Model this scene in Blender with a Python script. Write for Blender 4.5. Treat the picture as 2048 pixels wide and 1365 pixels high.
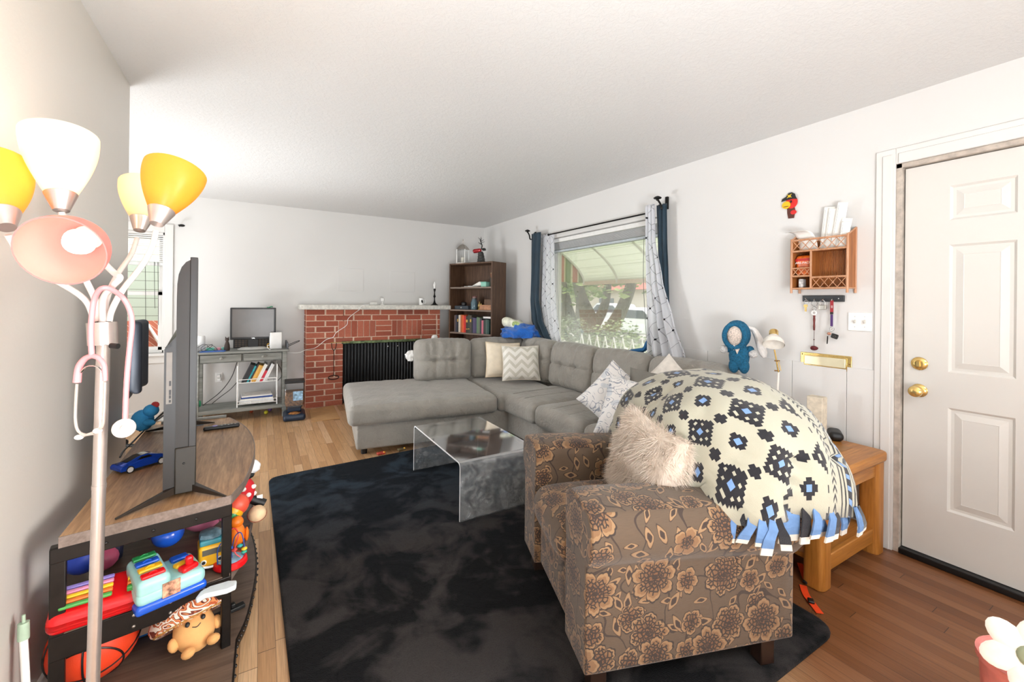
import bpy, bmesh, math, random
from mathutils import Vector, Matrix, noise as mnoise
R = random.Random(7)
PI = math.pi
C = bpy.context.scene.collection
for o in list(bpy.data.objects): bpy.data.objects.remove(o)

# ------------------------------------------------------------------ camera
YAW, PITCH, ROLL, CAMH, FPX, CYPX = .5317, -.0009, .011, 1.313, 851.8, 603.2
F = Vector((math.sin(YAW)*math.cos(PITCH), math.cos(YAW)*math.cos(PITCH), -math.sin(PITCH)))
Rt = Vector((math.cos(YAW), -math.sin(YAW), 0)); Up = Rt.cross(F)
R2 = Rt*math.cos(ROLL)+Up*math.sin(ROLL); U2 = -Rt*math.sin(ROLL)+Up*math.cos(ROLL)
cd = bpy.data.cameras.new('camera'); cam = bpy.data.objects.new('camera', cd); C.objects.link(cam)
M = Matrix((( R2.x, U2.x, -F.x, 0), (R2.y, U2.y, -F.y, 0), (R2.z, U2.z, -F.z, CAMH), (0, 0, 0, 1)))
cam.matrix_world = M
cd.sensor_width = 36; cd.lens = FPX/2048*36; cd.shift_y = (CYPX-682.5)/2048; cd.clip_start = .02; cd.clip_end = 200
bpy.context.scene.camera = cam

# ------------------------------------------------------------------ view, world, light
sc = bpy.context.scene
sc.view_settings.view_transform = 'Standard'; sc.view_settings.look = 'None'
sc.view_settings.gamma = 1; sc.view_settings.use_curve_mapping = False
sc.view_settings.exposure = 0.1
try:
    sc.cycles.max_bounces = 10; sc.cycles.transparent_max_bounces = 16; sc.cycles.sample_clamp_indirect = 6
    sc.cycles.caustics_reflective = False; sc.cycles.caustics_refractive = False
except Exception: pass
w = bpy.data.worlds.new('World'); sc.world = w; w.use_nodes = True
wn = w.node_tree; wn.nodes.clear()
wo = wn.nodes.new('ShaderNodeOutputWorld'); bg = wn.nodes.new('ShaderNodeBackground')
sky = wn.nodes.new('ShaderNodeTexSky'); sky.sky_type = 'HOSEK_WILKIE'; sky.turbidity = 3; sky.ground_albedo = .4
sky.sun_direction = Vector((.5, -.5, .75)).normalized()
mixw = wn.nodes.new('ShaderNodeMix'); mixw.data_type = 'RGBA'; mixw.inputs[0].default_value = .75
mixw.inputs[7].default_value = (1, 1, 1, 1)
wn.links.new(sky.outputs[0], mixw.inputs[6]); wn.links.new(mixw.outputs[2], bg.inputs[0])
bg.inputs[1].default_value = 3.6; wn.links.new(bg.outputs[0], wo.inputs[0])

def light(name, kind, loc, energy, color=(1, 1, 1), size=.1, sizey=None, aim=None, spread=None):
    l = bpy.data.lights.new(name, kind); l.energy = energy; l.color = color
    if kind == 'AREA':
        l.shape = 'RECTANGLE'; l.size = size; l.size_y = sizey or size
        if spread: l.spread = spread
    elif kind == 'SUN': l.angle = size
    else: l.shadow_soft_size = size
    o = bpy.data.objects.new(name, l); C.objects.link(o); o.location = loc
    if aim is not None:
        d = (Vector(aim)-Vector(loc)).normalized(); o.rotation_euler = d.to_track_quat('-Z', 'Y').to_euler()
    return o
# unseen fill lamps added behind the camera and in the office nook
light('fill_rear', 'AREA', (-.2, -4.0, 1.6), 18, (.90, .95, 1), 3.6, 1.5, aim=(.2, 3, 2.6))
light('fill_side', 'AREA', (2.86, -1.75, 1.45), 27, (1, .97, .92), 1.3, 1.3, aim=(-.58, .95, .75), spread=math.radians(62))
light('bounce_fill_rear', 'AREA', (-.2, -1.3, .7), 104, (.90, .95, 1), 1.2, 1.0, aim=(.45, .3, 2.44), spread=math.radians(118))
light('fill_nook', 'AREA', (-2.8, 4.2, 1.5), 50, (.93, .97, 1), 1.9, 1.3, aim=(1.0, 3.6, .0))
light('bounce_fill_nook', 'AREA', (-1.6, 4.3, .35), 56, (.92, .96, 1), .9, .9, aim=(.6, 4.3, 2.44), spread=math.radians(140))
for nm, lc, am, sx, sy in (('portal_picture_window', (3.12, 3.35, 1.43), (0, 3.35, 1.43), 1.6, 1.3), ('portal_recess', (-1.33, 6.02, 1.36), (-1.33, 0, 1.36), .9, 1.3)):
    pl = light(nm, 'AREA', lc, 1, (1, 1, 1), sx, sy, aim=am); pl.data.cycles.is_portal = True
light('overhead_fill_rear', 'AREA', (1.2, -1.0, 2.40), 40, (.97, .98, 1), .6, .6, aim=(1.2, -1.0, 0))  # added overhead fill lamp, unseen behind the camera
light('sun', 'SUN', (6, 0, 8), 3.6, (1, .95, .86), .01, aim=(3.2, 3.4, 0))

# survey helpers: a sight line through the photograph met with a known wall, floor height or distance
def _ray(x, y): return F+R2*((x-1024)/FPX)-U2*((y-CYPX)/FPX)
_O = Vector((0, 0, CAMH))
def PX(x, y, X): d = _ray(x, y); return _O+d*(X/d.x)
def PY(x, y, Y): d = _ray(x, y); return _O+d*(Y/d.y)
def PZ(x, y, Z): d = _ray(x, y); return _O+d*((Z-CAMH)/d.z)
def PD(x, y, D): return _O+_ray(x, y)*D
# ------------------------------------------------------------------ node helpers
def lin(h):
    h = h.lstrip('#'); o = []
    for i in (0, 2, 4):
        c = int(h[i:i+2], 16)/255; o.append(c/12.92 if c <= .04045 else ((c+.055)/1.055)**2.4)
    return (*o, 1)
class NT:
    def __init__(s, name):
        s.m = bpy.data.materials.new(name); s.m.use_nodes = True; s.t = s.m.node_tree; s.t.nodes.clear()
        s.out = s.n('ShaderNodeOutputMaterial'); s.p = s.n('ShaderNodeBsdfPrincipled'); s.l(s.p.outputs[0], s.out.inputs[0])
    def n(s, k, **kw):
        x = s.t.nodes.new(k)
        for a, b in kw.items(): setattr(x, a, b)
        return x
    def l(s, a, b): s.t.links.new(a, b)
    def put(s, v, sock):
        if hasattr(v, 'links') or hasattr(v, 'is_linked'): s.l(v, sock)
        else: sock.default_value = v
    def math(s, op, a, b=0, c=0, clamp=False):
        x = s.n('ShaderNodeMath', operation=op, use_clamp=clamp)
        s.put(a, x.inputs[0]); s.put(b, x.inputs[1]); s.put(c, x.inputs[2]); return x.outputs[0]
    def vec(s, op, a, b=(0, 0, 0)):
        x = s.n('ShaderNodeVectorMath', operation=op); s.put(a, x.inputs[0]); s.put(b, x.inputs[1]); return x.outputs[0]
    def sep(s, v):
        x = s.n('ShaderNodeSeparateXYZ'); s.l(v, x.inputs[0]); return x.outputs
    def comb(s, a, b, c=0):
        x = s.n('ShaderNodeCombineXYZ'); s.put(a, x.inputs[0]); s.put(b, x.inputs[1]); s.put(c, x.inputs[2]); return x.outputs[0]
    def obj(s): return s.n('ShaderNodeTexCoord').outputs['Object']
    def uv(s): return s.n('ShaderNodeTexCoord').outputs['UV']
    def mapv(s, v, sc_=(1, 1, 1), rot=(0, 0, 0), loc=(0, 0, 0)):
        x = s.n('ShaderNodeMapping'); s.l(v, x.inputs[0]); x.inputs[1].default_value = loc; x.inputs[2].default_value = rot; x.inputs[3].default_value = sc_; return x.outputs[0]
    def noise(s, v, scale, detail=3, rough=.55, dist=0):
        x = s.n('ShaderNodeTexNoise'); s.l(v, x.inputs['Vector']); x.inputs['Scale'].default_value = scale
        x.inputs['Detail'].default_value = detail; x.inputs['Roughness'].default_value = rough; x.inputs['Distortion'].default_value = dist
        return x.outputs[0]
    def ramp(s, v, stops, const=False):
        x = s.n('ShaderNodeValToRGB'); s.l(v, x.inputs[0]); e = x.color_ramp.elements
        if const: x.color_ramp.interpolation = 'CONSTANT'
        while len(e) > 1: e.remove(e[-1])
        e[0].position = stops[0][0]; e[0].color = stops[0][1]
        for p_, c_ in stops[1:]:
            k = e.new(p_); k.color = c_
        return x.outputs[0]
    def mix(s, f, a, b, mode='MIX'):
        x = s.n('ShaderNodeMix', data_type='RGBA', blend_type=mode); s.put(f, x.inputs[0]); s.put(a, x.inputs[6]); s.put(b, x.inputs[7]); return x.outputs[2]
    def bump(s, h, strength=.3, dist=.002):
        x = s.n('ShaderNodeBump'); s.l(h, x.inputs['Height']); x.inputs['Strength'].default_value = strength; x.inputs['Distance'].default_value = dist
        s.l(x.outputs[0], s.p.inputs['Normal'])
    def base(s, c): s.put(c, s.p.inputs['Base Color'])
    def set(s, **kw):
        for a, b in kw.items(): s.put(b, s.p.inputs[a.replace('_', ' ')])
        return s.m
MC = {}
def mat(hexc, rough=.5, metal=0, var=.06, scale=30, bump=0, bscale=200, bdist=.001, **kw):
    key = (hexc, rough, metal, var, scale, bump, bscale, bdist, tuple(sorted(kw.items())))
    if key in MC: return MC[key]
    n = NT('m_'+hexc.strip('#')); c = lin(hexc); v = n.obj()
    nz = n.noise(v, scale, 3)
    d = tuple(x*(1-var*1.6) for x in c[:3])+(1,); b = tuple(min(1, x*(1+var*1.2)) for x in c[:3])+(1,)
    n.base(n.ramp(nz, [(.3, d), (.7, b)])); n.set(Roughness=rough, Metallic=metal)
    if bump: n.bump(n.noise(v, bscale, 3), bump, bdist)
    for a, b_ in kw.items(): n.p.inputs[a.replace('_', ' ')].default_value = b_
    MC[key] = n.m; return n.m
def emis(hexc, strength, base='#ffffff'):
    n = NT('lit_'+hexc.strip('#')); n.base(lin(base)); n.set(Roughness=.6)
    n.p.inputs['Emission Color'].default_value = lin(hexc); n.p.inputs['Emission Strength'].default_value = strength; return n.m

# ------------------------------------------------------------------ mesh helpers
class MB:
    def __init__(s): s.v = []; s.f = []; s.fm = []; s.cm = 0; s.uvs = {}
    def add(s, vs, fs, M=None):
        b = len(s.v)
        s.v += [tuple(M @ Vector(p)) if M is not None else tuple(p) for p in vs]
        for f in fs: s.f.append(tuple(i+b for i in f)); s.fm.append(s.cm)
        return s
    def slot(s, i): s.cm = i; return s
    def box(s, x0, x1, y0, y1, z0, z1, M=None):
        v = [(x0, y0, z0), (x1, y0, z0), (x1, y1, z0), (x0, y1, z0), (x0, y0, z1), (x1, y0, z1), (x1, y1, z1), (x0, y1, z1)]
        return s.add(v, [(3, 2, 1, 0), (4, 5, 6, 7), (0, 1, 5, 4), (1, 2, 6, 5), (2, 3, 7, 6), (3, 0, 4, 7)], M)
    def prism(s, poly, z0, z1, M=None):
        n = len(poly); v = [(x, y, z0) for x, y in poly]+[(x, y, z1) for x, y in poly]
        f = [tuple(range(n-1, -1, -1)), tuple(range(n, 2*n))]+[(i, (i+1) % n, n+(i+1) % n, n+i) for i in range(n)]
        return s.add(v, f, M)
    def lathe(s, prof, n=24, M=None, c=(0, 0, 0), close=True):
        v = []; f = []
        for r, z in prof:
            for i in range(n):
                a = 2*PI*i/n; v.append((c[0]+r*math.cos(a), c[1]+r*math.sin(a), c[2]+z))
        for k in range(len(prof)-1):
            for i in range(n):
                j = (i+1) % n; f.append((k*n+i, k*n+j, (k+1)*n+j, (k+1)*n+i))
        if close:
            if prof[0][0] > 1e-4: f.append(tuple(range(n-1, -1, -1)))
            if prof[-1][0] > 1e-4: f.append(tuple(range((len(prof)-1)*n, len(prof)*n)))
        return s.add(v, f, M)
    def ball(s, c, r, n=20, M=None, fn=None):
        if not hasattr(r, '__len__'): r = (r, r, r)
        v = []; f = []; m = n//2
        for k in range(m+1):
            t = PI*k/m
            for i in range(n):
                a = 2*PI*i/n; p = Vector((math.sin(t)*math.cos(a), math.sin(t)*math.sin(a), math.cos(t)))
                if fn: p = fn(p)
                v.append((c[0]+p.x*r[0], c[1]+p.y*r[1], c[2]+p.z*r[2]))
        for k in range(m):
            for i in range(n):
                j = (i+1) % n; f.append((k*n+i, (k+1)*n+i, (k+1)*n+j, k*n+j))
        return s.add(v, f, M)
    def tube(s, pts, r, n=8, M=None, closed=False, flat=1):
        pts = [Vector(p) for p in pts]; N = len(pts); rr = list(r) if hasattr(r, '__len__') else [r]*N
        if len(rr) != N: rr = [rr[min(int(q), len(rr)-1)]*(1-q % 1)+rr[min(int(q)+1, len(rr)-1)]*(q % 1) for q in [i*(len(rr)-1)/(N-1) for i in range(N)]]
        v = []; f = []; up = None
        for i, p in enumerate(pts):
            a = pts[(i-1) % N] if (closed or i > 0) else p; b = pts[(i+1) % N] if (closed or i < N-1) else p
            t = (b-a); t = t.normalized() if t.length > 1e-9 else Vector((0, 0, 1))
            if up is None:
                up = Vector((0, 0, 1)) if abs(t.z) < .9 else Vector((0, 1, 0))
            sd = t.cross(up)
            if sd.length < 1e-5: sd = t.cross(Vector((1, 0, 0)))
            sd.normalize(); up = sd.cross(t).normalized()
            for k in range(n):
                a_ = 2*PI*k/n; v.append(tuple(p+sd*math.cos(a_)*rr[i]+up*math.sin(a_)*rr[i]*flat))
        for i in range(N if closed else N-1):
            for k in range(n):
                j = (i+1) % N; l = (k+1) % n; f.append((i*n+k, i*n+l, j*n+l, j*n+k))
        if not closed: f.append(tuple(range(n-1, -1, -1))); f.append(tuple(range((N-1)*n, N*n)))
        return s.add(v, f, M)
    def cyl(s, p0, p1, r0, r1=None, n=16, M=None): return s.tube([p0, p1], [r0, r0 if r1 is None else r1], n, M)
    def surf(s, fn, nu, nv, M=None, cu=False):
        v = [fn(i/nu, j/nv) for j in range(nv+1) for i in range(nu+1)]
        b = len(s.v); fb = len(s.f)
        s.add(v, [(j*(nu+1)+i, j*(nu+1)+i+1, (j+1)*(nu+1)+i+1, (j+1)*(nu+1)+i) for j in range(nv) for i in range(nu)], M)
        for j in range(nv+1):
            for i in range(nu+1): s.uvs[b+j*(nu+1)+i] = (i/nu, j/nv)
        return s
    def rbox(s, size, r, seg=6, c=(0, 0, 0), M=None, fn=None, rs=3):
        """rounded, finely divided block; fn(p, n01) may push points about (cushions)"""
        h = [a/2 for a in size]; r = min(r, *[a*.98 for a in h])
        def axis(hh, sg):
            inner = hh-r
            return ([-inner-r*math.tan(PI/4*(1-k/rs)) for k in range(rs)] + [-inner+2*inner*k/sg for k in range(sg+1)]
                    + [inner+r*math.tan(PI/4*(k/rs)) for k in range(1, rs+1)])
        segs = seg if hasattr(seg, '__len__') else (seg,)*3
        ax = [axis(h[i], segs[i]) for i in range(3)]
        idx = {}; vs = []; fs = []
        def vid(i, j, k):
            key = (i, j, k)
            if key in idx: return idx[key]
            p = Vector((ax[0][i], ax[1][j], ax[2][k]))
            q = Vector([max(-(h[a]-r), min(h[a]-r, p[a])) for a in range(3)]); d = p-q
            if d.length > 1e-9: p = q+d.normalized()*r
            if fn: p = Vector(fn(p, Vector((p.x/h[0], p.y/h[1], p.z/h[2]))))
            idx[key] = len(vs); vs.append((p.x+c[0], p.y+c[1], p.z+c[2])); return idx[key]
        n = [len(a)-1 for a in ax]
        for i in range(n[0]):
            for j in range(n[1]):
                fs.append((vid(i, j, 0), vid(i, j+1, 0), vid(i+1, j+1, 0), vid(i+1, j, 0)))
                fs.append((vid(i, j, n[2]), vid(i+1, j, n[2]), vid(i+1, j+1, n[2]), vid(i, j+1, n[2])))
        for i in range(n[0]):
            for k in range(n[2]):
                fs.append((vid(i, 0, k), vid(i+1, 0, k), vid(i+1, 0, k+1), vid(i, 0, k+1)))
                fs.append((vid(i, n[1], k), vid(i, n[1], k+1), vid(i+1, n[1], k+1), vid(i+1, n[1], k)))
        for j in range(n[1]):
            for k in range(n[2]):
                fs.append((vid(0, j, k), vid(0, j, k+1), vid(0, j+1, k+1), vid(0, j+1, k)))
                fs.append((vid(n[0], j, k), vid(n[0], j+1, k), vid(n[0], j+1, k+1), vid(n[0], j, k+1)))
        return s.add(vs, fs, M)
def T(x=0, y=0, z=0, rz=0, rx=0, ry=0, s=1):
    return Matrix.Translation((x, y, z)) @ Matrix.Rotation(rz, 4, 'Z') @ Matrix.Rotation(rx, 4, 'X') @ Matrix.Rotation(ry, 4, 'Y') @ Matrix.Scale(s, 4)
def build(name, mb, m, parent=None, bevel=0, smooth=True, ang=35, uvbox=0, loc=None, rotz=0, label=None, cat=None, group=None, kind=None, solid=0, sub=0):
    me = bpy.data.meshes.new(name); me.from_pydata(mb.v, [], mb.f); me.update()
    ms = m if isinstance(m, (list, tuple)) else [m]
    for x in ms: me.materials.append(x)
    if len(ms) > 1: me.polygons.foreach_set('material_index', mb.fm)
    if uvbox or mb.uvs:
        ul = me.uv_layers.new(name='uv')
        for p in me.polygons:
            for li in p.loop_indices:
                vi = me.loops[li].vertex_index; co = me.vertices[vi].co
                if uvbox:
                    nn = p.normal; ax = max(range(3), key=lambda a: abs(nn[a]))
                    uv = (co.y+.37, co.z) if ax == 0 else ((co.x, co.z) if ax == 1 else (co.x, co.y+.21))
                    ul.data[li].uv = uv
                else: ul.data[li].uv = mb.uvs.get(vi, (0, 0))
    if smooth:
        me.shade_smooth()
        try: me.set_sharp_from_angle(angle=math.radians(ang))
        except Exception: pass
    o = bpy.data.objects.new(name, me); C.objects.link(o)
    if bevel:
        b = o.modifiers.new('bevel', 'BEVEL'); b.width = bevel; b.segments = 2; b.limit_method = 'ANGLE'; b.angle_limit = math.radians(40)
    if sub:
        b = o.modifiers.new('sub', 'SUBSURF'); b.levels = sub; b.render_levels = sub
    if solid:
        b = o.modifiers.new('sol', 'SOLIDIFY'); b.thickness = solid; b.offset = 0
    if parent is not None: o.parent = parent
    if loc is not None: o.location = loc
    if rotz: o.rotation_euler = (0, 0, rotz)
    tag(o, label, cat, group, kind); return o
def tag(o, label=None, cat=None, group=None, kind=None):
    for k, v in (('label', label), ('category', cat), ('group', group), ('kind', kind)):
        if v: o[k] = v
    return o
def thing(name, loc, rotz, label, cat, group=None):
    o = bpy.data.objects.new(name, None); C.objects.link(o); o.empty_display_size = .05
    o.location = loc; o.rotation_euler = (0, 0, rotz) if not hasattr(rotz, '__len__') else rotz
    return tag(o, label, cat, group)
def copy_tree(o, parent=None):
    c = o.copy(); C.objects.link(c); c.parent = parent
    for ch in list(o.children): copy_tree(ch, c)
    return c
def text_part(name, s, size, m, parent, M, depth=.0006, label=None):
    cu = bpy.data.curves.new(name, 'FONT'); cu.body = s; cu.size = size; cu.extrude = depth; cu.align_x = 'CENTER'; cu.align_y = 'CENTER'
    t = bpy.data.objects.new(name+'_tmp', cu); C.objects.link(t)
    dg = bpy.context.evaluated_depsgraph_get(); me = bpy.data.meshes.new_from_object(t.evaluated_get(dg))
    bpy.data.objects.remove(t); me.transform(M); me.materials.clear(); me.materials.append(m); me.name = name
    o = bpy.data.objects.new(name, me); C.objects.link(o); o.parent = parent
    if label: o['label'] = label
    return o
def struct(name, mb, m, **k): return build(name, mb, m, kind='structure', **k)
def spl(pts, n=8):
    """Catmull-Rom through points"""
    P = [Vector(p) for p in pts]; P = [P[0]*2-P[1]]+P+[P[-1]*2-P[-2]]; o = []
    for i in range(1, len(P)-2):
        for k in range(n):
            t = k/n; a, b, c, d = P[i-1:i+3]
            o.append(.5*((2*b)+(c-a)*t+(2*a-5*b+4*c-d)*t*t+(3*b-a-3*c+d)*t**3))
    o.append(P[-2]); return o
# ------------------------------------------------------------------ materials
def wall_mat(name, hexc, bump, scale, rough=.6, dist=.0015):
    n = NT(name); v = n.obj(); n.base(n.ramp(n.noise(v, 1.5, 2), [(.3, lin(hexc)), (.7, tuple(x*.97 for x in lin(hexc)[:3])+(1,))]))
    n.set(Roughness=rough); n.bump(n.noise(v, scale, 4, .6), bump, dist); return n.m
m_wall = wall_mat('wall_paint', '#dddbd8', .25, 90)
m_wall_l = wall_mat('wall_left_paint', '#ddd8d1', .5, 60, .5)
m_trim = wall_mat('trim_paint', '#e0deda', .06, 40, .35)
def ceil_mat():
    n = NT('ceiling_texture'); v = n.obj(); n.base(lin('#d9d8d6')); n.set(Roughness=.42)
    a = n.noise(n.mapv(v, (1, 1, 1)), 38, 5, .65, 1.2); b = n.noise(v, 9, 2)
    n.bump(n.math('ADD', n.math('MULTIPLY', n.math('GREATER_THAN', a, .5), .5), n.math('ADD', a, n.math('MULTIPLY', b, .5))), .5, .004); return n.m
m_ceil = ceil_mat()
def floor_mat():
    n = NT('oak_strip_floor'); v = n.obj(); x, y, z = n.sep(v)
    col = n.math('FLOOR', n.math('DIVIDE', x, .058)); fx = n.math('FRACT', n.math('DIVIDE', x, .058))
    wn_ = n.n('ShaderNodeTexWhiteNoise', noise_dimensions='1D'); n.l(col, wn_.inputs['W'])
    ln = n.math('ADD', n.math('DIVIDE', y, .95), n.math('MULTIPLY', wn_.outputs[0], 7))
    row = n.math('FLOOR', ln); fy = n.math('FRACT', ln)
    w2 = n.n('ShaderNodeTexWhiteNoise', noise_dimensions='2D'); n.l(n.comb(col, row), w2.inputs['Vector']); pid = w2.outputs[0]
    g = n.noise(n.vec('ADD', n.mapv(v, (42, 2.2, 1)), n.comb(n.math('MULTIPLY', pid, 40), 0)), 1.6, 5, .6, .8)
    g2 = n.noise(n.mapv(v, (160, 4, 1)), 1.5, 3)
    c = n.ramp(n.math('ADD', n.math('MULTIPLY', pid, .55), n.math('MULTIPLY', g, .42)), [(.1, lin('#ab8058')), (.4, lin('#cb9f70')), (.62, lin('#dcb388')), (.9, lin('#ebc8a0'))])
    c = n.mix(n.math('MULTIPLY', n.math('SUBTRACT', .62, g2, clamp=True), 1.0), c, lin('#55341c'))
    gap = n.math('MAXIMUM', n.math('LESS_THAN', fx, .028), n.math('LESS_THAN', fy, .003))
    c = n.mix(n.math('MULTIPLY', gap, .75), c, lin('#2c1a0d'))
    # shade by the entry door, put into the board colour
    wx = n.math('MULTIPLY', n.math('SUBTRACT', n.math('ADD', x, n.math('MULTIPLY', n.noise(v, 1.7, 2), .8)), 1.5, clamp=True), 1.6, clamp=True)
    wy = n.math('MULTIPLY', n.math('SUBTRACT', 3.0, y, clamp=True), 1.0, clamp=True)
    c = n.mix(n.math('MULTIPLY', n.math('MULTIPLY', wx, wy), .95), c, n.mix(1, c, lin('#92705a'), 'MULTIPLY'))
    n.base(c); n.set(Roughness=n.math('ADD', .26, n.math('MULTIPLY', g2, .2)))
    n.bump(n.math('ADD', n.math('MULTIPLY', gap, -1), n.math('MULTIPLY', g2, .2)), .35, .001); return n.m
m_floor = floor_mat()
def wood_mat(name, stops, axis='x', fine=1, rough=.45, bump=.15):
    n = NT(name); v = n.obj(); sc_ = {'x': (2, 26, 26), 'y': (26, 2, 26), 'z': (26, 26, 2)}[axis]
    g = n.noise(n.mapv(v, tuple(q*fine for q in sc_)), 1.3, 5, .62, .6); g2 = n.noise(n.mapv(v, tuple(q*fine*4 for q in sc_)), 1.2, 3)
    c = n.ramp(n.math('ADD', n.math('MULTIPLY', g, .7), n.math('MULTIPLY', g2, .3)), [(s_, lin(h)) for s_, h in stops])
    n.base(c); n.set(Roughness=rough); n.bump(g2, bump, .0008); return n.m
m_con = wood_mat('weathered_oak_veneer', [(.3, '#6d4f38'), (.45, '#94704f'), (.56, '#a9845f'), (.7, '#c09a72')], 'y', 1.4)
m_con_dk = wood_mat('console_dark_edge', [(.3, '#4a3a2e'), (.6, '#6a574a'), (.75, '#7d6a5b')], 'x', 1)
m_oak = wood_mat('golden_oak', [(.3, '#8a5420'), (.5, '#b0722f'), (.7, '#c98a44')], 'x', 1, .35)
m_oak_z = wood_mat('golden_oak_leg', [(.3, '#8a5420'), (.5, '#ad6f2d'), (.7, '#c38440')], 'z', 1, .35)
m_book_wood = wood_mat('dark_walnut_laminate', [(.3, '#3a281c'), (.5, '#553c2b'), (.7, '#71553f')], 'z', 1.1, .5)
m_desk = wood_mat('distressed_grey_paint', [(.25, '#4c4d49'), (.42, '#757670'), (.6, '#8d8e88'), (.72, '#aaaaa3')], 'x', .7, .6)
m_black = mat('#141414', .45); m_blackmetal = mat('#231f1d', .38, .6, .1); m_iron = mat('#1d1b1a', .5, .7)
m_chrome = mat('#d8d8d6', .15, 1, .02); m_nickel = mat('#b9b2aa', .32, .9, .03); m_brass = mat('#e0bf78', .2, .75, .05)
m_white = mat('#f4f3f0', .4, 0, .02); m_whitepl = mat('#ecebe7', .35, 0, .02); m_paper = mat('#f1efe9', .8, 0, .03)
m_carton = mat('#c79a68', .85, 0, .06, 12)

def glass_pane():
    n = NT('window_glass'); t = n.t; tr = n.n('ShaderNodeBsdfTransparent'); gl = n.n('ShaderNodeBsdfGlossy'); gl.inputs['Roughness'].default_value = .03
    df = n.n('ShaderNodeBsdfTranslucent'); df.inputs[0].default_value = (.95, .97, .95, 1)
    x, y, z = n.sep(n.obj()); sm = n.noise(n.obj(), 3, 4, .6, 1)
    # hazy film, heaviest low on the pane
    hz = n.math('ADD', .05, n.math('MULTIPLY', n.math('MULTIPLY', n.math('SUBTRACT', 1.30, z, clamp=True), .5), n.math('ADD', .35, sm)), clamp=True)
    m1 = n.n('ShaderNodeMixShader'); n.l(hz, m1.inputs[0]); n.l(tr.outputs[0], m1.inputs[1]); n.l(df.outputs[0], m1.inputs[2])
    fr = n.n('ShaderNodeFresnel'); m2 = n.n('ShaderNodeMixShader'); n.l(n.math('MULTIPLY', fr.outputs[0], .5), m2.inputs[0]); n.l(m1.outputs[0], m2.inputs[1]); n.l(gl.outputs[0], m2.inputs[2])
    n.l(m2.outputs[0], n.out.inputs[0]); return n.m
m_glass = glass_pane()
def clear_mat(name, tint=(1, 1, 1, 1), gloss=.6, rough=.03, haze=.0, hazecol=(.9, .9, .9, 1), scratch=0):
    n = NT(name); tr = n.n('ShaderNodeBsdfTransparent'); tr.inputs[0].default_value = tint; gl = n.n('ShaderNodeBsdfGlossy'); gl.inputs['Roughness'].default_value = rough
    df = n.n('ShaderNodeBsdfDiffuse'); df.inputs[0].default_value = hazecol
    v = n.obj(); hz = haze
    if scratch:
        s1 = n.noise(n.mapv(v, (6, 6, 6)), 2, 5, .7, 1.5); s2 = n.noise(n.mapv(v, (140, 14, 60), (.3, .2, .5)), 2, 2)
        hz = n.math('ADD', haze, n.math('ADD', n.math('MULTIPLY', n.math('SUBTRACT', s1, .45, clamp=True), scratch), n.math('MULTIPLY', n.math('GREATER_THAN', s2, .74), .25)), clamp=True)
    m1 = n.n('ShaderNodeMixShader'); n.put(hz, m1.inputs[0]); n.l(tr.outputs[0], m1.inputs[1]); n.l(df.outputs[0], m1.inputs[2])
    fr = n.n('ShaderNodeFresnel'); m2 = n.n('ShaderNodeMixShader'); n.l(n.math('MULTIPLY', fr.outputs[0], gloss, clamp=True), m2.inputs[0]); n.l(m1.outputs[0], m2.inputs[1]); n.l(gl.outputs[0], m2.inputs[2])
    n.l(m2.outputs[0], n.out.inputs[0]); return n.m
m_acryl = clear_mat('clear_acrylic', (.93, .95, .96, 1), .8, .07, .07, (.88, .89, .89, 1), .9)
m_acryl_edge = mat('#ffffff', .15, 0, 0)  # white colour stands in for light carried to the sheet edges
m_jar = clear_mat('clear_jar', (.9, .93, .95, 1), 1.2, .03, .05)

# ------------------------------------------------------------------ room shell
XR, YB, ZC = 2.941, 5.868, 2.44
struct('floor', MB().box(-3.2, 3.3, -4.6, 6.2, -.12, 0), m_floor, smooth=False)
struct('ceiling', MB().box(-3.2, 3.3, -4.6, 6.2, ZC, ZC+.12), m_ceil, smooth=False)
def wallbox(axis, at, th, u0, u1, holes):
    """wall slab with rectangular openings; axis 'x' is a wall at constant x"""
    mb = MB(); us = sorted({u0, u1, *[h[0] for h in holes], *[h[1] for h in holes]}); zs = sorted({0, ZC, *[h[2] for h in holes], *[h[3] for h in holes]})
    for a, b in zip(us, us[1:]):
        for c, d in zip(zs, zs[1:]):
            if any(h[0] <= a and b <= h[1] and h[2] <= c and d <= h[3] for h in holes): continue
            if axis == 'x': mb.box(at, at+th, a, b, c, d)
            else: mb.box(a, b, at, at+th, c, d)
    return mb
WIN2 = (2.52, 4.13, .76, 2.06); DOOR = (-.005, .916, 0, 2.06); WIN1 = (-1.78, -.905, .72, 2.02); WREAR = (-1.3, 2.5, .45, 2.2)
struct('wall_right', wallbox('x', XR, .16, -4.6, 6.2, [WIN2, DOOR, (-2.4, -1.1, .8, 2.1)]), m_wall, smooth=False)
struct('wall_back', wallbox('y', YB, .16, -3.2, XR, [WIN1]), m_wall, smooth=False)
struct('wall_rear', wallbox('y', -4.6, .16, -3.2, XR, [WREAR]), m_wall, smooth=False)
lw = [(-.5765+.012*4.4, -4.44), (-.5765-.012*2.97, 2.97)]+[(-.6127-.04+.04*math.cos(a), 2.98+.04*math.sin(a)) for a in (0, .4, .8, 1.2, PI/2)]+[(-2.9, 3.02), (-2.9, 5.868), (-3.1, 5.868), (-3.1, -4.44)]
struct('wall_left', MB().prism(lw, 0, ZC), m_wall_l, ang=60)
mb = MB()
for a, b in ((-4.44, -.02-.09), (1.02, 5.86)): mb.box(XR-.014, XR+.004, a, b, 0, .095)
struct('baseboard_right', mb, m_trim, bevel=.004)
mb = MB().box(-2.9, .44, YB-.014, YB+.004, 0, .095); struct('baseboard_back', mb, m_trim, bevel=.004)
mb = MB()
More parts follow.
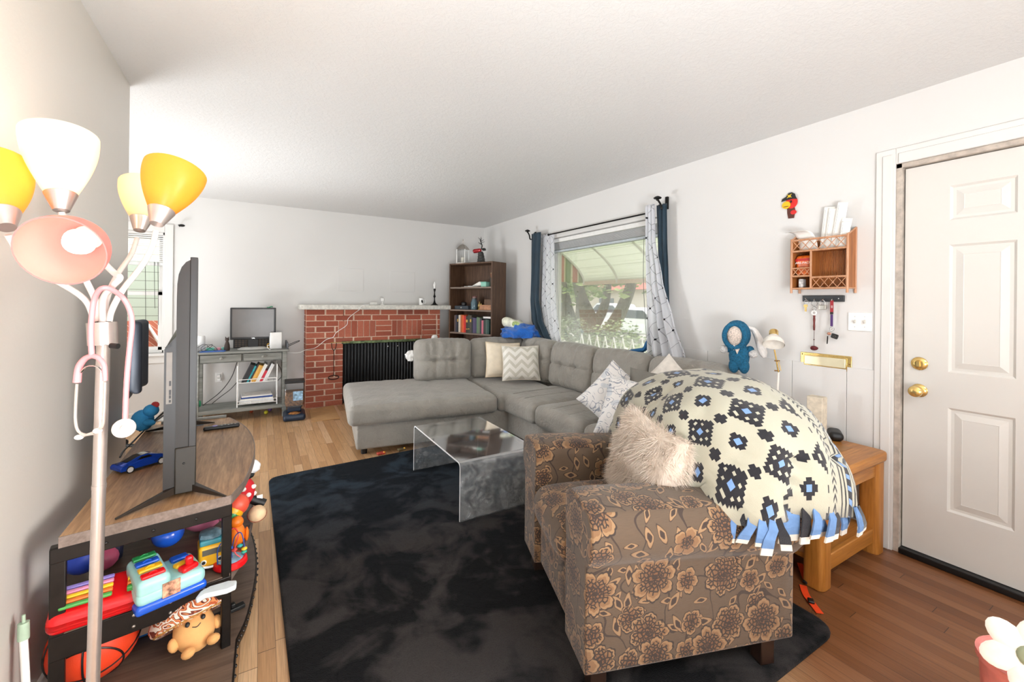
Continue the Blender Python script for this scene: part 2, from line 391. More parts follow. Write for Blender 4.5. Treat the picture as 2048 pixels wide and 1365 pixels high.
p0, p1 = lw[0], lw[1]; mb.prism([(p0[0]-.003, p0[1]), (p0[0]+.012, p0[1]), (p1[0]+.012, p1[1]), (p1[0]-.003, p1[1])], 0, .095)
struct('baseboard_left', mb, m_trim, bevel=.003)
# boarded wainscot below the mail slot
mb = MB(); ys = [1.005, 1.145, 1.44, 1.74, 2.04, 2.34, 2.5]
for a, b in zip(ys, ys[1:]): mb.box(XR-.007, XR+.002, a+.0015, b-.0015, .09, .955)
struct('trim_1', mb, m_wall, bevel=.0015)
# door casing, jamb, leaf
mb = MB()
def casing(mb, a, b, z1, wd=.085, x=XR):
    for (y0, y1, zz0, zz1) in ((b, b+wd, 0, z1+wd), (a-wd, a, 0, z1+wd), (a, b, z1, z1+wd)):
        mb.box(x-.014, x+.002, y0, y1, zz0, zz1)
        mb.box(x-.02, x-.014, y0+.012 if y0 >= b else y0+.03, y1-.03 if y0 >= b else y1-.012, zz0, zz1-.03 if y0 < a or y0 >= b else zz1-.03)
casing(mb, -.02, .93, 2.075)
struct('trim_2', mb, m_trim, bevel=.004)
mb = MB(); mb.box(XR-.004, XR+.16, .905, .93, 0, 2.075).box(XR-.004, XR+.16, -.02, 0, 0, 2.075).box(XR-.004, XR+.16, -.02, .93, 2.05, 2.075)
struct('trim_3', mb, mat('#bcb0a4', .6, 0, .15, 25), bevel=.002)
struct('trim_4', MB().box(XR-.012, XR+.16, -.0, .905, 0, .03), mat('#1c1a1a', .4, .4), bevel=.004)
# six panel door: faces with moulded recesses
dr = thing('door_1', (XR+.022, 0, 0), 0, None, None); dr['kind'] = 'structure'
mb = MB(); mb.box(.0125, .044, .004, .899, .034, 2.045)
ycut = [.004, .175, .397, .506, .728, .899]; zcut = [.034, .29, .807, .985, 1.622, 1.745, 1.917, 2.045]
def dface(a, b, c, d): mb.add([(0, b, c), (0, a, c), (0, a, d), (0, b, d)], [(0, 1, 2, 3)])
for i in range(5):
    for k in range(7):
        a, b, c, d = ycut[i], ycut[i+1], zcut[k], zcut[k+1]
        if i in (1, 3) and k in (1, 3, 5):
            rings = [(0, 0), (.010, .009), (.022, .009), (.05, .001), (.052, .002)]
            V = []
            for dd, hh in rings: V += [(hh, b-dd, c+dd), (hh, a+dd, c+dd), (hh, a+dd, d-dd), (hh, b-dd, d-dd)]
            Fc = []
            for q in range(len(rings)-1):
                for e in range(4): Fc.append((q*4+e, q*4+(e+1) % 4, (q+1)*4+(e+1) % 4, (q+1)*4+e))
            Fc.append(tuple(range(len(V)-4, len(V)))); mb.add(V, Fc)
        else: dface(a, b, c, d)
build('door_leaf', mb, wall_mat('door_paint', '#d8d5cf', .05, 60, .4), dr, smooth=False)
for nm, zz, knob in (('deadbolt', 1.014, False), ('door_knob', .874, True)):
    k = MB().lathe([(0, .0), (.033, .0), (.034, .006), (.028, .012), (.018, .014), (.016, .018), (0, .018)], 28, T(0, .835, zz, 0, 0, -PI/2))
    if knob: k.lathe([(.011, .012), (.011, .03), (.016, .036), (.026, .046), (.029, .058), (.027, .068), (.018, .074), (0, .075)], 28, T(0, .835, zz, 0, 0, -PI/2))
    else: k.add(*(lambda q: (q.v, q.f))(MB().box(-.03, -.014, .829, .841, zz-.014, zz+.014)))
    build(nm, k, m_brass, dr, label='polished brass %s' % ('round knob' if knob else 'deadbolt'))
# ------------------------------------------------------------------ picture window
w2 = thing('window_2', (XR, 0, 0), 0, None, None); w2['kind'] = 'structure'
y0, y1, z0, z1 = WIN2
mb = MB()
for (a, b, c, d) in ((y0-.02, y0+.045, z0, z1), (y1-.045, y1+.02, z0, z1), (y0, y1, z0-.02, z0+.05), (y0, y1, z1-.04, z1+.02)): mb.box(.075, .145, a, b, c, d)
build('window_frame', mb, m_trim, w2, bevel=.004)
build('window_pane', MB().box(.108, .112, y0+.04, y1-.04, z0+.04, z1-.03), m_glass, w2, smooth=False)
build('window_sill', MB().box(-.03, .08, y0-.05, y1+.05, z0-.03, z0), m_trim, w2, bevel=.005)
mb = MB()
for (a, b, c, d) in ((y0-.07, y0, z0, z1+.07), (y1, y1+.07, z0, z1+.07), (y0, y1, z1, z1+.07)): mb.box(-.014, .0, a, b, c, d)
build('window_casing', mb, m_trim, w2, bevel=.003)
# drawn-up blind: headrail, packed slats, bottom rail, cords
bl = thing('window_blind', (XR+.045, 0, 0), 0, 'white slatted blind pulled up to the top of the picture window', 'blind')
build('headrail', MB().box(-.025, .02, y0+.01, y1-.01, 2.01, 2.055), m_whitepl, bl, bevel=.003)
mb = MB()
for k in range(13): mb.box(-.024, .024, y0+.02, y1-.02, 1.925+k*.0062, 1.9275+k*.0062)
build('slat_stack', mb, mat('#f6f6f5', .4, 0, .03, Transmission_Weight=.25), bl, smooth=False)
build('bottom_rail', MB().box(-.026, .026, y0+.015, y1-.015, 1.893, 1.918), mat('#b9c1c4', .35, 0, .05), bl, bevel=.004)
mb = MB().tube(spl([(-.03, 3.99, 1.9), (-.03, 3.985, 1.5), (-.03, 3.97, 1.2), (-.03, 3.98, .86)]), .003, 6)
build('pull_cord', mb, mat('#8b8f8c', .6), bl)
build('pull_cord', MB().tube(spl([(-.03, 2.70, 1.9), (-.03, 2.70, 1.5), (-.03, 2.66, 1.0)]), .0025, 6), mat('#6b6f6d', .6), bl)

# ------------------------------------------------------------------ recess window
w1 = thing('window_1', (0, YB, 0), 0, None, None); w1['kind'] = 'structure'
a, b, z0, z1 = WIN1; zm = 1.36
mb = MB()
for (p, q, c, d) in ((a, a+.04, z0, z1), (b-.02, b+.005, z0, z1), (a, b, z1-.03, z1), (a, b, z0, z0+.03)): mb.box(p, q, .02, .14, c, d)
build('window_frame', mb, m_trim, w1, bevel=.003)
for nm, c, d, yy in (('upper_sash', zm-.02, z1-.03, .09), ('lower_sash', z0+.02, zm+.02, .05)):
    mb = MB().box(a+.04, a+.09, yy, yy+.03, c, d).box(b-.06, b-.02, yy, yy+.03, c, d).box(a+.04, b-.02, yy, yy+.03, c, c+.045).box(a+.04, b-.02, yy, yy+.03, d-.04, d)
    sh = build(nm, mb, m_trim, w1, bevel=.003)
    build('pane', MB().box(a+.08, b-.05, yy+.013, yy+.016, c+.04, d-.03), clear_mat('pane_clear', (1, 1, 1, 1), .5), sh, smooth=False)
mb = MB().box(a-.09, a, -.018, .0, z0-.02, z1+.09).box(b, b+.075, -.018, .0, z0-.02, z1+.09).box(a, b, -.018, 0, z1, z1+.09).box(a-.11, b+.1, -.05, .02, z0-.03, z0).box(a-.09, b+.075, -.016, 0, z0-.11, z0-.03)
build('window_casing', mb, m_trim, w1, bevel=.004)
b2 = thing('window_blind', (0, YB+.03, 0), 0, 'white slatted blind half lowered over the far left window', 'blind')
mb = MB()
for k in range(15): mb.box(a+.03, b-.015, -.0, .02, 1.70+k*.021, 1.712+k*.021)
build('slat_stack', mb, m_whitepl, b2, smooth=False)
build('bottom_rail', MB().box(a+.03, b-.015, -.004, .024, 1.66, 1.695), mat('#d7d8d6', .5), b2, bevel=.003)
for xx, zz in ((-.985, 1.2), (-.955, 1.02), (-1.06, .98)):
    build('pull_cord', MB().tube(spl([(xx-.01, -.012, 1.70), (xx-.005, -.012, 1.4), (xx, -.012, zz)]), .0025, 6), mat('#4c4c4a', .6), b2)
# curtain rod hardware left over window 1
t = thing('curtain_bracket', (-.78, YB, 2.10), 0, 'small dark iron curtain bracket on the back wall beside the lamp shade', 'bracket')
build('bracket_arm', MB().tube([(0, 0, 0), (0, -.06, .005), (.01, -.08, .0)], .007, 8), m_iron, t)
build('finial', MB().ball((.03, -.08, 0), (.028, .014, .014), 12), m_iron, t)

# ------------------------------------------------------------------ outdoors
m_grass = wall_mat('lawn', '#7f8f58', 1, 40, .9, .02)
struct('yard_ground', MB().box(3.12, 40, -20, 60, -.62, -.5), m_grass, smooth=False)
struct('side_yard_ground', MB().box(-8, 3.1, 6.05, 20, -.6, -.4), m_grass, smooth=False)
struct('street', MB().box(14.0, 21, -20, 60, -.50, -.485), mat('#b9b6b0', .8, 0, .06, 3), smooth=False)
struct('sidewalk', MB().box(11.2, 12.6, -20, 60, -.50, -.475), mat('#d6d0c6', .8, 0, .05, 3), smooth=False)
def stripes():
    n = NT('striped_awning_end'); x, y, z = n.sep(n.obj()); f = n.math('FRACT', n.math('DIVIDE', x, .24))
    n.base(n.ramp(f, [(0, lin('#c9786a')), (.36, lin('#e6dcc0')), (.46, lin('#8b9a68')), (.86, lin('#e6dcc0'))], True)); n.set(Roughness=.6); return n.m
aw = thing('window_awning', (3.1, 0, 0), 0, 'curved pale aluminium awning with striped ends outside the picture window', 'awning')
prof = [(0, 2.22), (.28, 2.13), (.55, 2.0), (.78, 1.84), (.9, 1.7), (.93, 1.60)]
n_aw = NT('awning_skin'); _x = n_aw.sep(n_aw.obj())[0]; n_aw.base(n_aw.mix(n_aw.math('LESS_THAN', n_aw.math('FRACT', n_aw.math('DIVIDE', _x, .115)), .09), lin('#eef0e6'), lin('#b3b5a0'))); n_aw.set(Roughness=.5); n_aw.p.inputs['Emission Strength'].default_value = 0
trn = n_aw.n('ShaderNodeBsdfTranslucent'); trn.inputs[0].default_value = lin('#f3f7ec'); mxs = n_aw.n('ShaderNodeMixShader'); mxs.inputs[0].default_value = .45
n_aw.l(n_aw.p.outputs[0], mxs.inputs[1]); n_aw.l(trn.outputs[0], mxs.inputs[2]); n_aw.l(mxs.outputs[0], n_aw.out.inputs[0])
mb = MB(); P2 = spl([(p[0], 0, p[1]) for p in prof], 3)
for i in range(len(P2)-1):
    a_, b_ = P2[i], P2[i+1]; mb.add([(a_.x, 1.6, a_.z), (b_.x, 1.6, b_.z-.006), (b_.x, 4.80, b_.z-.006), (a_.x, 4.80, a_.z)], [(0, 1, 2, 3)])
build('canopy', mb, n_aw.m, aw, smooth=False, solid=.006)
for yy in (2.05, 2.75, 3.45, 4.12, 4.78): build('rib', MB().tube([(p.x-.01, yy, p.z-.02) for p in P2], .016, 6), m_whitepl, aw)
build('front_rail', MB().box(.91, .95, 1.6, 4.81, 1.565, 1.615), mat('#e3c9b4', .5), aw, bevel=.004)
mb = MB(); pe = [(p.x, p.z) for p in P2]+[(.0, 1.60)]
mb.add([(x, 4.8, z) for x, z in pe]+[(x, 4.812, z) for x, z in pe], [tuple(range(len(pe))), tuple(range(2*len(pe)-1, len(pe)-1, -1))]); build('striped_end', mb, stripes(), aw, smooth=False)
# tree
m_bark = mat('#5f5a4c', .9, 0, .25, 9, .8, 30, .02); 
def leaf_mat(h1, h2):
    n = NT('leaves'+h1[1:]); inf = n.n('ShaderNodeNewGeometry'); n.base(n.ramp(inf.outputs['Random Per Island'], [(0, lin(h1)), (1, lin(h2))])); n.set(Roughness=.6); return n.m
def leaves(mb, c, rad, n, size):
    for _ in range(n):
        d = Vector((R.gauss(0, 1), R.gauss(0, 1), R.gauss(0, 1))).normalized()*(R.random()**.4)
        p = Vector(c)+Vector((d.x*rad[0], d.y*rad[1], d.z*rad[2])); q = Matrix.Translation(p) @ Matrix.Rotation(R.random()*6.3, 4, 'Z') @ Matrix.Rotation(R.random()*3, 4, 'X'); s_ = size*(.6+.8*R.random())
        mb.add([(-s_, 0, 0), (0, -s_*.45, 0), (s_, 0, 0), (0, s_*.45, 0)], [(0, 1, 2, 3)], q)
tr = thing('front_yard_tree', (6.4, 7.3, -.5), 0, 'thick forked tree trunk in the yard seen through the picture window', 'tree')
mb = MB(); mb.tube(spl([(0, 0, 0), (.05, -.02, .7), (.0, .05, 1.3), (-.12, .3, 2.0), (-.2, .6, 3.2)]), [.34, .3, .27, .25, .25, .25, .24, .24, .24, .24, .23, .22, .22, .2, .2, .2, .2, .19, .18, .18, .17, .16, .15, .14, .13, .12, .12, .12, .1, .1, .1, .1, .1][:33], 12)
for pth, r0 in (([(0, 0, .8), (.1, -.5, 1.3), (.2, -.9, 2.1), (.2, -1.2, 3.2)], .19), ([(0, 0, .9), (0, .7, 1.3), (0, 1.1, 2.2), (0, 1.5, 3.2)], .17), ([(0, 0, 1.2), (.2, -.2, 1.9), (.1, -.4, 3.2)], .13), ([(0, 0, .45), (.1, .8, .75), (.2, 1.6, 1.5), (.2, 2.1, 2.6)], .12)):
    q = spl(pth); mb.tube(q, [r0*(1-.6*i/len(q)) for i in range(len(q))], 10)
build('trunk', mb, m_bark, tr)
mb = MB()
for _ in range(34): leaves(mb, (R.uniform(-1, 1.6), R.uniform(-3.2, 3.4), R.uniform(2.2, 4.6)), (.8, .8, .5), 150, .09)
build('foliage', mb, leaf_mat('#55703a', '#a8b878'), tr, smooth=False)
for i, (x, y, rr, lab) in enumerate(((4.9, 3.55, .55, 'leafy green shrub below the right end of the picture window'), (4.9, 5.02, .55, 'leafy green shrub below the middle of the picture window'), (5.2, 6.6, .6, 'grey green shrub outside at the left of the window'))):
    mb = MB(); leaves(mb, (0, 0, .78), (rr, rr+.15, .80), 3200, .034)
    build('garden_shrub', mb, leaf_mat(['#4d6a35', '#5a7440', '#6c7a55'][i], ['#b9c99a', '#a9bb86', '#a9b394'][i]), None, smooth=False, loc=(x, y, -.5), label=lab, cat='shrub')
# picket fence tops seen low in the window
t = thing('zigzag_fence', (3.95, 0, -.5), 0, 'white zigzag garden edging low outside the right end of the window', 'fence')
mb = MB()
for k in range(12):
    yy = 2.9+k*.16; mb.tube([(0, yy, 1.08), (0, yy+.08, 1.36), (0, yy+.16, 1.08)], .012, 5)
build('zigzag_rail', mb, m_white, t); build('fence_board', MB().box(.01, .03, 2.9, 4.9, 0, 1.12), mat('#b0755d', .8), t)
# parked cars
def car(loc, rz, lab, col, h=1.0):
    t = thing('parked_car', loc, rz, lab, 'car')
    side = [(-2.2, .35), (-2.15, .75), (-1.3, .92), (-.75, 1.38), (.75, 1.42), (1.5, .95), (2.2, .82), (2.25, .4)]
    mb = MB(); mb.prism([(x, z*h) for x, z in side], -.85, .85, Matrix.Rotation(PI/2, 4, 'X')); build('body', mb, mat(col, .25, 0, .02), t, bevel=.08)
    mb = MB(); mb.prism([(-1.15, .98*h), (-.7, 1.31*h), (.68, 1.34*h), (1.25, .98*h)], -.87, .87, Matrix.Rotation(PI/2, 4, 'X')); build('windows', mb, mat('#37444c', .1, 0, .05), t, bevel=.02)
    for x in (-1.4, 1.4):
        for s_ in (-1, 1): build('wheel', MB().cyl((x, s_*.88, .34), (x, s_*.68, .34), .34, n=20), mat('#26272a', .6), t, bevel=.03)
    return t
car((15.4, 14.0, -.48), PI/2, 'white parked car nearest the window, hood facing left', '#f0f2f3', 1.12)
car((18.6, 19.2, -.48), PI/2, 'silver white parked car further up the street', '#d9dfe2', 1.25)
hs = thing('neighbour_house', (29, 30, -.5), 0, 'pale house with reddish roof across the street', 'house')
build('wall', MB().box(-3, 3, -14, 14, 0, 3), mat('#d9cfc4', .8), hs, smooth=False)
mb = MB().prism([(-3.6, 2.9), (3.6, 2.9), (0, 5.2)], -14.5, 14.5, Matrix.Rotation(PI/2, 4, 'X')); build('roof', mb, mat('#b06a5c', .8), hs, smooth=False)
for yy in (-9, -3, 4, 10): build('window', MB().box(-3.05, -2.98, yy, yy+1.8, .9, 2.2), mat('#5c6a72', .2), hs, smooth=False)
for i, (x, y) in enumerate(((18, 22), (22.6, 11), (17, 34), (22, 48), (21, 27.5))):
    t = thing('street_tree', (x, y, -.5), 0, ['round green tree across the street', 'round tree near the right side of the view across the street', 'tree left of the house across the street', 'far left tree at the end of the street', 'tree in front of the house across the street'][i], 'tree')
    build('trunk', MB().cyl((0, 0, 0), (0, 0, 2.2), .2, .13), m_bark, t)
    mb = MB(); leaves(mb, (0, 0, 3.4), (2, 2, 1.6), 1500, .2); build('foliage', mb, leaf_mat('#6d8050', '#b5bf92'), t, smooth=False)
# next-door wall and fence beyond the recess window
def siding():
    n = NT('lap_siding'); x, y, z = n.sep(n.obj()); f = n.math('FRACT', n.math('DIVIDE', z, .13))
    n.base(n.mix(n.math('LESS_THAN', f, .08), n.mix(n.math('GREATER_THAN', z, 1.85), lin('#a9b5a8'), lin('#efe6cf')), lin('#7d8579'))); n.set(Roughness=.8); return n.m
struct('neighbour_wall', MB().box(-7, 2, 8.2, 8.4, -.5, 4.5), siding(), smooth=False)
def redfence():
    n = NT('red_board_fence'); x, y, z = n.sep(n.obj()); d = n.math('FRACT', n.math('DIVIDE', n.math('ADD', x, z), .075))
    n.base(n.mix(n.math('LESS_THAN', d, .1), lin('#bb6a55'), lin('#e9c9bb'))); n.set(Roughness=.8); return n.m
t = thing('yard_fence', (0, 7.0, -.4), 0, 'red board fence crossed by white diagonal bars outside the far left window', 'fence')
build('fence_board', MB().box(-3, .5, 0, .03, 0, 1.42), redfence(), t, smooth=False)
mb = MB()
for k in range(-6, 4): mb.tube([(k*.5, -.02, .9), (k*.5+.25, -.02, 1.4), (k*.5+.5, -.02, .9)], .03, 4)
build('diagonal_bar', mb, m_white, t)
# ------------------------------------------------------------------ rug
def rug_mat():
    n = NT('navy_black_plush'); v = n.obj(); a = n.noise(v, 2.2, 4, .55, 1.4); b = n.noise(v, 5.5, 3, .5, .8); f = n.noise(n.mapv(v, (1, 1.7, 1)), 260, 2); x, y, z = n.sep(v)
    navy = n.mix(n.math('MULTIPLY', n.math('SUBTRACT', y, 1.9, clamp=True), .9, clamp=True), lin('#08080b'), lin('#07111b'))
    lite = n.mix(n.math('MULTIPLY', n.math('SUBTRACT', y, 2.2, clamp=True), .8, clamp=True), lin('#3b3736'), lin('#223747'))
    k = n.math('MULTIPLY', n.math('SUBTRACT', n.math('ADD', n.math('MULTIPLY', a, .65), n.math('MULTIPLY', b, .4)), .485, clamp=True), 9, clamp=True)
    c = n.mix(k, navy, lite); c = n.mix(n.math('MULTIPLY', n.math('SUBTRACT', .5, f, clamp=True), 2.2, clamp=True), c, lin('#050507'))
    n.base(c); n.set(Roughness=.95, Sheen_Weight=.04, Sheen_Roughness=.5); n.p.inputs['Specular IOR Level'].default_value = .1
    n.bump(n.math('ADD', f, n.math('MULTIPLY', b, 3)), .9, .006); return n.m
def rounded_poly(pts, r, n=6):
    o = []; N = len(pts)
    for i in range(N):
        p = Vector(pts[i]+(0,)); a = (Vector(pts[i-1]+(0,))-p).normalized(); b = (Vector(pts[(i+1) % N]+(0,))-p).normalized()
        for k in range(n+1):
            t = k/n; q = (p+a*r)*(1-t)**2+p*2*t*(1-t)+(p+b*r)*t*t; o.append((q.x, q.y))
    return o
rp = rounded_poly([(.055, 3.545), (.115, .80), (2.0, .80), (2.06, 3.68)], .09)
mb = MB().prism(rp, 0, .022)
rug = build('area_rug', mb, rug_mat(), bevel=.008, label='dark navy and black plush area rug in the middle of the floor', cat='rug')
# loose pile along the surface and edge
def pile():
    mb = MB()
    for _ in range(30000):
        x = R.uniform(.06, 2.03); y = R.uniform(.83, 3.66)
        if y < 1.2 and x > 1.0 and R.random() < .7: continue
        e = 3.54+.068*(x-.055)
        if y > e-.01 or x < .062+.022*(3.545-y)+.01: continue
        a = R.random()*6.3; l = R.uniform(.006, .013); dx, dy = math.cos(a)*l, math.sin(a)*l; wd = .0012
        mb.add([(x-dy*.09, y+dx*.09, .021), (x+dy*.09, y-dx*.09, .021), (x+dx, y+dy, .021+l*.7)], [(0, 1, 2)])
    return mb
rp_ = build('rug_pile', pile(), rug.data.materials[0], rug, smooth=False, kind='stuff')

# ------------------------------------------------------------------ sectional sofa
def sofa_mat():
    n = NT('grey_microfibre'); v = n.obj(); a = n.noise(v, 7, 3, .5); f = n.noise(v, 420, 2)
    n.base(n.mix(f, n.ramp(a, [(.3, lin('#827e76')), (.7, lin('#9b968d'))]), lin('#a29d95'))); n.set(Roughness=.85, Sheen_Weight=.35, Sheen_Roughness=.4)
    n.bump(n.math('ADD', n.math('MULTIPLY', n.noise(v, 16, 3, .6, 1.2), 1.0), n.math('MULTIPLY', f, .08)), .55, .02); return n.m
m_sofa = sofa_mat(); m_stitch = mat('#a29f97', .8)
sofa = thing('sectional_sofa', (2.0, 3.6, 0), 0, 'grey tufted sectional sofa with an open chaise end before the fireplace', 'sofa')
SO = Vector((2.0, 3.6, 0))
def w2l(M_): return Matrix.Translation(-SO) @ M_
CH = Matrix.Translation((.615, 3.665, 0)) @ Matrix.Rotation(math.radians(-7), 4, 'Z')   # chaise frame
def seatfn(dents, crown=.02, sag=0):
    def fn(p, n):
        z = p.z
        if n.z > .2:
            e = (1-abs(n.x)**4)*(1-abs(n.y)**4); z += crown*e
            for ax, at in dents:
                d = (n.x if ax == 'x' else n.y)-at; z -= .008*math.exp(-(d/.028)**2)
            z += .004*mnoise.noise(p*9)
        return (p.x, p.y, z)
    return fn
def backfn(cols, rows, wd):
    def fn(p, n):
        y = p.y; k = math.exp(-(n.z/.10)**2)
        if n.y < -.2:
            puff = .035*(1-n.x**4)*(1-n.z**4); y -= puff
            for c_ in cols:
                y += .016*math.exp(-((n.x-c_)/.05)**2)
                for r_ in rows: y += .040*math.exp(-((n.x-c_)/.12)**2-((n.z-r_)/.10)**2)
            for r_ in rows: y += .018*math.exp(-((n.z-r_)/.05)**2)
            y += .013*mnoise.noise(Vector((p.x*20, p.z*8, 3)))+.006*math.sin(p.x*70+3*mnoise.noise(p*6))*max(0, n.z-.3)
        z = p.z
        if n.z > .5: z += .016*(1-n.x**2)+.010*mnoise.noise(Vector((p.x*18, 0, 1)))*abs(1)
        return (p.x, y, z)
    return fn
def sofa_part(name, mb): return build(name, mb, m_sofa, sofa, ang=60)
def block(name, x0, x1, y0, y1, z0, z1, frame, r=.03, fn=None, seg=10, tilt=0):
    c = ((x0+x1)/2, (y0+y1)/2, (z0+z1)/2)
    M_ = w2l(frame @ Matrix.Translation(c) @ Matrix.Rotation(tilt, 4, 'X'))
    return sofa_part(name, MB().rbox((x1-x0, y1-y0, z1-z0), r, seg, M=M_, fn=fn))
I4 = Matrix.Identity(4)
RW = Matrix.Translation((2.0, 3.72, 0)) @ Matrix.Rotation(-PI/2, 4, 'Z')   # right section: local x runs toward the camera, y toward the wall
# bases
block('base', .07, 1.47, .06, 1.13, .055, .275, CH, .02, seg=4)
block('base', .02, 2.04, .06, .88, .055, .27, RW, .02, seg=4)
# chaise seat
block('seat_cushion', 0, 1.325, 0, 1.16, .262, .435, CH, .055, seatfn([('x', -.45), ('x', -.08), ('x', .27), ('x', .62), ('y', -.55)], .012), (26, 20, 4))
# corner seat
block('seat_cushion', 1.335, 2.02, .02, 1.0, .26, .425, CH, .05, seatfn([('x', 0)], .008), (12, 14, 4))
# right seats
for k in range(3):
    x0 = .06+k*.635
    block('seat_cushion', x0, x0+.63, -.005, .72, .255, .435, RW, .055, seatfn([('x', -.33), ('x', .33), ('y', -.35), ('y', .3)], .018), (16, 18, 4))
# back frames
block('back_frame', .76, 2.24, .98, 1.14, .2, .70, CH, .05, seg=6)
block('back_frame', -.6, 2.04, .76, .89, .2, .74, RW, .05, seg=6)
# back cushions
bf = backfn([-.33, .33], [.02], 1)
block('back_cushion', .715, 1.355, .90, 1.09, .425, .88, CH, .07, bf, (22, 4, 22), -.05)
block('back_cushion', 1.362, 2.05, .93, 1.11, .42, .875, CH, .07, backfn([0], [.1], 1), (20, 4, 20), -.06)
for x0, x1 in ((-.62, -.05), (-.02, .635), (.65, 1.30), (1.31, 2.0)):
    block('back_cushion', x0, x1, .66, .86, .425, .885, RW, .07, bf if x0 > -.3 else backfn([0], [.1], 1), (20, 4, 20), -.13)
# arm at the hidden end, feet
block('sofa_arm', 1.975, 2.13, .04, .88, .055, .60, RW, .06, seg=6)
for (fx, fy, fr) in ((.14, .14, CH), (.14, 1.05, CH), (.3, .12, RW), (2.0, .12, RW), (2.0, .8, RW)):
    build('sofa_foot', MB().cyl((0, 0, 0), (0, 0, .06), .025, .03, 12, M=w2l(fr @ Matrix.Translation((fx, fy, 0)))), m_black, sofa)
# stitched seams on the seats
for k in range(3):
    x0 = .06+k*.635
    for xx in (x0+.315-.315*.33, x0+.315+.315*.33):
        build('seam_stitching', MB().tube([RW @ Vector((xx, y, .452+.004-(.010 if y < .1 else 0)))-SO for y in (.05, .2, .35, .5, .64)], .0016, 5), m_stitch, sofa)
# ------------------------------------------------------------------ acrylic coffee table
t = thing('coffee_table', (1.28, 2.73, .022), 0, 'clear acrylic waterfall coffee table standing on the dark rug', 'coffee table')
def waterfall(x0, x1, L2, h, th, r):
    pr = [(-L2, 0)]+[(-L2, h-r)]+[(-L2+r-r*math.cos(a), h-r+r*math.sin(a)) for a in [k*PI/16 for k in range(1, 9)]]
    pr += [(-p, q) for p, q in reversed(pr)]; pr2 = []
    for i, p in enumerate(pr):
        a = Vector(pr[max(i-1, 0)]); b = Vector(pr[min(i+1, len(pr)-1)]); d = (b-a).normalized(); pr2.append((p[0]+d.y*th, p[1]-d.x*th))
    mb = MB(); n = len(pr); v = [(x, p[0], p[1]) for x in (x0, x1) for p in pr]+[(x, p[0], p[1]) for x in (x0, x1) for p in pr2]
    mb.slot(0)
    fs = [(i, i+1, n+i+1, n+i) for i in range(n-1)]+[(2*n+i, 3*n+i, 3*n+i+1, 2*n+i+1) for i in range(n-1)]
    eg = [(i, 2*n+i, 2*n+i+1, i+1) for i in range(n-1)]+[(n+i, n+i+1, 3*n+i+1, 3*n+i) for i in range(n-1)]+[(0, n, 3*n, 2*n), (n-1, 3*n-1, 4*n-1, 2*n-1)]
    mb.add(v, fs); b0 = len(mb.v)-len(v); mb.slot(1)
    for f in eg: mb.f.append(f); mb.fm.append(1)
    return mb
build('acrylic_sheet', waterfall(-.27, .27, .44, .345, .010, .035), [m_acryl, m_acryl_edge], t, ang=30)

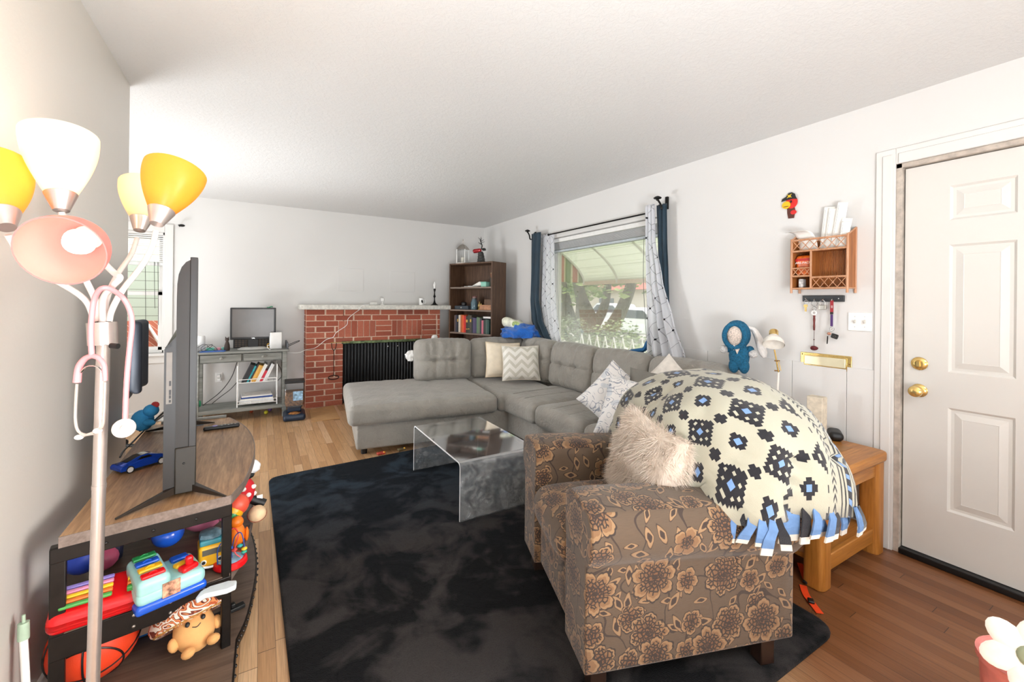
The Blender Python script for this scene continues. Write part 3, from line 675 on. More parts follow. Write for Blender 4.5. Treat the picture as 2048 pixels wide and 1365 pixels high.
# ------------------------------------------------------------------ floral armchair
def floral():
    n = NT('floral_tapestry'); uv = n.uv(); wp = n.noise(uv, 9, 2, .5); wv = n.vec('ADD', uv, n.comb(n.math('MULTIPLY', wp, .03), n.math('MULTIPLY', n.noise(uv, 7, 2), .03)))
    def layer(T_, off, npet, R0, rnd=.75):
        sv = n.mapv(wv, (1/T_, 1/T_, 1), (0, 0, 0), off); vo = n.n('ShaderNodeTexVoronoi', voronoi_dimensions='2D'); n.l(sv, vo.inputs['Vector']); vo.inputs['Scale'].default_value = 1; vo.inputs['Randomness'].default_value = rnd
        d = n.vec('SUBTRACT', sv, vo.outputs['Position']); dx, dy, _ = n.sep(d); cr, cg, cb = n.sep(vo.outputs['Color'])
        r = n.math('SQRT', n.math('ADD', n.math('MULTIPLY', dx, dx), n.math('MULTIPLY', dy, dy))); th = n.math('ADD', n.math('ARCTAN2', dy, dx), n.math('MULTIPLY', cr, 6.28))
        return dx, dy, r, th, cr, cg, cb
    thread = n.noise(n.mapv(uv, (30, 900, 1)), 1, 2)
    bgc = n.mix(thread, lin('#453526'), lin('#6e5a45')); col = bgc
    stem = n.math('LESS_THAN', n.math('ABSOLUTE', n.math('SUBTRACT', n.noise(wv, 5.5, 1), .5)), .009)
    col = n.mix(stem, col, lin('#2e1e16'))
    # small leaves
    for T_, off, k in ((.062, (3.3, 1.7, 0), 0), (.085, (.4, 7.7, 0), 1)):
        dx, dy, r, th, cr, cg, cb = layer(T_, off, 0, 0, .9)
        a = n.math('MULTIPLY', cr, 6.28); ca, sa = n.math('COSINE', a), n.math('SINE', a)
        ex = n.math('ADD', n.math('MULTIPLY', dx, ca), n.math('MULTIPLY', dy, sa)); ey = n.math('SUBTRACT', n.math('MULTIPLY', dy, ca), n.math('MULTIPLY', dx, sa))
        s = n.math('ADD', n.math('DIVIDE', n.math('ABSOLUTE', ex), .46), n.math('POWER', n.math('DIVIDE', n.math('ABSOLUTE', ey), .2), 1.6)); on = n.math('GREATER_THAN', cg, .35)
        lc = n.ramp(s, [(0, lin('#2a1a14')), (.30, lin('#3a251a')), (.42, lin('#a07e5a')), (.78, lin('#86633f')), (.86, lin('#2a1b15')), (1, lin('#2a1b15'))], True)
        col = n.mix(n.math('MULTIPLY', n.math('LESS_THAN', s, .99), on), col, lc)
    # flowers in two sizes
    for T_, off, k in ((.12, (5.2, 2.2, 0), 5), (.16, (2.2, 5.1, 0), 6), (.205, (.15, .35, 0), 7)):
        dx, dy, r, th, cr, cg, cb = layer(T_, off, k, .4, .62)
        cs = n.math('ABSOLUTE', n.math('COSINE', n.math('MULTIPLY', th, k/2))); sc2 = n.math('ABSOLUTE', n.math('COSINE', n.math('MULTIPLY', th, k*1.5)))
        R_ = n.math('MULTIPLY', n.math('ADD', .58, n.math('ADD', n.math('MULTIPLY', n.math('POWER', cs, .6), .36), n.math('MULTIPLY', sc2, .06))), n.math('ADD', .34, n.math('MULTIPLY', cg, .14)))
        s = n.math('DIVIDE', r, R_); on = n.math('GREATER_THAN', cb, .22 if k == 7 else .45)
        petal = n.ramp(s, [(0, lin('#24150f')), (.12, lin('#7d5230')), (.22, lin('#2d1b13')), (.3, lin('#7d5636')), (.5, lin('#8c6642')), (.78, lin('#a07c56')), (.91, lin('#241712')), (1, lin('#241712'))], True)
        sw = n.n('ShaderNodeTexVoronoi', voronoi_dimensions='2D', feature='DISTANCE_TO_EDGE'); n.l(wv, sw.inputs['Vector']); sw.inputs['Scale'].default_value = 75
        inner = n.math('MULTIPLY', n.math('LESS_THAN', sw.outputs[0], .17), n.math('MULTIPLY', n.math('LESS_THAN', s, n.math('ADD', .45, n.math('MULTIPLY', cr, .42))), n.math('GREATER_THAN', s, .12)))
        petal = n.mix(inner, petal, lin('#22150f')); sepl = n.math('MULTIPLY', n.math('LESS_THAN', cs, .13), n.math('GREATER_THAN', s, .2)); petal = n.mix(sepl, petal, lin('#2a1a13'))
        col = n.mix(n.math('MULTIPLY', n.math('LESS_THAN', s, .99), on), col, petal)
    col = n.mix(n.math('ADD', .18, n.math('MULTIPLY', thread, .30)), col, lin('#38281a'))
    n.base(col); n.set(Roughness=.8, Sheen_Weight=.2); n.bump(n.math('ADD', thread, n.math('MULTIPLY', n.noise(n.obj(), 11, 2), 1.5)), .35, .003); return n.m
m_floral = floral()
RZC = math.atan2(-.31, .951); P0 = (.90, 1.03, 0)
ac = thing('armchair', P0, RZC, 'brown floral tapestry armchair with rolled arms at the front of the room', 'armchair')
MX = Matrix(((0, 0, 1, 0), (1, 0, 0, 0), (0, 1, 0, 0), (0, 0, 0, 1)))
def armprof(m):
    p = [(.005, .105), (.005, .45), (-.012, .468), (-.034, .50), (-.042, .545), (-.034, .595), (-.010, .63), (.03, .640), (.10, .646), (.165, .641), (.198, .622), (.212, .59), (.20, .45), (.20, .105)]
    return [(.80-y if m else y, z) for y, z in (p if not m else p)][::(-1 if m else 1)]
for m_ in (0, 1):
    mb = MB(); pr = armprof(m_); N = 16; v = []; f = []
    for i in range(N+1):
        x = -.01+.79*i/N; e = 0; rd = max(0, 1-i/1.6)*.012
        for (y, z) in pr:
            cy_, cz_ = (.1 if not m_ else .70), .4; zz = z-.045*(i/N)**1.5*(1 if z > .3 else 0)
            k = 1-rd*2 if i == 0 else 1; v.append((x, cy_+(y-cy_)*k, cz_+(zz-cz_)*k if z > .2 else zz))
    n_ = len(pr)
    for i in range(N):
        for j in range(n_): f.append((i*n_+j, (i+1)*n_+j, (i+1)*n_+(j+1) % n_, i*n_+(j+1) % n_))
    f.append(tuple(range(n_))); f.append(tuple(range((N+1)*n_-1, N*n_-1, -1))); mb.add(v, f)
    build('arm', mb, m_floral, ac, bevel=.008, uvbox=1, ang=50)
build('seat_base', MB().rbox((.68, .41, .24), .02, 4, c=(.355, .40, .225)), m_floral, ac, uvbox=1)
def sfn(p, n):
    z = p.z
    if n.z > .2: z += .02*(1-n.x**4)*(1-n.y**4)
    return (p.x-(.02*(1-n.y**4)*(1-n.z**2) if n.x < -.8 else 0), p.y, z)
build('seat_cushion', MB().rbox((.60, .405, .15), .05, (10, 10, 4), c=(.285, .40, .395), fn=sfn), m_floral, ac, uvbox=1)
MB_ = T(.69, .40, .58, 0, 0, .10)
build('backrest', MB().rbox((.16, .70, .58), .06, (4, 14, 14), M=MB_), m_floral, ac, uvbox=1)
build('back_cushion', MB().rbox((.15, .42, .42), .06, (4, 10, 10), M=T(.56, .40, .66, 0, 0, .15)), m_floral, ac, uvbox=1)
for x, y in ((.05, .06), (.05, .74), (.70, .06), (.70, .74)):
    build('leg', MB().box(x-.028, x+.028, y-.028, y+.028, .0, .11), mat('#2a1a12', .4), ac, bevel=.004)
for o in ac.children:
    if o.name.startswith('leg'): o.location.z = 0
ac.location.z = .022

# ------------------------------------------------------------------ patterned fleece throw over the chair back
def aztec():
    n = NT('geometric_fleece'); u, v, _ = n.sep(n.uv()); u = n.math('ADD', u, .20)
    T_ = .185
    def cell(x, o): return n.math('SUBTRACT', n.math('FRACT', n.math('ADD', n.math('DIVIDE', x, T_), o)), .5)
    def q(x, N=18): return n.math('DIVIDE', n.math('ADD', n.math('FLOOR', n.math('MULTIPLY', x, N)), .5), N)
    def dia(ou, ov): return n.math('ADD', n.math('ABSOLUTE', q(cell(u, ou))), n.math('ABSOLUTE', q(cell(v, ov))))
    cream, dark, blue = lin('#a8a492'), lin('#17151b'), lin('#6c8cb8')
    col = cream
    d1 = dia(0, 0); col = n.mix(n.math('LESS_THAN', d1, .34), col, dark)
    chk = n.math('GREATER_THAN', n.math('SINE', n.math('MULTIPLY', n.math('SUBTRACT', q(cell(u, 0)), q(cell(v, 0))), PI*18)), -2)
    ring = n.math('MULTIPLY', n.math('GREATER_THAN', d1, .19), n.math('LESS_THAN', d1, .245)); alt = n.math('LESS_THAN', n.math('FRACT', n.math('MULTIPLY', q(cell(u, 0)), 9)), .5)
    col = n.mix(n.math('MULTIPLY', ring, alt), col, cream); col = n.mix(n.math('LESS_THAN', d1, .075), col, blue)
    for ou, ov, cc in ((.5, .5, blue),):
        d = dia(ou, ov); col = n.mix(n.math('LESS_THAN', d, .20), col, dark); col = n.mix(n.math('LESS_THAN', d, .06), col, cc)
    for ou, ov in ((.5, 0), (0, .5)):
        d = dia(ou, ov); col = n.mix(n.math('LESS_THAN', d, .13), col, dark); col = n.mix(n.math('LESS_THAN', d, .03), col, cream)
    # arrow line, stripes and blue border toward one long edge
    def band(a, b): return n.math('MULTIPLY', n.math('GREATER_THAN', u, a), n.math('LESS_THAN', u, b))
    s = n.math('SUBTRACT', u, .30)
    col = n.mix(n.math('GREATER_THAN', u, .262), col, cream)
    arrow = n.math('MULTIPLY', band(.285, .315), n.math('LESS_THAN', n.math('FRACT', n.math('DIVIDE', n.math('ADD', v, n.math('ABSOLUTE', s)), .022)), .45)); col = n.mix(arrow, col, dark)
    for a, b in ((.345, .353), (.366, .374), (.384, .404), (.414, .422), (.435, .443), (.450, .458)): col = n.mix(band(a, b), col, dark)
    col = n.mix(n.math('MULTIPLY', band(.386, .402), n.math('LESS_THAN', n.math('FRACT', n.math('DIVIDE', v, .03)), .4)), col, blue)
    col = n.mix(n.math('GREATER_THAN', u, .475), col, blue)
    col = n.mix(n.math('MULTIPLY', band(.50, .525), n.math('LESS_THAN', n.math('FRACT', n.math('DIVIDE', v, .04)), .55)), col, dark)
    n.base(col); n.set(Roughness=.95, Sheen_Weight=.3); n.bump(n.math('ADD', n.noise(n.obj(), 300, 2), n.math('MULTIPLY', n.noise(n.obj(), 9, 3), 6)), .3, .004); return n.m
bk = thing('throw_blanket', P0, RZC, 'cream and black geometric fleece throw with blue tasselled hem heaped over the armchair back', 'blanket')
bk.location.z = .022
def bl_hem(ph):
    c_, s_ = math.cos(ph), math.sin(ph)
    z = .52 if c_ < 0 else .45
    w_ = s_*s_
    return z*(1-w_)+(.575 if s_ < 0 else .60)*w_
def bl_point(ph, t, extra=0):
    c_, s_ = math.cos(ph), math.sin(ph)
    rx = .36 if c_ < 0 else .345; ry = .47 if s_ < 0 else .50
    rho = (abs(c_/rx)**2.7+abs(s_/ry)**2.7)**(-1/2.7)
    a = t*PI/2*1.0; zt = .985; zh = bl_hem(ph)
    r = rho*math.sin(a)**.92; z = zh+(zt-zh)*max(0, math.cos(a))**.75
    fold = t**3*(.022*math.sin(ph*9+1)+.014*math.sin(ph*17+2*t)+.02*mnoise.noise(Vector((ph*3, t*3, 9))))
    cr = abs(mnoise.noise(Vector((ph*2.2+t*3.5, t*2.5, 4)))); r += fold-.045*t*math.exp(-(cr/.05)**2)*.8; x = .755+r*c_; y = .385+r*s_
    z += .012*mnoise.noise(Vector((x*6, y*6, 1)))*1.2
    nn = (mnoise.noise(Vector((x*5+3, y*5, z*5)))*.03+.012*abs(mnoise.noise(Vector((x*9, y*9+z*4, 5)))))*min(1, 1.6*t); return Vector((x+nn*c_, y+nn*s_, z-extra))
mb = MB(); NU, NV = 96, 30
V = [bl_point(2*PI*i/NU, max(.0, j/NV)) for j in range(NV+1) for i in range(NU)]
fs = [(j*NU+i, (j+1)*NU+i, (j+1)*NU+(i+1) % NU, j*NU+(i+1) % NU) for j in range(NV) for i in range(NU)]
mb.add(V, fs)
for j in range(NV+1):
    for i in range(NU):
        ph = 2*PI*i/NU; s_ = j/NV*.62*(1.0); mb.uvs[j*NU+i] = (s_*math.cos(ph)*1.0, s_*math.sin(ph))
m_az = aztec()
fl_ = build('fleece', mb, m_az, bk, ang=80); sol = fl_.modifiers.new('s', 'SOLIDIFY'); sol.thickness = .006; sol.offset = 1
m_tas = mat('#5f7ea8', .9, 0, .1); m_tasw = mat('#cfc8bc', .9)
for k in range(58):
    ph = -PI*.92+k*(PI*1.05)/57; p = bl_point(ph, .985); q = bl_point(ph, .985)
    L_ = R.uniform(.075, .105); c_, s_ = math.cos(ph), math.sin(ph); tx, ty = -s_, c_; wd = .015
    mb = MB(); jx = R.uniform(-.02, .02)
    pts = [p+Vector((0, 0, .012)), p+Vector((c_*.012, s_*.012, -.02)), p+Vector((c_*.016+tx*jx, s_*.016+ty*jx, -.05)), p+Vector((c_*.012+tx*jx*1.6, s_*.012+ty*jx*1.6, -L_))]
    for i in range(3):
        a, b = pts[i], pts[i+1]; w0, w1 = (wd*.5, wd, wd*1.15, wd*1.2)[i], (wd*.5, wd, wd*1.15, wd*1.2)[i+1]; mb.slot(1 if i == 2 and k % 3 else (1 if i == 2 else 0))
        e = Vector((tx, ty, 0)); nrm = Vector((c_, s_, 0))*.003
        vs = [a-e*w0+nrm, a+e*w0+nrm, b+e*w1+nrm, b-e*w1+nrm, a-e*w0-nrm, a+e*w0-nrm, b+e*w1-nrm, b-e*w1-nrm]
        if i == 2:
            mid = a*.45+b*.55; vm = [a-e*w0+nrm, a+e*w0+nrm, mid+e*w1+nrm, mid-e*w1+nrm, a-e*w0-nrm, a+e*w0-nrm, mid+e*w1-nrm, mid-e*w1-nrm]
            mb.slot(0); mb.add(vm, [(0, 1, 2, 3), (7, 6, 5, 4), (0, 3, 7, 4), (1, 5, 6, 2)]); vs = [mid-e*w1+nrm, mid+e*w1+nrm, b+e*w1+nrm, b-e*w1+nrm, mid-e*w1-nrm, mid+e*w1-nrm, b+e*w1-nrm, b-e*w1-nrm]; mb.slot(1)
        mb.add(vs, [(0, 1, 2, 3), (7, 6, 5, 4), (0, 3, 7, 4), (1, 5, 6, 2), (3, 2, 6, 7)])
    build('tassel', mb, [m_tas if k % 4 != 2 else m_az, m_tasw], bk)

# ------------------------------------------------------------------ cushions
def pillow_mb(w_, h_, th, n=22, pinch=.07, wr=.0, seed=0):
    """two-sided stuffed square, corners pulled out; x width, z height, y thickness"""
    mb = MB()
    def side(sg):
        def fn(u, v):
            a, b = u*2-1, v*2-1; x = a*(1-pinch*(1-b*b)*abs(a)); z = b*(1-pinch*(1-a*a)*abs(b))
            t_ = ((1-a**4)*(1-b**4))**.55; y = sg*th/2*t_+wr*t_*mnoise.noise(Vector((x*2.5+seed, z*2.5, sg)))
            return (x*w_/2, y, z*h_/2)
        return fn
    n1 = n; 
    for sg in (-1, 1):
        f = side(sg); v = [f(i/n1, j/n1) for j in range(n1+1) for i in range(n1+1)]; b0 = len(mb.v)
        fs = [(j*(n1+1)+i, j*(n1+1)+i+1, (j+1)*(n1+1)+i+1, (j+1)*(n1+1)+i) for j in range(n1) for i in range(n1)]
        if sg > 0: fs = [tuple(reversed(q)) for q in fs]
        mb.add(v, fs)
        for j in range(n1+1):
            for i in range(n1+1): mb.uvs[b0+j*(n1+1)+i] = (i/n1, j/n1)
    return mb
def edge_pts(w_, h_, pinch=.07, n=12):
    o = []
    for k in range(n): a = -1+2*k/n; o.append((a*w_/2, 0, -h_/2*(1-pinch*(1-a*a))))
    for k in range(n): b = -1+2*k/n; o.append((w_/2*(1-pinch*(1-b*b)), 0, b*h_/2))
    for k in range(n): a = 1-2*k/n; o.append((a*w_/2, 0, h_/2*(1-pinch*(1-a*a))))
    for k in range(n): b = 1-2*k/n; o.append((-w_/2*(1-pinch*(1-b*b)), 0, b*h_/2))
    return o
def pillow(name, w_, h_, th, m, loc, rot, label, piping=None, group=None, pinch=.07, wr=.01, seed=0):
    t = thing(name, loc, rot, label, 'pillow', group)
    build('pillow_cover', pillow_mb(w_, h_, th, pinch=pinch, wr=wr, seed=seed), m, t, ang=80)
    if piping: build('piping', MB().tube(edge_pts(w_, h_, pinch), .005, 6, closed=True), piping, t)
    return t
def chevron():
    n = NT('chevron_cover'); u, v, _ = n.sep(n.uv()); z = n.math('ABSOLUTE', n.math('SUBTRACT', n.math('FRACT', n.math('MULTIPLY', u, 3.0)), .5))
    f = n.math('FRACT', n.math('ADD', n.math('MULTIPLY', v, 4.2), n.math('MULTIPLY', z, 1.5))); sl = n.noise(n.mapv(n.uv(), (90, 9, 1)), 1, 3)
    c = n.mix(n.math('MULTIPLY', n.math('LESS_THAN', n.math('ADD', f, n.math('MULTIPLY', sl, .22)), .55), .9), lin('#f3efe6'), lin('#cfcabb')); n.base(c); n.set(Roughness=.6, Sheen_Weight=.3); n.bump(sl, .15, .002); return n.m
m_cream = mat('#efe0c8', .7, 0, .05, 14, .3, 18, .01, Sheen_Weight=.4)
pillow('throw_pillow', .40, .40, .13, m_cream, (2.36, 4.20, .655), (-.30, .05, -.28), 'plain cream throw pillow at the back in the sofa corner', mat('#e2cfb0', .7), seed=2)
pillow('throw_pillow', .41, .38, .14, chevron(), (2.43, 3.93, .65), (-.33, .0, -.40), 'ivory chevron patterned throw pillow leaning in the sofa corner', mat('#e8e0d0', .7), seed=5)
def floralblue(k):
    n = NT('blue_sketch_print%d' % k); a = n.noise(n.uv(), 3.2+k, 2, .5, 2.0)
    ln = n.math('LESS_THAN', n.math('ABSOLUTE', n.math('SUBTRACT', a, .5)), .02); patch = n.math('GREATER_THAN', n.noise(n.uv(), 2.1, 2), .56)
    c = n.mix(n.math('MULTIPLY', patch, .35), lin('#efece9'), lin('#9fb3c6')); c = n.mix(n.math('MULTIPLY', ln, .7), c, lin('#5d6c85')); n.base(c); n.set(Roughness=.7); return n.m
pillow('throw_pillow', .40, .40, .14, floralblue(0), (2.20, 2.26, .63), (-.50, .62, -1.15), 'white throw pillow with blue grey print tipped on one corner', seed=1)
pillow('throw_pillow', .42, .42, .14, floralblue(1), (2.12, 2.02, .60), (-.45, .15, -1.05), 'pale blue print pillow standing behind the fluffy pillow', seed=7)
pillow('throw_pillow', .40, .38, .13, mat('#77746d', .85, 0, .06, 12, .3, 30, .01), (2.29, 1.97, .66), (-.2, .1, -1.0), 'grey throw pillow wedged between the white print pillow and the throw', seed=9)
pillow('throw_pillow', .36, .36, .12, mat('#e9e2d8', .8), (2.52, 2.06, .70), (-.2, .75, -1.25), 'off white pillow, only its upper corner showing above the grey pillow', seed=4)
# fluffy faux fur pillow
fp = thing('fluffy_pillow', (0, 0, 0), 0, 'shaggy cream faux fur pillow on the armchair seat', 'pillow')
FM = ac.matrix_basis @ T(.40, .375, .635, -PI/2-.06) @ Matrix.Rotation(-.20, 4, 'X')
FM = Matrix.Translation((P0[0], P0[1], .022)) @ Matrix.Rotation(RZC, 4, 'Z') @ T(.375, .31, .635, -PI/2+.0) @ Matrix.Rotation(-.22, 4, 'X') @ Matrix.Rotation(.10, 4, 'Y')
fp.matrix_world = FM
m_fur = mat('#d9cabb', .75, 0, .05, 10); pm = pillow_mb(.42, .36, .15, 24)
build('pillow_cover', pm, m_fur, fp, ang=80)
mb = MB(); n1 = 24; nf = len(pm.f)
for _ in range(15000):
    f = pm.f[R.randrange(nf)]; a, b, c_, d_ = [Vector(pm.v[i]) for i in f]; u_, v_ = R.random(), R.random()
    p = (a*(1-u_)+b*u_)*(1-v_)+(d_*(1-u_)+c_*u_)*v_; nr = (b-a).cross(d_-a)
    if nr.length < 1e-12: continue
    nr.normalize(); edge = max(abs(p.x)/.21, abs(p.z)/.18); out = Vector((p.x, 0, p.z)).normalized()*max(0, edge-.55)*2.0
    cl = mnoise.noise_vector(p*16)*.9; dr_ = (nr*.55+out+cl+Vector((0, 0, -.45))+Vector((R.gauss(0, .25), R.gauss(0, .2), R.gauss(0, .25)))).normalized(); L_ = R.uniform(.028, .052)
    sd = dr_.cross(Vector((R.gauss(0, 1), R.gauss(0, 1), R.gauss(0, 1)))).normalized()*.00075
    q1 = p+dr_*L_*.5+Vector((0, 0, -.002)); q2 = p+dr_*L_+Vector((0, 0, -.010))
    mb.add([p-sd, p+sd, q1+sd*.8, q1-sd*.8, q2], [(0, 1, 2, 3), (3, 2, 4)])
build('fur', mb, m_fur, fp, smooth=False, kind='stuff')

# ------------------------------------------------------------------ oak end table by the wall
et = thing('end_table', (2.2, .93, 0), 0, 'golden oak end table with rounded legs between the armchair and the wall', 'end table')
W_, D_ = .69, .62
build('tabletop', MB().prism(rounded_poly([(0, 0), (W_, 0), (W_, D_), (0, D_)], .05), .49, .54), m_oak, et, bevel=.012)
build('top_inlay', MB().box(.12, W_-.12, .12, D_-.12, .5405, .5415).add([], []), mat('#9a6a34', .35), et)
build('apron', MB().box(.05, W_-.05, .03, .05, .41, .49).box(.05, W_-.05, D_-.05, D_-.03, .41, .49).box(.03, .05, .05, D_-.05, .41, .49).box(W_-.05, W_-.03, .05, D_-.05, .41, .49), m_oak, et, bevel=.003)
for x in (.06, W_-.05):
    for y in (.06, D_-.06):
        build('leg', MB().prism(rounded_poly([(x-.05, y-.045), (x+.045, y-.045), (x+.045, y+.045), (x-.05, y+.045)], .03), 0, .49), m_oak_z, et, bevel=.004)
build('lower_shelf', MB().box(.05, W_-.04, .05, D_-.05, .10, .125), m_oak, et, bevel=.003)
for ya, yb in ((.035, .06), (D_-.06, D_-.035)): build('shelf_rail', MB().box(.09, W_-.08, ya, yb, .06, .135), m_oak, et, bevel=.004)
# ------------------------------------------------------------------ brick fireplace
FY = 5.66
def brick_mat():
    n = NT('red_brick'); g = n.n('ShaderNodeNewGeometry'); v = n.obj()
    c = n.ramp(g.outputs['Random Per Island'], [(0, lin('#a5553f')), (.4, lin('#bb654a')), (.75, lin('#c9745a')), (1, lin('#96503f'))])
    n.base(n.mix(n.math('MULTIPLY', n.noise(v, 45, 4), .55), c, lin('#5d2c22'))); n.set(Roughness=.8); n.bump(n.noise(v, 120, 3), .5, .003); return n.m
m_brick = brick_mat(); m_mortar = mat('#dcc0aa', .9, 0, .1, 40, .4, 150, .002)
fp_ = thing('fireplace', (1.31, FY, 0), 0, 'red brick fireplace with pale stone mantel on the back wall', 'fireplace')
FX0, FX1 = .462, 2.165; OX0, OX1, OZ = .888, 1.93, .765
def L_(x, y, z): return (x-1.31, y-FY, z)
mb = MB()
for (a, b, c, d) in ((FX0, OX0, 0, 1.195), (OX1, FX1, 0, 1.195), (OX0, OX1, OZ, 1.195)): mb.box(a-1.31+.004, b-1.31-.004, .006, YB-FY, c, d)
build('mortar', mb, m_mortar, fp_, smooth=False)
mb = MB(); ph = .0703
def brick(a, b, c, d): mb.box(a-1.31, b-1.31, 0, .05, c, d)
SX = [.83, 1.28, 1.49, 1.90]
for r in range(17):
    z0 = r*ph+.004; z1 = z0+.060; off = (.11 if r % 2 else 0)
    segs = [(FX0, FX1)]
    if z1 < OZ+.01: segs = [(FX0, OX0), (OX1, FX1)]
    elif 12 <= r <= 14: segs = [(FX0, SX[0]), (SX[1], SX[2]), (SX[3], FX1)]
    for a, b in segs:
        x = a-off if b-a > .3 else a
        while x < b-.01:
            p, q = max(x, a), min(x+.21, b)
            if q-p > .02: brick(p+.005, q-.005, z0, z1)
            x += .2205
for a, b in ((SX[0], SX[1]), (SX[2], SX[3])):
    n_ = round((b-a)/.0703)
    for k in range(n_): brick(a+(b-a)*k/n_+.004, a+(b-a)*(k+1)/n_-.004, 12*ph+.004, 15*ph-.006)
for r in range(17):                     # returns on the sides
    mb.box(FX0-1.31-.001, FX0-1.31+.05, .055, YB-FY, r*ph+.004, r*ph+.064); mb.box(FX1-1.31-.05, FX1-1.31+.001, .055, YB-FY, r*ph+.004, r*ph+.064)
build('brickwork', mb, m_brick, fp_, smooth=False, bevel=.002)
mb = MB(); pts_ = rounded_poly([(.385-1.31, 5.50-FY), (2.262-1.31, 5.50-FY), (2.262-1.31, YB-FY), (.385-1.31, YB-FY)], .02)
mb.prism(pts_, 1.195, 1.253); build('mantel_shelf', mb, mat('#d4d2c9', .85, 0, .12, 30, .8, 60, .006), fp_, bevel=.008)
mb = MB().box(OX0-1.31, OX1-1.31, YB-FY-.01, YB-FY-.004, .0, OZ).box(OX0-1.31, OX0-1.31+.01, .05, YB-FY, 0, OZ).box(OX1-1.31-.01, OX1-1.31, .05, YB-FY, 0, OZ).box(OX0-1.31, OX1-1.31, .05, YB-FY, OZ-.01, OZ)
build('firebox', mb, mat('#191615', .9, 0, .3, 8), fp_, smooth=False)
build('brass_lintel', MB().box(OX0-1.31-.02, OX1-1.31+.02, -.014, .03, OZ-.002, OZ+.03), mat('#6b7a55', .45, .6, .5, 25), fp_, bevel=.003)
def scr(u, v):
    x = OX0-1.31+.005+(OX1-OX0-.01)*u; return (x, .012+.008*math.sin(u*2*PI*26), .02+(OZ-.03)*v)
m_scr = clear_mat('chain_screen', (.15, .14, .14, 1), .5, .3, .45, (.03, .03, .03, 1))
build('mesh_screen', MB().surf(scr, 260, 1), m_scr, fp_)
for k in (0, 1): build('screen_pull', MB().ball((1.44+k*.13-1.31, -.005, OZ-.055), .009, 10).cyl((1.44+k*.13-1.31, .0, OZ-.045), (1.44+k*.13-1.31, .0, OZ-.02), .002, n=6), m_chrome, fp_)
build('grate_log', MB().cyl((.1, .11, .1), (.5, .12, .12), .045, .04, 10), mat('#3a2a20', .9), fp_)
# log tongs hanging on the brick
t = thing('fireplace_tool', (.777, FY-.02, .78), 0, 'black wire fireplace tool hanging on the bricks left of the firebox', 'fireplace tool')
build('rod', MB().tube([(0, 0, -.09), (0, 0, -.40)], .004, 6), m_iron, t)
build('fork_handle', MB().tube(spl([(-.028, 0, 0), (-.022, 0, -.06), (0, 0, -.09), (.02, 0, -.06), (.028, 0, 0)]), .004, 6), m_iron, t)
build('loop_end', MB().tube([(.06*math.cos(a), 0, -.425+.025*math.sin(a)) for a in [k*PI/8 for k in range(16)]], .005, 6, closed=True), m_iron, t)
build('hook_nail', MB().tube([(-.04, .02, .002), (.19, 0, .004)], .004, 6), m_brass, t)
# faint patched panels over the mantel
for i, (a, b) in enumerate((((676, 536), (727, 583)), ((780, 543), (829, 585)))):
    p, q = PY(*a, YB), PY(*b, YB); struct('trim_%d' % (5+i), MB().box(p.x, q.x, YB-.004, YB+.002, q.z, p.z), m_wall, bevel=.002)

# things on the mantel
def put(x, y, Y, z): p = PY(x, y, Y); return Vector((p.x, p.y, z))
MZ = 1.253
t = thing('candlestick', put(869, 605, 5.62, MZ), 0, 'black turned candlestick lamp with frosted bulb at the right end of the mantel', 'candlestick')
build('stem', MB().lathe([(.048, 0), (.05, .006), (.03, .016), (.014, .04), (.008, .07), (.007, .10), (.015, .115), (.018, .125), (.009, .14), (.007, .18), (.012, .20), (.016, .215), (.014, .23), (0, .232)], 20), m_iron, t)
build('bulb', MB().lathe([(.012, .23), (.013, .245), (.02, .27), (.021, .285), (.012, .31), (.004, .325), (0, .33)], 16), mat('#f4f2ee', .3), t)
t = thing('mug', put(843, 607, 5.60, MZ), 0, 'small white mug with black drawing on the mantel beside the candlestick', 'mug')
build('cup', MB().lathe([(0, .002), (.030, 0), (.034, .004), (.034, .092), (.031, .094), (.030, .09), (.030, .01), (0, .008)], 22), m_white, t)
build('handle', MB().tube(spl([(.033, 0, .075), (.055, 0, .07), (.055, 0, .03), (.033, 0, .02)]), .005, 8), m_white, t)
build('printed_figure', MB().prism([(.0, .03), (.014, .03), (.016, .05), (.008, .07), (-.006, .072), (-.012, .055), (-.008, .045)], 0, .0012, T(-.006, -.0345, 0) @ Matrix.Rotation(PI/2, 4, 'X')), m_black, t)
t = thing('indoor_camera', put(765, 605, 5.62, MZ), 0, 'small white indoor camera on the middle of the mantel', 'camera')
build('base', MB().lathe([(.028, 0), (.028, .008), (.01, .014), (.008, .04), (0, .04)], 18), m_whitepl, t); build('head', MB().rbox((.045, .04, .05), .014, 4, c=(0, 0, .065)), m_whitepl, t)
t = thing('power_adapter', put(747, 604, 5.60, MZ+.035), 0, 'white plug adapter strip beside the small camera on the mantel', 'adapter')
build('adapter_body', MB().rbox((.09, .03, .035), .006, 3, c=(0, 0, -.0175)), mat('#dcdad4', .4), t)
cord = spl([put(738, 603, 5.49, MZ+.004), put(724, 609, 5.49, MZ-.01), put(718, 618, 5.495, 1.19)]+[PY(x, y, 5.62) for x, y in ((717, 621), (697, 637), (693, 651), (673, 665), (666, 675), (652, 680), (631, 696))]+[PY(x, y, 5.5) for x, y in ((612, 700), (598, 706), (580, 706), (556, 704))]+[PY(x, y, 5.42) for x, y in ((545, 702), (536, 697), (535, 692), (542, 690))], 6)
tag(build('white_cable', MB().tube(cord, .0035, 6), m_white), 'long white cable running from the mantel down across the bricks to the desk', 'cable')

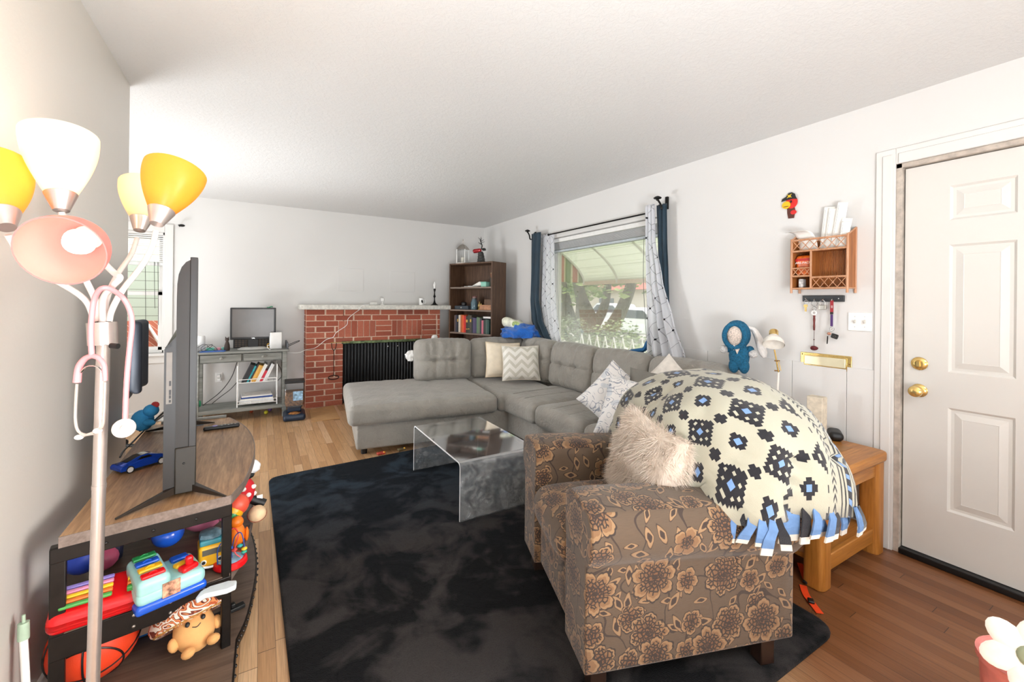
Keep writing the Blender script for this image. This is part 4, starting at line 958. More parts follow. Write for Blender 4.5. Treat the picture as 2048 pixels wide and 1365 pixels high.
# cardboard sheet and pet feeder on the floor
cb = [PZ(x, y, 0) for x, y in ((618, 822), (667, 812), (680, 838), (624, 845))]
tag(build('cardboard_sheet', MB().prism([(p.x, p.y) for p in reversed(cb)], .002, .008), m_carton), 'flat sheet of cardboard on the floor in front of the bricks', 'cardboard')
pf = thing('pet_feeder', (.325, 5.27, 0), -.05, 'gravity pet feeder with clear bin of kibble and navy tray', 'pet feeder')
m_navy = mat('#1d2b3f', .4); m_kib = mat('#a26a35', .8, 0, .45, 60, .9, 70, .01)
build('tray', MB().rbox((.22, .30, .07), .03, 4, c=(0, 0, .036)), m_navy, pf); build('bowl_kibble', MB().ball((0, -.07, .062), (.065, .06, .026), 16), m_kib, pf)
build('neck', MB().box(-.07, .07, -.01, .12, .07, .15), m_navy, pf, bevel=.01)
build('kibble', MB().prism([(-.085, .15), (.085, .15), (.09, .19), (.09, .30), (-.09, .30), (-.09, .19)], -.1, .07, T(0, 0, 0, 0, PI/2)), m_kib, pf, bevel=.006)
build('clear_bin', MB().prism([(-.07, .13), (.07, .13), (.096, .18), (.096, .40), (-.096, .40), (-.096, .18)], -.105, .078, T(0, 0, 0, 0, PI/2)), m_jar, pf, bevel=.012)
build('lid', MB().rbox((.20, .19, .025), .01, 3, c=(0, .01, .41)), m_black, pf)
build('label_sticker', MB().box(-.015, .08, -.082, -.080, .21, .31), mat('#8fb2cc', .4, 0, .4, 40), pf, smooth=False)

# ------------------------------------------------------------------ angled bookshelf and what it holds
BS = Vector((2.241, 5.531, 0)); BR = math.radians(-67.6)
bs = thing('bookshelf', BS, BR, 'tall dark walnut bookshelf standing angled in the corner', 'bookshelf')
bw, bd, bh, tk = .776, .285, 1.83, .020
build('side_panel', MB().box(0, tk, 0, bd, 0, bh), m_book_wood, bs, bevel=.001); build('side_panel', MB().box(bw-tk, bw, 0, bd, 0, bh), m_book_wood, bs, bevel=.001)
m_bw2 = wood_mat('walnut_edge', [(.3, '#6f5e52'), (.6, '#8d7c70'), (.75, '#9d8d82')], 'x', 1)
build('back_panel', MB().box(tk, bw-tk, bd-.008, bd-.002, .06, bh), m_book_wood, bs)
SZ = [.075, .27, .58, .89, 1.20, 1.505, 1.83]
for z in SZ: build('shelf', MB().box(tk, bw-tk, .002, bd-.009, z-tk, z), m_bw2 if z < 1.8 else m_book_wood, bs, bevel=.001)
build('kick_board', MB().box(tk, bw-tk, .03, .045, 0, .055), m_book_wood, bs)
BF = Matrix.Translation(BS) @ Matrix.Rotation(BR, 4, 'Z')
def on_shelf(x, y, z): return BF @ Vector((x, y, z))
cols = [('#5c4b45', 'brown'), ('#343a48', 'slate blue'), ('#20242c', 'black'), ('#cdc3b2', 'cream'), ('#b6683c', 'tan orange'), ('#e2613a', 'bright orange'), ('#c7322d', 'red'), ('#3b332d', 'dark brown'), ('#3b4538', 'dark olive'), ('#4f463f', 'umber'), ('#2c323a', 'charcoal'), ('#55496b', 'purple'), ('#45405c', 'dusky violet'), ('#5f7b5d', 'sage green'), ('#69735f', 'grey green'), ('#3d3d42', 'dark grey'), ('#c66b7b', 'pink'), ('#3a413d', 'blackish green'), ('#4f6159', 'teal grey'), ('#2d4b47', 'deep teal')]
x = .085; ords = ['first', 'second', 'third', 'fourth', 'fifth', 'sixth', 'seventh', 'eighth', 'ninth', 'tenth', 'eleventh', 'twelfth', 'thirteenth', 'fourteenth', 'fifteenth', 'sixteenth', 'seventeenth', 'eighteenth', 'nineteenth', 'twentieth']
hts = [.23, .235, .23, .235, .24, .235, .225, .225, .24, .235, .21, .205, .2, .215, .21, .2, .175, .185, .19, .185]
for i, (h_, nm) in enumerate(cols):
    wd = .026+.010*R.random(); hh = hts[i]
    if i == 4: wd = .03
    b = MB().slot(0).box(0, .003, 0, .15, 0, hh).box(wd-.003, wd, 0, .15, 0, hh).box(0, wd, -.004, .002, 0, hh).slot(1).box(.003, wd-.003, .003, .147, .003, hh-.004)
    if i in (2, 7, 9): b.slot(2).box(.004, wd-.004, -.0052, -.004, hh*.62, hh*.78)
    if i in (7, 8): b.slot(2).box(.004, wd-.004, -.0052, -.004, hh*.2, hh*.24)
    o = build('book', b, [mat(h_, .6), m_paper, mat('#c9a54e', .5)], None, smooth=False, loc=on_shelf(x, .02+.01*R.random(), .89), rotz=BR, label='%s book, %s from the left on the crowded lower shelf' % (nm, ords[i]), cat='book', group='books on the bookshelf')
    x += wd+.0008
o = build('book', MB().slot(0).box(0, .15, 0, .11, 0, .003).box(0, .15, 0, .11, .02, .023).slot(1).box(.002, .148, .003, .107, .003, .02), [mat('#e2dfe4', .5), m_paper], None, smooth=False, loc=on_shelf(.60, .03, .89+.202), rotz=BR, label='pale book lying across the tops of the upright books at the right', cat='book', group='books on the bookshelf')
for o_ in bpy.data.objects:
    if o_.name.startswith('book') and o_.get('group'): pass
# middle compartment
def sthing(name, x, y, z, lab, cat_, rz=0): return thing(name, on_shelf(x, y, z), BR+rz, lab, cat_)
t = sthing('storage_box', .16, .12, 1.20, 'flat dark grey box on the middle shelf of the bookshelf', 'box'); build('box_body', MB().box(-.10, .15, -.07, .08, 0, .05), mat('#3b434a', .4), t, bevel=.003); build('clasp', MB().box(.015, .035, -.073, -.07, .018, .034), m_chrome, t)
t = sthing('black_candle_jar', .18, .11, 1.25, 'round black jar standing on the flat dark grey box', 'jar'); build('jar_body', MB().lathe([(0, 0), (.03, 0), (.038, .012), (.038, .035), (.03, .05), (0, .052)], 20), m_black, t)
for i, (x_, y_, z_, c_, lab) in enumerate(((.33, .16, 1.20, '#a58a86', 'tall rosy glass jar at the back of the middle shelf'), (.395, .08, 1.20, '#64808c', 'blue grey glass jar in the middle of the shelf'))):
    t = sthing('glass_jar', x_, y_, z_, lab, 'jar'); build('jar_body', MB().lathe([(0, .003), (.04, 0), (.045, .01), (.045, .10+.03*(1-i)), (.032, .125+.03*(1-i)), (.032, .14+.03*(1-i)), (.028, .14+.03*(1-i)), (.028, .12), (.04, .10), (.04, .01), (0, .008)], 22), mat(c_, .15, 0, .1, 12, Transmission_Weight=.3), t)
    build('lid', MB().lathe([(0, .14+.03*(1-i)), (.034, .14+.03*(1-i)), (.034, .155+.03*(1-i)), (0, .157+.03*(1-i))], 20), mat('#4b4746' if i else '#6d3b35', .4), t)
t = sthing('gold_figurine', .50, .07, 1.20, 'small shiny gold figurine on the middle shelf', 'figurine'); build('figurine_body', MB().lathe([(.02, 0), (.022, .01), (.01, .02), (.024, .05), (.016, .075), (.006, .09), (.012, .105), (0, .118)], 16).ball((.03, 0, .06), (.012, .012, .03), 10), m_brass, t)
t = sthing('wooden_box', .615, .10, 1.20, 'larger copper coloured wooden box at the right of the middle shelf', 'box'); build('box_body', MB().box(-.08, .115, -.07, .09, 0, .058), mat('#a9795a', .5, 0, .2, 20), t, bevel=.004); build('box_lid', MB().box(-.083, .118, -.073, .093, .059, .068), mat('#b98a6a', .5), t, bevel=.002)
t = sthing('wooden_box', .64, .11, 1.268, 'small dark brown box stacked on the copper box', 'box'); build('box_body', MB().box(-.05, .08, -.05, .06, 0, .075), mat('#5c4330', .5, 0, .2, 20), t, bevel=.003)
# top compartment
for i in range(4):
    tag(build('paper_sheet', MB().box(-.11+.01*i, .10, -.085, .09, 0, .004), m_paper, None, smooth=False, loc=on_shelf(.30+.045*i, .12, 1.505+.005*i), rotz=BR+.25*i), 'loose white paper, %s sheet of the pile on the top shelf' % ['lowest', 'second', 'third', 'topmost'][i], 'paper', 'papers on the top shelf')
t = sthing('paper_packet', .47, .12, 1.527, 'folded white packet lying on top of the shelf papers', 'packet'); build('packet_body', MB().prism([(-.09, 0), (.06, 0), (.075, .035), (.03, .05), (-.04, .02)], -.06, .06, Matrix.Rotation(PI/2, 4, 'X')), m_paper, t, bevel=.004)
t = sthing('green_tin', .60, .08, 1.505, 'small mint green box at the right of the top shelf', 'box'); build('box_body', MB().box(-.045, .045, -.05, .05, 0, .055), mat('#8ec7b4', .5), t, bevel=.003); build('box_lid', MB().box(-.047, .047, -.052, .052, .052, .066), mat('#7ab8a4', .5), t, bevel=.002)
t = sthing('pencil_cup', .68, .12, 1.505, 'dark cup full of colouring pencils on the top shelf', 'cup'); build('cup', MB().lathe([(0, .003), (.035, 0), (.038, .12), (.034, .12), (.031, .008), (0, .006)], 18), mat('#4a4136', .5), t)
for k in range(12):
    a = k*2.4; r_ = .012+.016*((k*7) % 3)/3; tag(build('pencil', MB().slot(0).cyl((0, 0, .01), (math.cos(a)*.014, math.sin(a)*.014, .155+.012*(k % 3)), .004, n=6).slot(1).cyl((math.cos(a)*.014, math.sin(a)*.014, .155+.012*(k % 3)), (math.cos(a)*.0155, math.sin(a)*.0155, .172+.012*(k % 3)), .004, .0005, 6), [mat(['#d98a3f', '#e8c27a', '#b5532f', '#e9d8b4', '#c97a44', '#8c3a2c'][k % 6], .5), mat('#e6c99a', .6)], None, loc=on_shelf(.68+math.cos(a)*r_*.6, .12+math.sin(a)*r_*.6, 1.512)), 'colouring pencil standing in the dark cup on the top shelf', 'pencil', 'pencils in the dark cup')
# on top of the bookshelf
t = sthing('lantern', .14, .12, 1.83, 'silver white metal lantern on top of the bookshelf', 'lantern', .3)
build('base', MB().box(-.07, .07, -.07, .07, 0, .015), m_nickel, t, bevel=.003)
for sx in (-1, 1):
    for sy in (-1, 1): build('corner_post', MB().box(sx*.062-.005, sx*.062+.005, sy*.062-.005, sy*.062+.005, .015, .20), m_whitepl, t)
build('glass', MB().box(-.058, .058, -.058, .058, .016, .198), clear_mat('lantern_glass', (.97, .98, .98, 1), .8), t, smooth=False)
build('roof', MB().lathe([(.098, .20), (.088, .215), (.055, .25), (.03, .268), (.018, .272), (0, .274)], 4, Matrix.Rotation(PI/4, 4, 'Z')), m_nickel, t, smooth=False); build('finial', MB().cyl((0, 0, .27), (0, 0, .33), .004, n=8).cyl((-.03, 0, .305), (.03, 0, .305), .004, n=8).ball((0, 0, .335), .008, 10), m_nickel, t)
build('candle', MB().cyl((0, 0, .016), (0, 0, .09), .026, n=16), mat('#efe9da', .5), t)
t = sthing('deer_bust', .46, .14, 1.83, 'black deer head bust with glossy red muzzle and antlers on the bookshelf', 'figurine', -.9+PI/2)
build('neck', MB().tube(spl([(0, 0, 0), (.0, 0, .05), (-.005, 0, .11), (-.01, 0, .15)]), [.055]*5+[.05]*5+[.045]*5+[.04]*5+[.035]*4+[.03], 14), mat('#2f302d', .5), t)
build('muzzle', MB().rbox((.12, .055, .055), .026, 4, M=T(-.055, 0, .165, 0, 0, -.15)), mat('#a3242c', .12, .2), t)
for s_ in (-1, 1):
    build('ear', MB().ball((.035, s_*.055, .185), (.03, .03, .012), 10), mat('#2f302d', .5), t)
    b = MB().tube(spl([(.0, s_*.018, .185), (.01, s_*.03, .24), (-.01, s_*.06, .29), (.0, s_*.065, .345)]), [.006]*10+[.005]*10+[.003]*5, 6)
    for q0, q1 in (((.008, s_*.034, .25), (-.04, s_*.05, .275)), ((-.005, s_*.055, .28), (.04, s_*.09, .305)), ((-.006, s_*.062, .31), (-.04, s_*.075, .33))): b.cyl(q0, q1, .004, .002, 6)
    build('antler', b, mat('#23211f', .5), t)

# ------------------------------------------------------------------ distressed grey desk against the back wall
DX0, DX1, DY0, DY1, DZ = -.60, .262, 5.40, 5.80, .752
dk = thing('desk', (DX0, DY0, 0), 0, 'narrow distressed grey console desk against the back wall', 'desk')
W_, D_ = DX1-DX0, DY1-DY0
build('desktop', MB().box(-.01, W_+.012, -.015, D_, DZ-.022, DZ), m_desk, dk, bevel=.004)
build('apron', MB().box(.03, W_-.03, .025, .035, DZ-.12, DZ-.022).box(.01, .03, .03, D_, DZ-.12, DZ-.022).box(W_-.03, W_-.01, .03, D_, DZ-.12, DZ-.022).box(.03, W_-.03, D_-.03, D_-.01, DZ-.12, DZ-.022), mat('#6a6c67', .6, 0, .2, 14), dk)
for k, x0 in enumerate((.06, W_/2+.01)):
    dr_ = build('drawer', MB().box(x0, x0+W_/2-.07, .012, .03, DZ-.108, DZ-.032), m_desk, dk, bevel=.003)
    build('knob', MB().lathe([(.007, 0), (.006, .01), (.014, .018), (.013, .026), (0, .03)], 14, T(x0+(W_/2-.07)/2, .012, DZ-.07, 0, PI/2)), mat('#8f9089', .4, .3), dr_)
for x in (.03, W_-.03):
    for y in (.03, D_-.03): build('leg', MB().box(x-.022, x+.022, y-.022, y+.022, 0, DZ-.022), m_desk, dk, bevel=.003)
build('lower_shelf', MB().box(.0, W_, .01, D_, .10, .14), m_desk, dk, bevel=.003)
build('side_gallery', MB().box(W_-.012, W_+.006, .02, D_, DZ, DZ+.07), mat('#55575a', .5), dk, bevel=.003)
build('side_gallery', MB().box(-.006, .012, .02, D_, DZ, DZ+.07), mat('#55575a', .5), dk, bevel=.003)
mn = thing('monitor', (-.075, 5.60, DZ), 0, 'switched off black computer monitor on the grey desk', 'monitor')
build('screen_housing', MB().rbox((.44, .035, .355), .008, 3, c=(0, 0, .285)), mat('#2a2a2b', .35), mn); build('screen', MB().box(-.20, .20, -.0195, -.018, .135, .445), mat('#5d5650', .25, 0, .08, 4), mn, smooth=False)
build('neck', MB().box(-.05, .05, -.012, .03, .02, .13), m_black, mn, bevel=.004); build('base', MB().lathe([(0, 0), (.15, 0), (.15, .006), (.12, .018), (.05, .024), (0, .024)], 32, Matrix.Scale(.62, 4, (0, 1, 0))), mat('#c9c8c3', .4), mn)
text_part('maker_badge', 'DELL', .014, m_chrome, mn, T(0, -.0185, .121) @ Matrix.Rotation(PI/2, 4, 'X'))
tag(build('green_cloth_scrap', MB().rbox((.06, .03, .014), .006, 4, fn=lambda p, n: (p.x, p.y, p.z+.006*math.sin(p.x*90))), mat('#4f8a6c', .8), None, loc=(.085, 5.60, DZ+.4695)), 'small crumpled green cloth on the top edge of the monitor', 'cloth')
rt = thing('wifi_router', (.145, 5.50, DZ), .12, 'upright white router at the right end of the desk', 'router'); build('router_body', MB().rbox((.12, .04, .185), .01, 3, c=(0, 0, .093)), m_white, rt); build('router_side', MB().box(-.064, -.0605, -.012, .012, .03, .15), mat('#d9d9d7', .5), rt)
t = thing('smart_speaker', (-.555, 5.58, DZ), 0, 'white cylindrical speaker at the left end of the desk', 'speaker'); build('speaker_body', MB().lathe([(0, 0), (.04, 0), (.043, .01), (.043, .15), (.038, .162), (0, .165)], 24), m_white, t)
t = thing('cat_figurine', (-.315, 5.52, DZ), 0, 'dark carved cat figurine left of the monitor', 'figurine'); build('figurine_body', MB().lathe([(.024, 0), (.028, .02), (.024, .06), (.016, .09), (.012, .10), (.019, .115), (.018, .13), (0, .14)], 14), mat('#3a2c25', .6), t)
for s_ in (-1, 1): build('ear', MB().cyl((s_*.011, 0, .128), (s_*.016, 0, .152), .007, .001, 6), mat('#3a2c25', .6), t)
t = thing('keyboard', (-.03, 5.735, DZ+.0), 0, 'dark keyboard standing on edge behind the monitor base', 'keyboard'); build('key_board', MB().box(-.24, .24, 0, .02, 0, .10), m_black, t, bevel=.003)
mb = MB()
for i in range(14):
    for k in range(4): mb.box(-.225+i*.033, -.2+i*.033, -.005, .001, .012+k*.022, .028+k*.022)
build('key_rows', mb, mat('#57493c', .5), t, smooth=False, kind='stuff')
tag(build('blue_mouse_mat', MB().prism(rounded_poly([(-.11, -.06), (.11, -.07), (.12, .06), (-.10, .07)], .02), 0, .004), mat('#2a66c0', .6), None, loc=(-.44, 5.475, DZ+.0005)), 'bright blue mat on the left half of the desk', 'mat')
for i, (x, y, c_, lab) in enumerate(((-.47, 5.60, '#6fd0b8', 'mint green toy block at the back of the desk'), (-.395, 5.60, '#e59aa8', 'pink toy block between the two green ones'), (-.355, 5.62, '#8fd6cc', 'pale turquoise toy block near the cat figurine'))):
    t = thing('toy_block', (x, y, DZ+.0), .2*i, lab, 'toy'); build('block_body', MB().rbox((.07 if i == 0 else .035, .03, .03), .008, 3, c=(0, 0, .015)), mat(c_, .4), t)
t = thing('cable_reel', (-.545, 5.45, DZ+.07), 0, 'tangle of thin black cable looped over the left of the desk', 'cable'); build('loops', MB().tube([(.06*math.cos(a)+.02*a/3, .03*math.sin(a)+.01*math.sin(3*a)+.05, -.03+.035*math.sin(a*1.3)) for a in [k*.25 for k in range(60)]], .002, 5), m_black, t)
t = thing('yellow_cable', (.08, 5.52, DZ+.04), 0, 'yellow network cable loop beside the white router', 'cable'); build('loops', MB().tube([(.02*math.cos(a), 0, .022*math.sin(a)) for a in [k*PI/8 for k in range(17)]], .004, 6), mat('#e3b23a', .5), t)
t = thing('tablet_stand', (.245, 5.50, DZ), 0, 'black wire handle sticking out past the right end of the desk', 'stand'); build('wire_loop', MB().tube(spl([(.02, 0, .02), (.09, -.01, .055), (.13, -.02, .075), (.135, -.02, .085), (.09, 0, .068), (.02, .01, .035)]), .004, 6), m_black, t)
# wire file rack with folders under the desk
fr = thing('file_rack', (-.215, 5.45, .14), 0, 'white wire two tier file rack on the desk shelf', 'file rack')
FWd = .375
for x in (0, FWd):
    for y in (0, .26): build('upright', MB().cyl((x, y, 0), (x, y, .46 if y else .45), .006, n=8), m_white, fr)
for z in (.03, .26):
    mb = MB()
    for (p, q) in (((0, 0, z), (FWd, 0, z)), ((0, .26, z), (FWd, .26, z)), ((0, 0, z), (0, .26, z)), ((FWd, 0, z), (FWd, .26, z)), ((0, 0, z+.035), (FWd, 0, z+.035))): mb.cyl(p, q, .004, n=6)
    for k in range(1, 9): mb.cyl((FWd*k/9, 0, z), (FWd*k/9, .26, z), .002, n=5)
    for k in (1, 2): mb.cyl((FWd*k/3, 0, z), (FWd*k/3, 0, z+.035), .003, n=5)
    build('wire_tray', mb, m_white, fr)
fc = [('#26272a', 'black'), ('#2c2c30', 'charcoal'), ('#2aa0a8', 'turquoise dotted'), ('#3a3430', 'dark brown'), ('#e0ae55', 'yellow'), ('#d9a24a', 'mustard'), ('#ece8df', 'cream'), ('#e9e9e6', 'white'), ('#c92f3f', 'red'), ('#dfe3e6', 'pale grey'), ('#e7e6e2', 'ivory')]
x = .035
for i, (c_, nm) in enumerate(fc):
    wd = .026 if i in (0, 4, 8) else .016; L0 = .21-.01*(i % 3)
    mb = MB().box(0, wd, 0, .22, 0, L0 if i != 8 else .13)
    o = build('folder', mb, mat(c_, .5, 0, .35 if i == 2 else .06, 60 if i == 2 else 30), None, smooth=False, loc=(-.215+x, 5.465, .14+.263)); o.rotation_euler = (0, .42, 0)
    tag(o, '%s folder leaning in the upper tier of the wire rack' % nm, 'folder', 'folders in the wire rack'); x += wd/math.cos(.42)+.001
for i in range(5):
    tag(build('document_stack', MB().box(0, .33-.01*i, 0, .22, 0, .014), mat(['#e9e7e2', '#dfe4ea', '#e5e2da', '#2f4b8f', '#eceae6'][i], .7), None, smooth=False, loc=(-.20+.006*i, 5.46, .14+.036+.0155*i), rotz=.03*(i-2)), '%s bundle of documents in the lower tier of the wire rack' % ['bottom grey', 'second pale blue', 'middle cream', 'blue edged', 'top white'][i], 'documents', 'documents in the wire rack')
# cords, outlet, oddments under the desk
pl_ = struct('outlet_plate', MB().box(-.445, -.375, YB-.006, YB+.002, .36, .47), m_white, bevel=.002)
t = thing('power_plug', (-.41, YB-.006, .415), 0, 'two white plugs in the wall outlet under the desk', 'plug'); build('plug_body', MB().rbox((.035, .04, .03), .006, 3, c=(0, -.02, .02)), m_white, t); build('plug_body', MB().rbox((.035, .04, .03), .006, 3, c=(.005, -.02, -.02)), m_white, t)
for lab, pts in (('thin dark cord curving down under the desk to the floor', ((475, 722), (463, 755), (440, 785), (405, 812))), ('thicker dark cord from the file rack to the desk shelf', ((474, 765), (460, 780), (440, 795), (424, 808))), ('black cord looped at the right desk leg', ((553, 724), (562, 740), (564, 752), (553, 764)))):
    tag(build('desk_cable', MB().tube(spl([PY(x, y, 5.72) for x, y in pts]), .004, 6), mat('#3a3a39', .6)), lab, 'cord')
t = thing('green_tape_roll', tuple(PY(399, 808, 5.5)), 0, 'green roll at the left end of the desk shelf', 'roll'); build('roll', MB().tube([(0, .022*math.cos(a), .022*math.sin(a)) for a in [k*PI/8 for k in range(16)]], .012, 8, closed=True), mat('#2f9c6c', .5), t)
for i, (x, y, c_, lab) in enumerate(((503, 822, '#c2532c', 'small orange ball on the floor under the desk'), (532, 825, '#d8cf3a', 'yellow toy ball on the floor under the desk'), (540, 819, '#6f4f86', 'purple toy ball on the floor under the desk'))):
    p = PZ(x, y+4, 0); t = thing('toy_ball', (p.x, p.y, .022), 0, lab, 'toy ball'); build('ball', MB().ball((0, 0, 0), .022, 16), mat(c_, .4), t)

# office chair glimpsed past the end of the left wall
oc = thing('office_chair', (-1.13, 4.75, 0), -PI/2+.08, 'dark office chair partly hidden behind the end of the left wall', 'office chair')
m_och = mat('#151d2b', .6)
build('backrest', MB().rbox((.44, .07, .60), .035, (6, 3, 8), c=(0, .20, .82), fn=lambda p, n: (p.x, p.y+.05*n.x*n.x, p.z)), m_och, oc)
build('seat', MB().rbox((.48, .46, .09), .04, 6, c=(0, -.06, .47)), m_och, oc)
build('gas_column', MB().cyl((0, -.05, .10), (0, -.05, .43), .028, n=14), m_black, oc)
for k in range(5):
    a = k*2*PI/5; lg = build('base_leg', MB().tube([(0, -.05, .10), (.28*math.cos(a), -.05+.28*math.sin(a), .07)], [.022, .014], 8), m_black, oc); build('caster', MB().cyl((.28*math.cos(a)-.01, -.05+.28*math.sin(a), .028), (.28*math.cos(a)+.01, -.05+.28*math.sin(a), .028), .028, n=14), m_black, lg)
for s_ in (-1, 1): build('armrest', MB().tube(spl([(s_*.22, .15, .47), (s_*.27, .12, .62), (s_*.27, -.06, .65)]), .018, 8), m_black, oc)

# ------------------------------------------------------------------ picture-window curtains
def curtain(name, rows, m, label, folds, amp, depth=0, n=60, X=2.875):
    """rows: (z, left Y, right Y) from the top down; hangs in folds in front of the wall"""
    zs = [r[0] for r in rows]
    def at_(z):
        for (z1, a1, b1), (z2, a2, b2) in zip(rows, rows[1:]):
            if z <= z1 and z >= z2:
                t = (z1-z)/(z1-z2); t = t*t*(3-2*t)*.5+t*.5; return a1+(a2-a1)*t, b1+(b2-b1)*t
        return rows[-1][1:]
    def fn(u, v):
        z = zs[0]+(zs[-1]-zs[0])*v; a, b = at_(z); y = a+(b-a)*u
        w_ = abs(b-a); k = amp*(.55+.9*v*min(1, w_/.3)); x = X+k*math.sin(u*folds*2*PI+.6*math.sin(v*4))+.3*k*math.sin(u*folds*4.7*PI+v*3)-depth*v
        return (min(x, 2.925), y, z)
    mb = MB().surf(fn, n, 40); o = build(name, mb, m, ang=80); tag(o, label, 'curtain'); so = o.modifiers.new('s', 'SOLIDIFY'); so.thickness = .0015; return o
m_teal = mat('#15303f', .7, 0, .1, 12, Sheen_Weight=.3)
def sheer_mat():
    n = NT('sheer_dotted_voile'); v = n.obj(); x, y, z = n.sep(v); T_ = .105
    a = n.math('FRACT', n.math('DIVIDE', n.math('ADD', y, n.math('MULTIPLY', z, .62)), T_)); b = n.math('FRACT', n.math('DIVIDE', n.math('SUBTRACT', y, n.math('MULTIPLY', z, .62)), T_))
    ln = n.math('MAXIMUM', n.math('LESS_THAN', a, .045), n.math('LESS_THAN', b, .045))
    da = n.math('ABSOLUTE', n.math('SUBTRACT', n.math('FRACT', n.math('ADD', a, .4775)), .5)); db = n.math('ABSOLUTE', n.math('SUBTRACT', n.math('FRACT', n.math('ADD', b, .4775)), .5))
    dot = n.math('LESS_THAN', n.math('ADD', n.math('MULTIPLY', da, da), n.math('MULTIPLY', db, db)), .0042)
    c = n.mix(n.math('MULTIPLY', ln, .6), lin('#f1f2f5'), lin('#8f9096')); c = n.mix(dot, c, lin('#202126')); n.base(c); n.set(Roughness=.8)
    tr = n.n('ShaderNodeBsdfTransparent'); tl = n.n('ShaderNodeBsdfTranslucent'); n.l(c, tl.inputs[0]); m1 = n.n('ShaderNodeMixShader'); m1.inputs[0].default_value = .45; n.l(n.p.outputs[0], m1.inputs[1]); n.l(tl.outputs[0], m1.inputs[2])
    m2 = n.n('ShaderNodeMixShader'); n.l(n.math('MAXIMUM', .74, dot), m2.inputs[0]); n.l(tr.outputs[0], m2.inputs[1]); n.l(m1.outputs[0], m2.inputs[2]); n.l(m2.outputs[0], n.out.inputs[0]); return n.m
m_sheer = sheer_mat()
def yz(x, y, X=2.85): p = PX(x, y, X); return p.z, p.y
def rowpx(L, X=2.85):
    o = []
    for (xa, xb, y) in L:
        za, ya = yz(xa, y, X); zb, yb = yz(xb, y, X); o.append(((za+zb)/2, ya, yb))
    return o
curtain('curtain', rowpx([(1064, 1083, 466), (1062, 1081, 530), (1060, 1079, 600), (1063, 1085, 640), (1074, 1096, 668), (1092, 1104, 684)], 2.84), m_teal, 'dark teal curtain gathered at the left of the picture window', 2.5, .018, X=2.835)
curtain('curtain', rowpx([(1083, 1108, 468), (1082, 1110, 540), (1080, 1112, 610), (1086, 1116, 655), (1098, 1121, 690)], 2.89), m_sheer, 'sheer white dotted curtain at the left of the picture window', 3.5, .014, X=2.89)
curtain('curtain', rowpx([(1309, 1330, 408), (1310, 1331, 470), (1312, 1333, 540), (1316, 1333, 600), (1325, 1334, 618)], 2.84), m_teal, 'dark teal curtain hanging behind the sheer at the right of the window', 2.5, .015, X=2.865)
curtain('curtain', rowpx([(1290, 1309, 410), (1290, 1311, 480), (1290, 1325, 560), (1292, 1345, 640), (1296, 1369, 716)], 2.80), m_sheer, 'sheer white dotted curtain flaring out at the right of the window', 3.5, .022, X=2.80)
mb = MB(); p0 = [PX(x, y, 2.83) for x, y in ((1300, 665), (1297, 682), (1290, 698), (1275, 702), (1256, 704))]; mb.tube(spl(p0), [.02]*5+[.03]*5+[.035]*5+[.028]*1+[.02], 10, flat=.6)
tag(build('curtain_tail', mb, mat('#1f5f92', .7)), 'blue end of curtain lying along the top of the sofa under the window', 'curtain')
def rod(a, b, r, name, label):
    t = thing(name, a, 0, label, 'curtain rod'); build('rod', MB().cyl((0, 0, 0), b-a, r, n=10), m_iron, t); return t
t = rod(PX(1097, 470, 2.875), PX(1294, 427, 2.875), .007, 'curtain_rod', 'thin black sheer rod across the top of the picture window'); build('end_cap', MB().ball((0, 0, 0), .014, 10), m_iron, t)
for (fx, fy, bx, by, ex, ey, lab) in ((1055, 464, 1070, 464, 1060, 478, 'black bracket and knob finial at the left end of the picture window'), (1315, 399, 1333, 396, 1323, 418, 'black bracket and knob finial at the right end of the picture window')):
    base = PX(bx, by+6, 2.925); t = thing('curtain_bracket', base, 0, lab, 'bracket'); e = PX(ex, ey, 2.80)-base; f = PX(fx, fy, 2.80)-base
    build('wall_plate', MB().box(-.004, .016, -.012, .012, -.07, .035), m_iron, t, bevel=.002)
    build('bracket_arm', MB().tube(spl([Vector((0, 0, -.05)), Vector((-.05, 0, -.06)), e, Vector((e.x, e.y+.3*(f.y-e.y), (e.z+f.z)/2)), f]), .008, 8), m_iron, t)
    build('finial', MB().lathe([(0, -.012), (.010, -.01), (.012, 0), (.030, .006), (.033, .013), (.02, .022), (.008, .027), (0, .028)], 16, T(f.x, f.y, f.z)), m_iron, t)
# ------------------------------------------------------------------ curved media console by the left wall
CZ, SHZ, BZ = .62, .338, .085
near_l, near_r = PZ(117, 1075, CZ), PZ(462, 990, CZ)
cur = [PZ(x, y, CZ) for x, y in ((462, 990), (490, 955), (508, 905), (503, 872), (485, 850), (458, 835))]
far_l = Vector((near_l.x-.02, cur[-1].y+.01, CZ))
cn = thing('media_console', (-.28, 2.3, 0), 0, 'curved wood and dark metal media console along the left wall under the television', 'media console')
def cpoly(zsrc=None, grow=0, nearY=None):
    pts = [(near_l.x, near_l.y)]+[(p.x+grow, p.y) for p in spl(cur, 6)]+[(far_l.x, far_l.y)]
    if nearY:
        pts[0] = (near_l.x, nearY); pts[1] = (pts[1][0], pts[1][1])
        pts = [pts[0], (-.12, nearY-.02), (-.07, nearY+.03)]+[p for p in pts[2:]]
    return [(x+.28, y-2.3) for x, y in pts]
pl = cpoly()
build('tabletop', MB().prism(pl, CZ-.022, CZ), m_con, cn, bevel=.002)
n_e = NT('console_edge_band'); n_e.base(lin('#7d6c5f')); n_e.set(Roughness=.4)
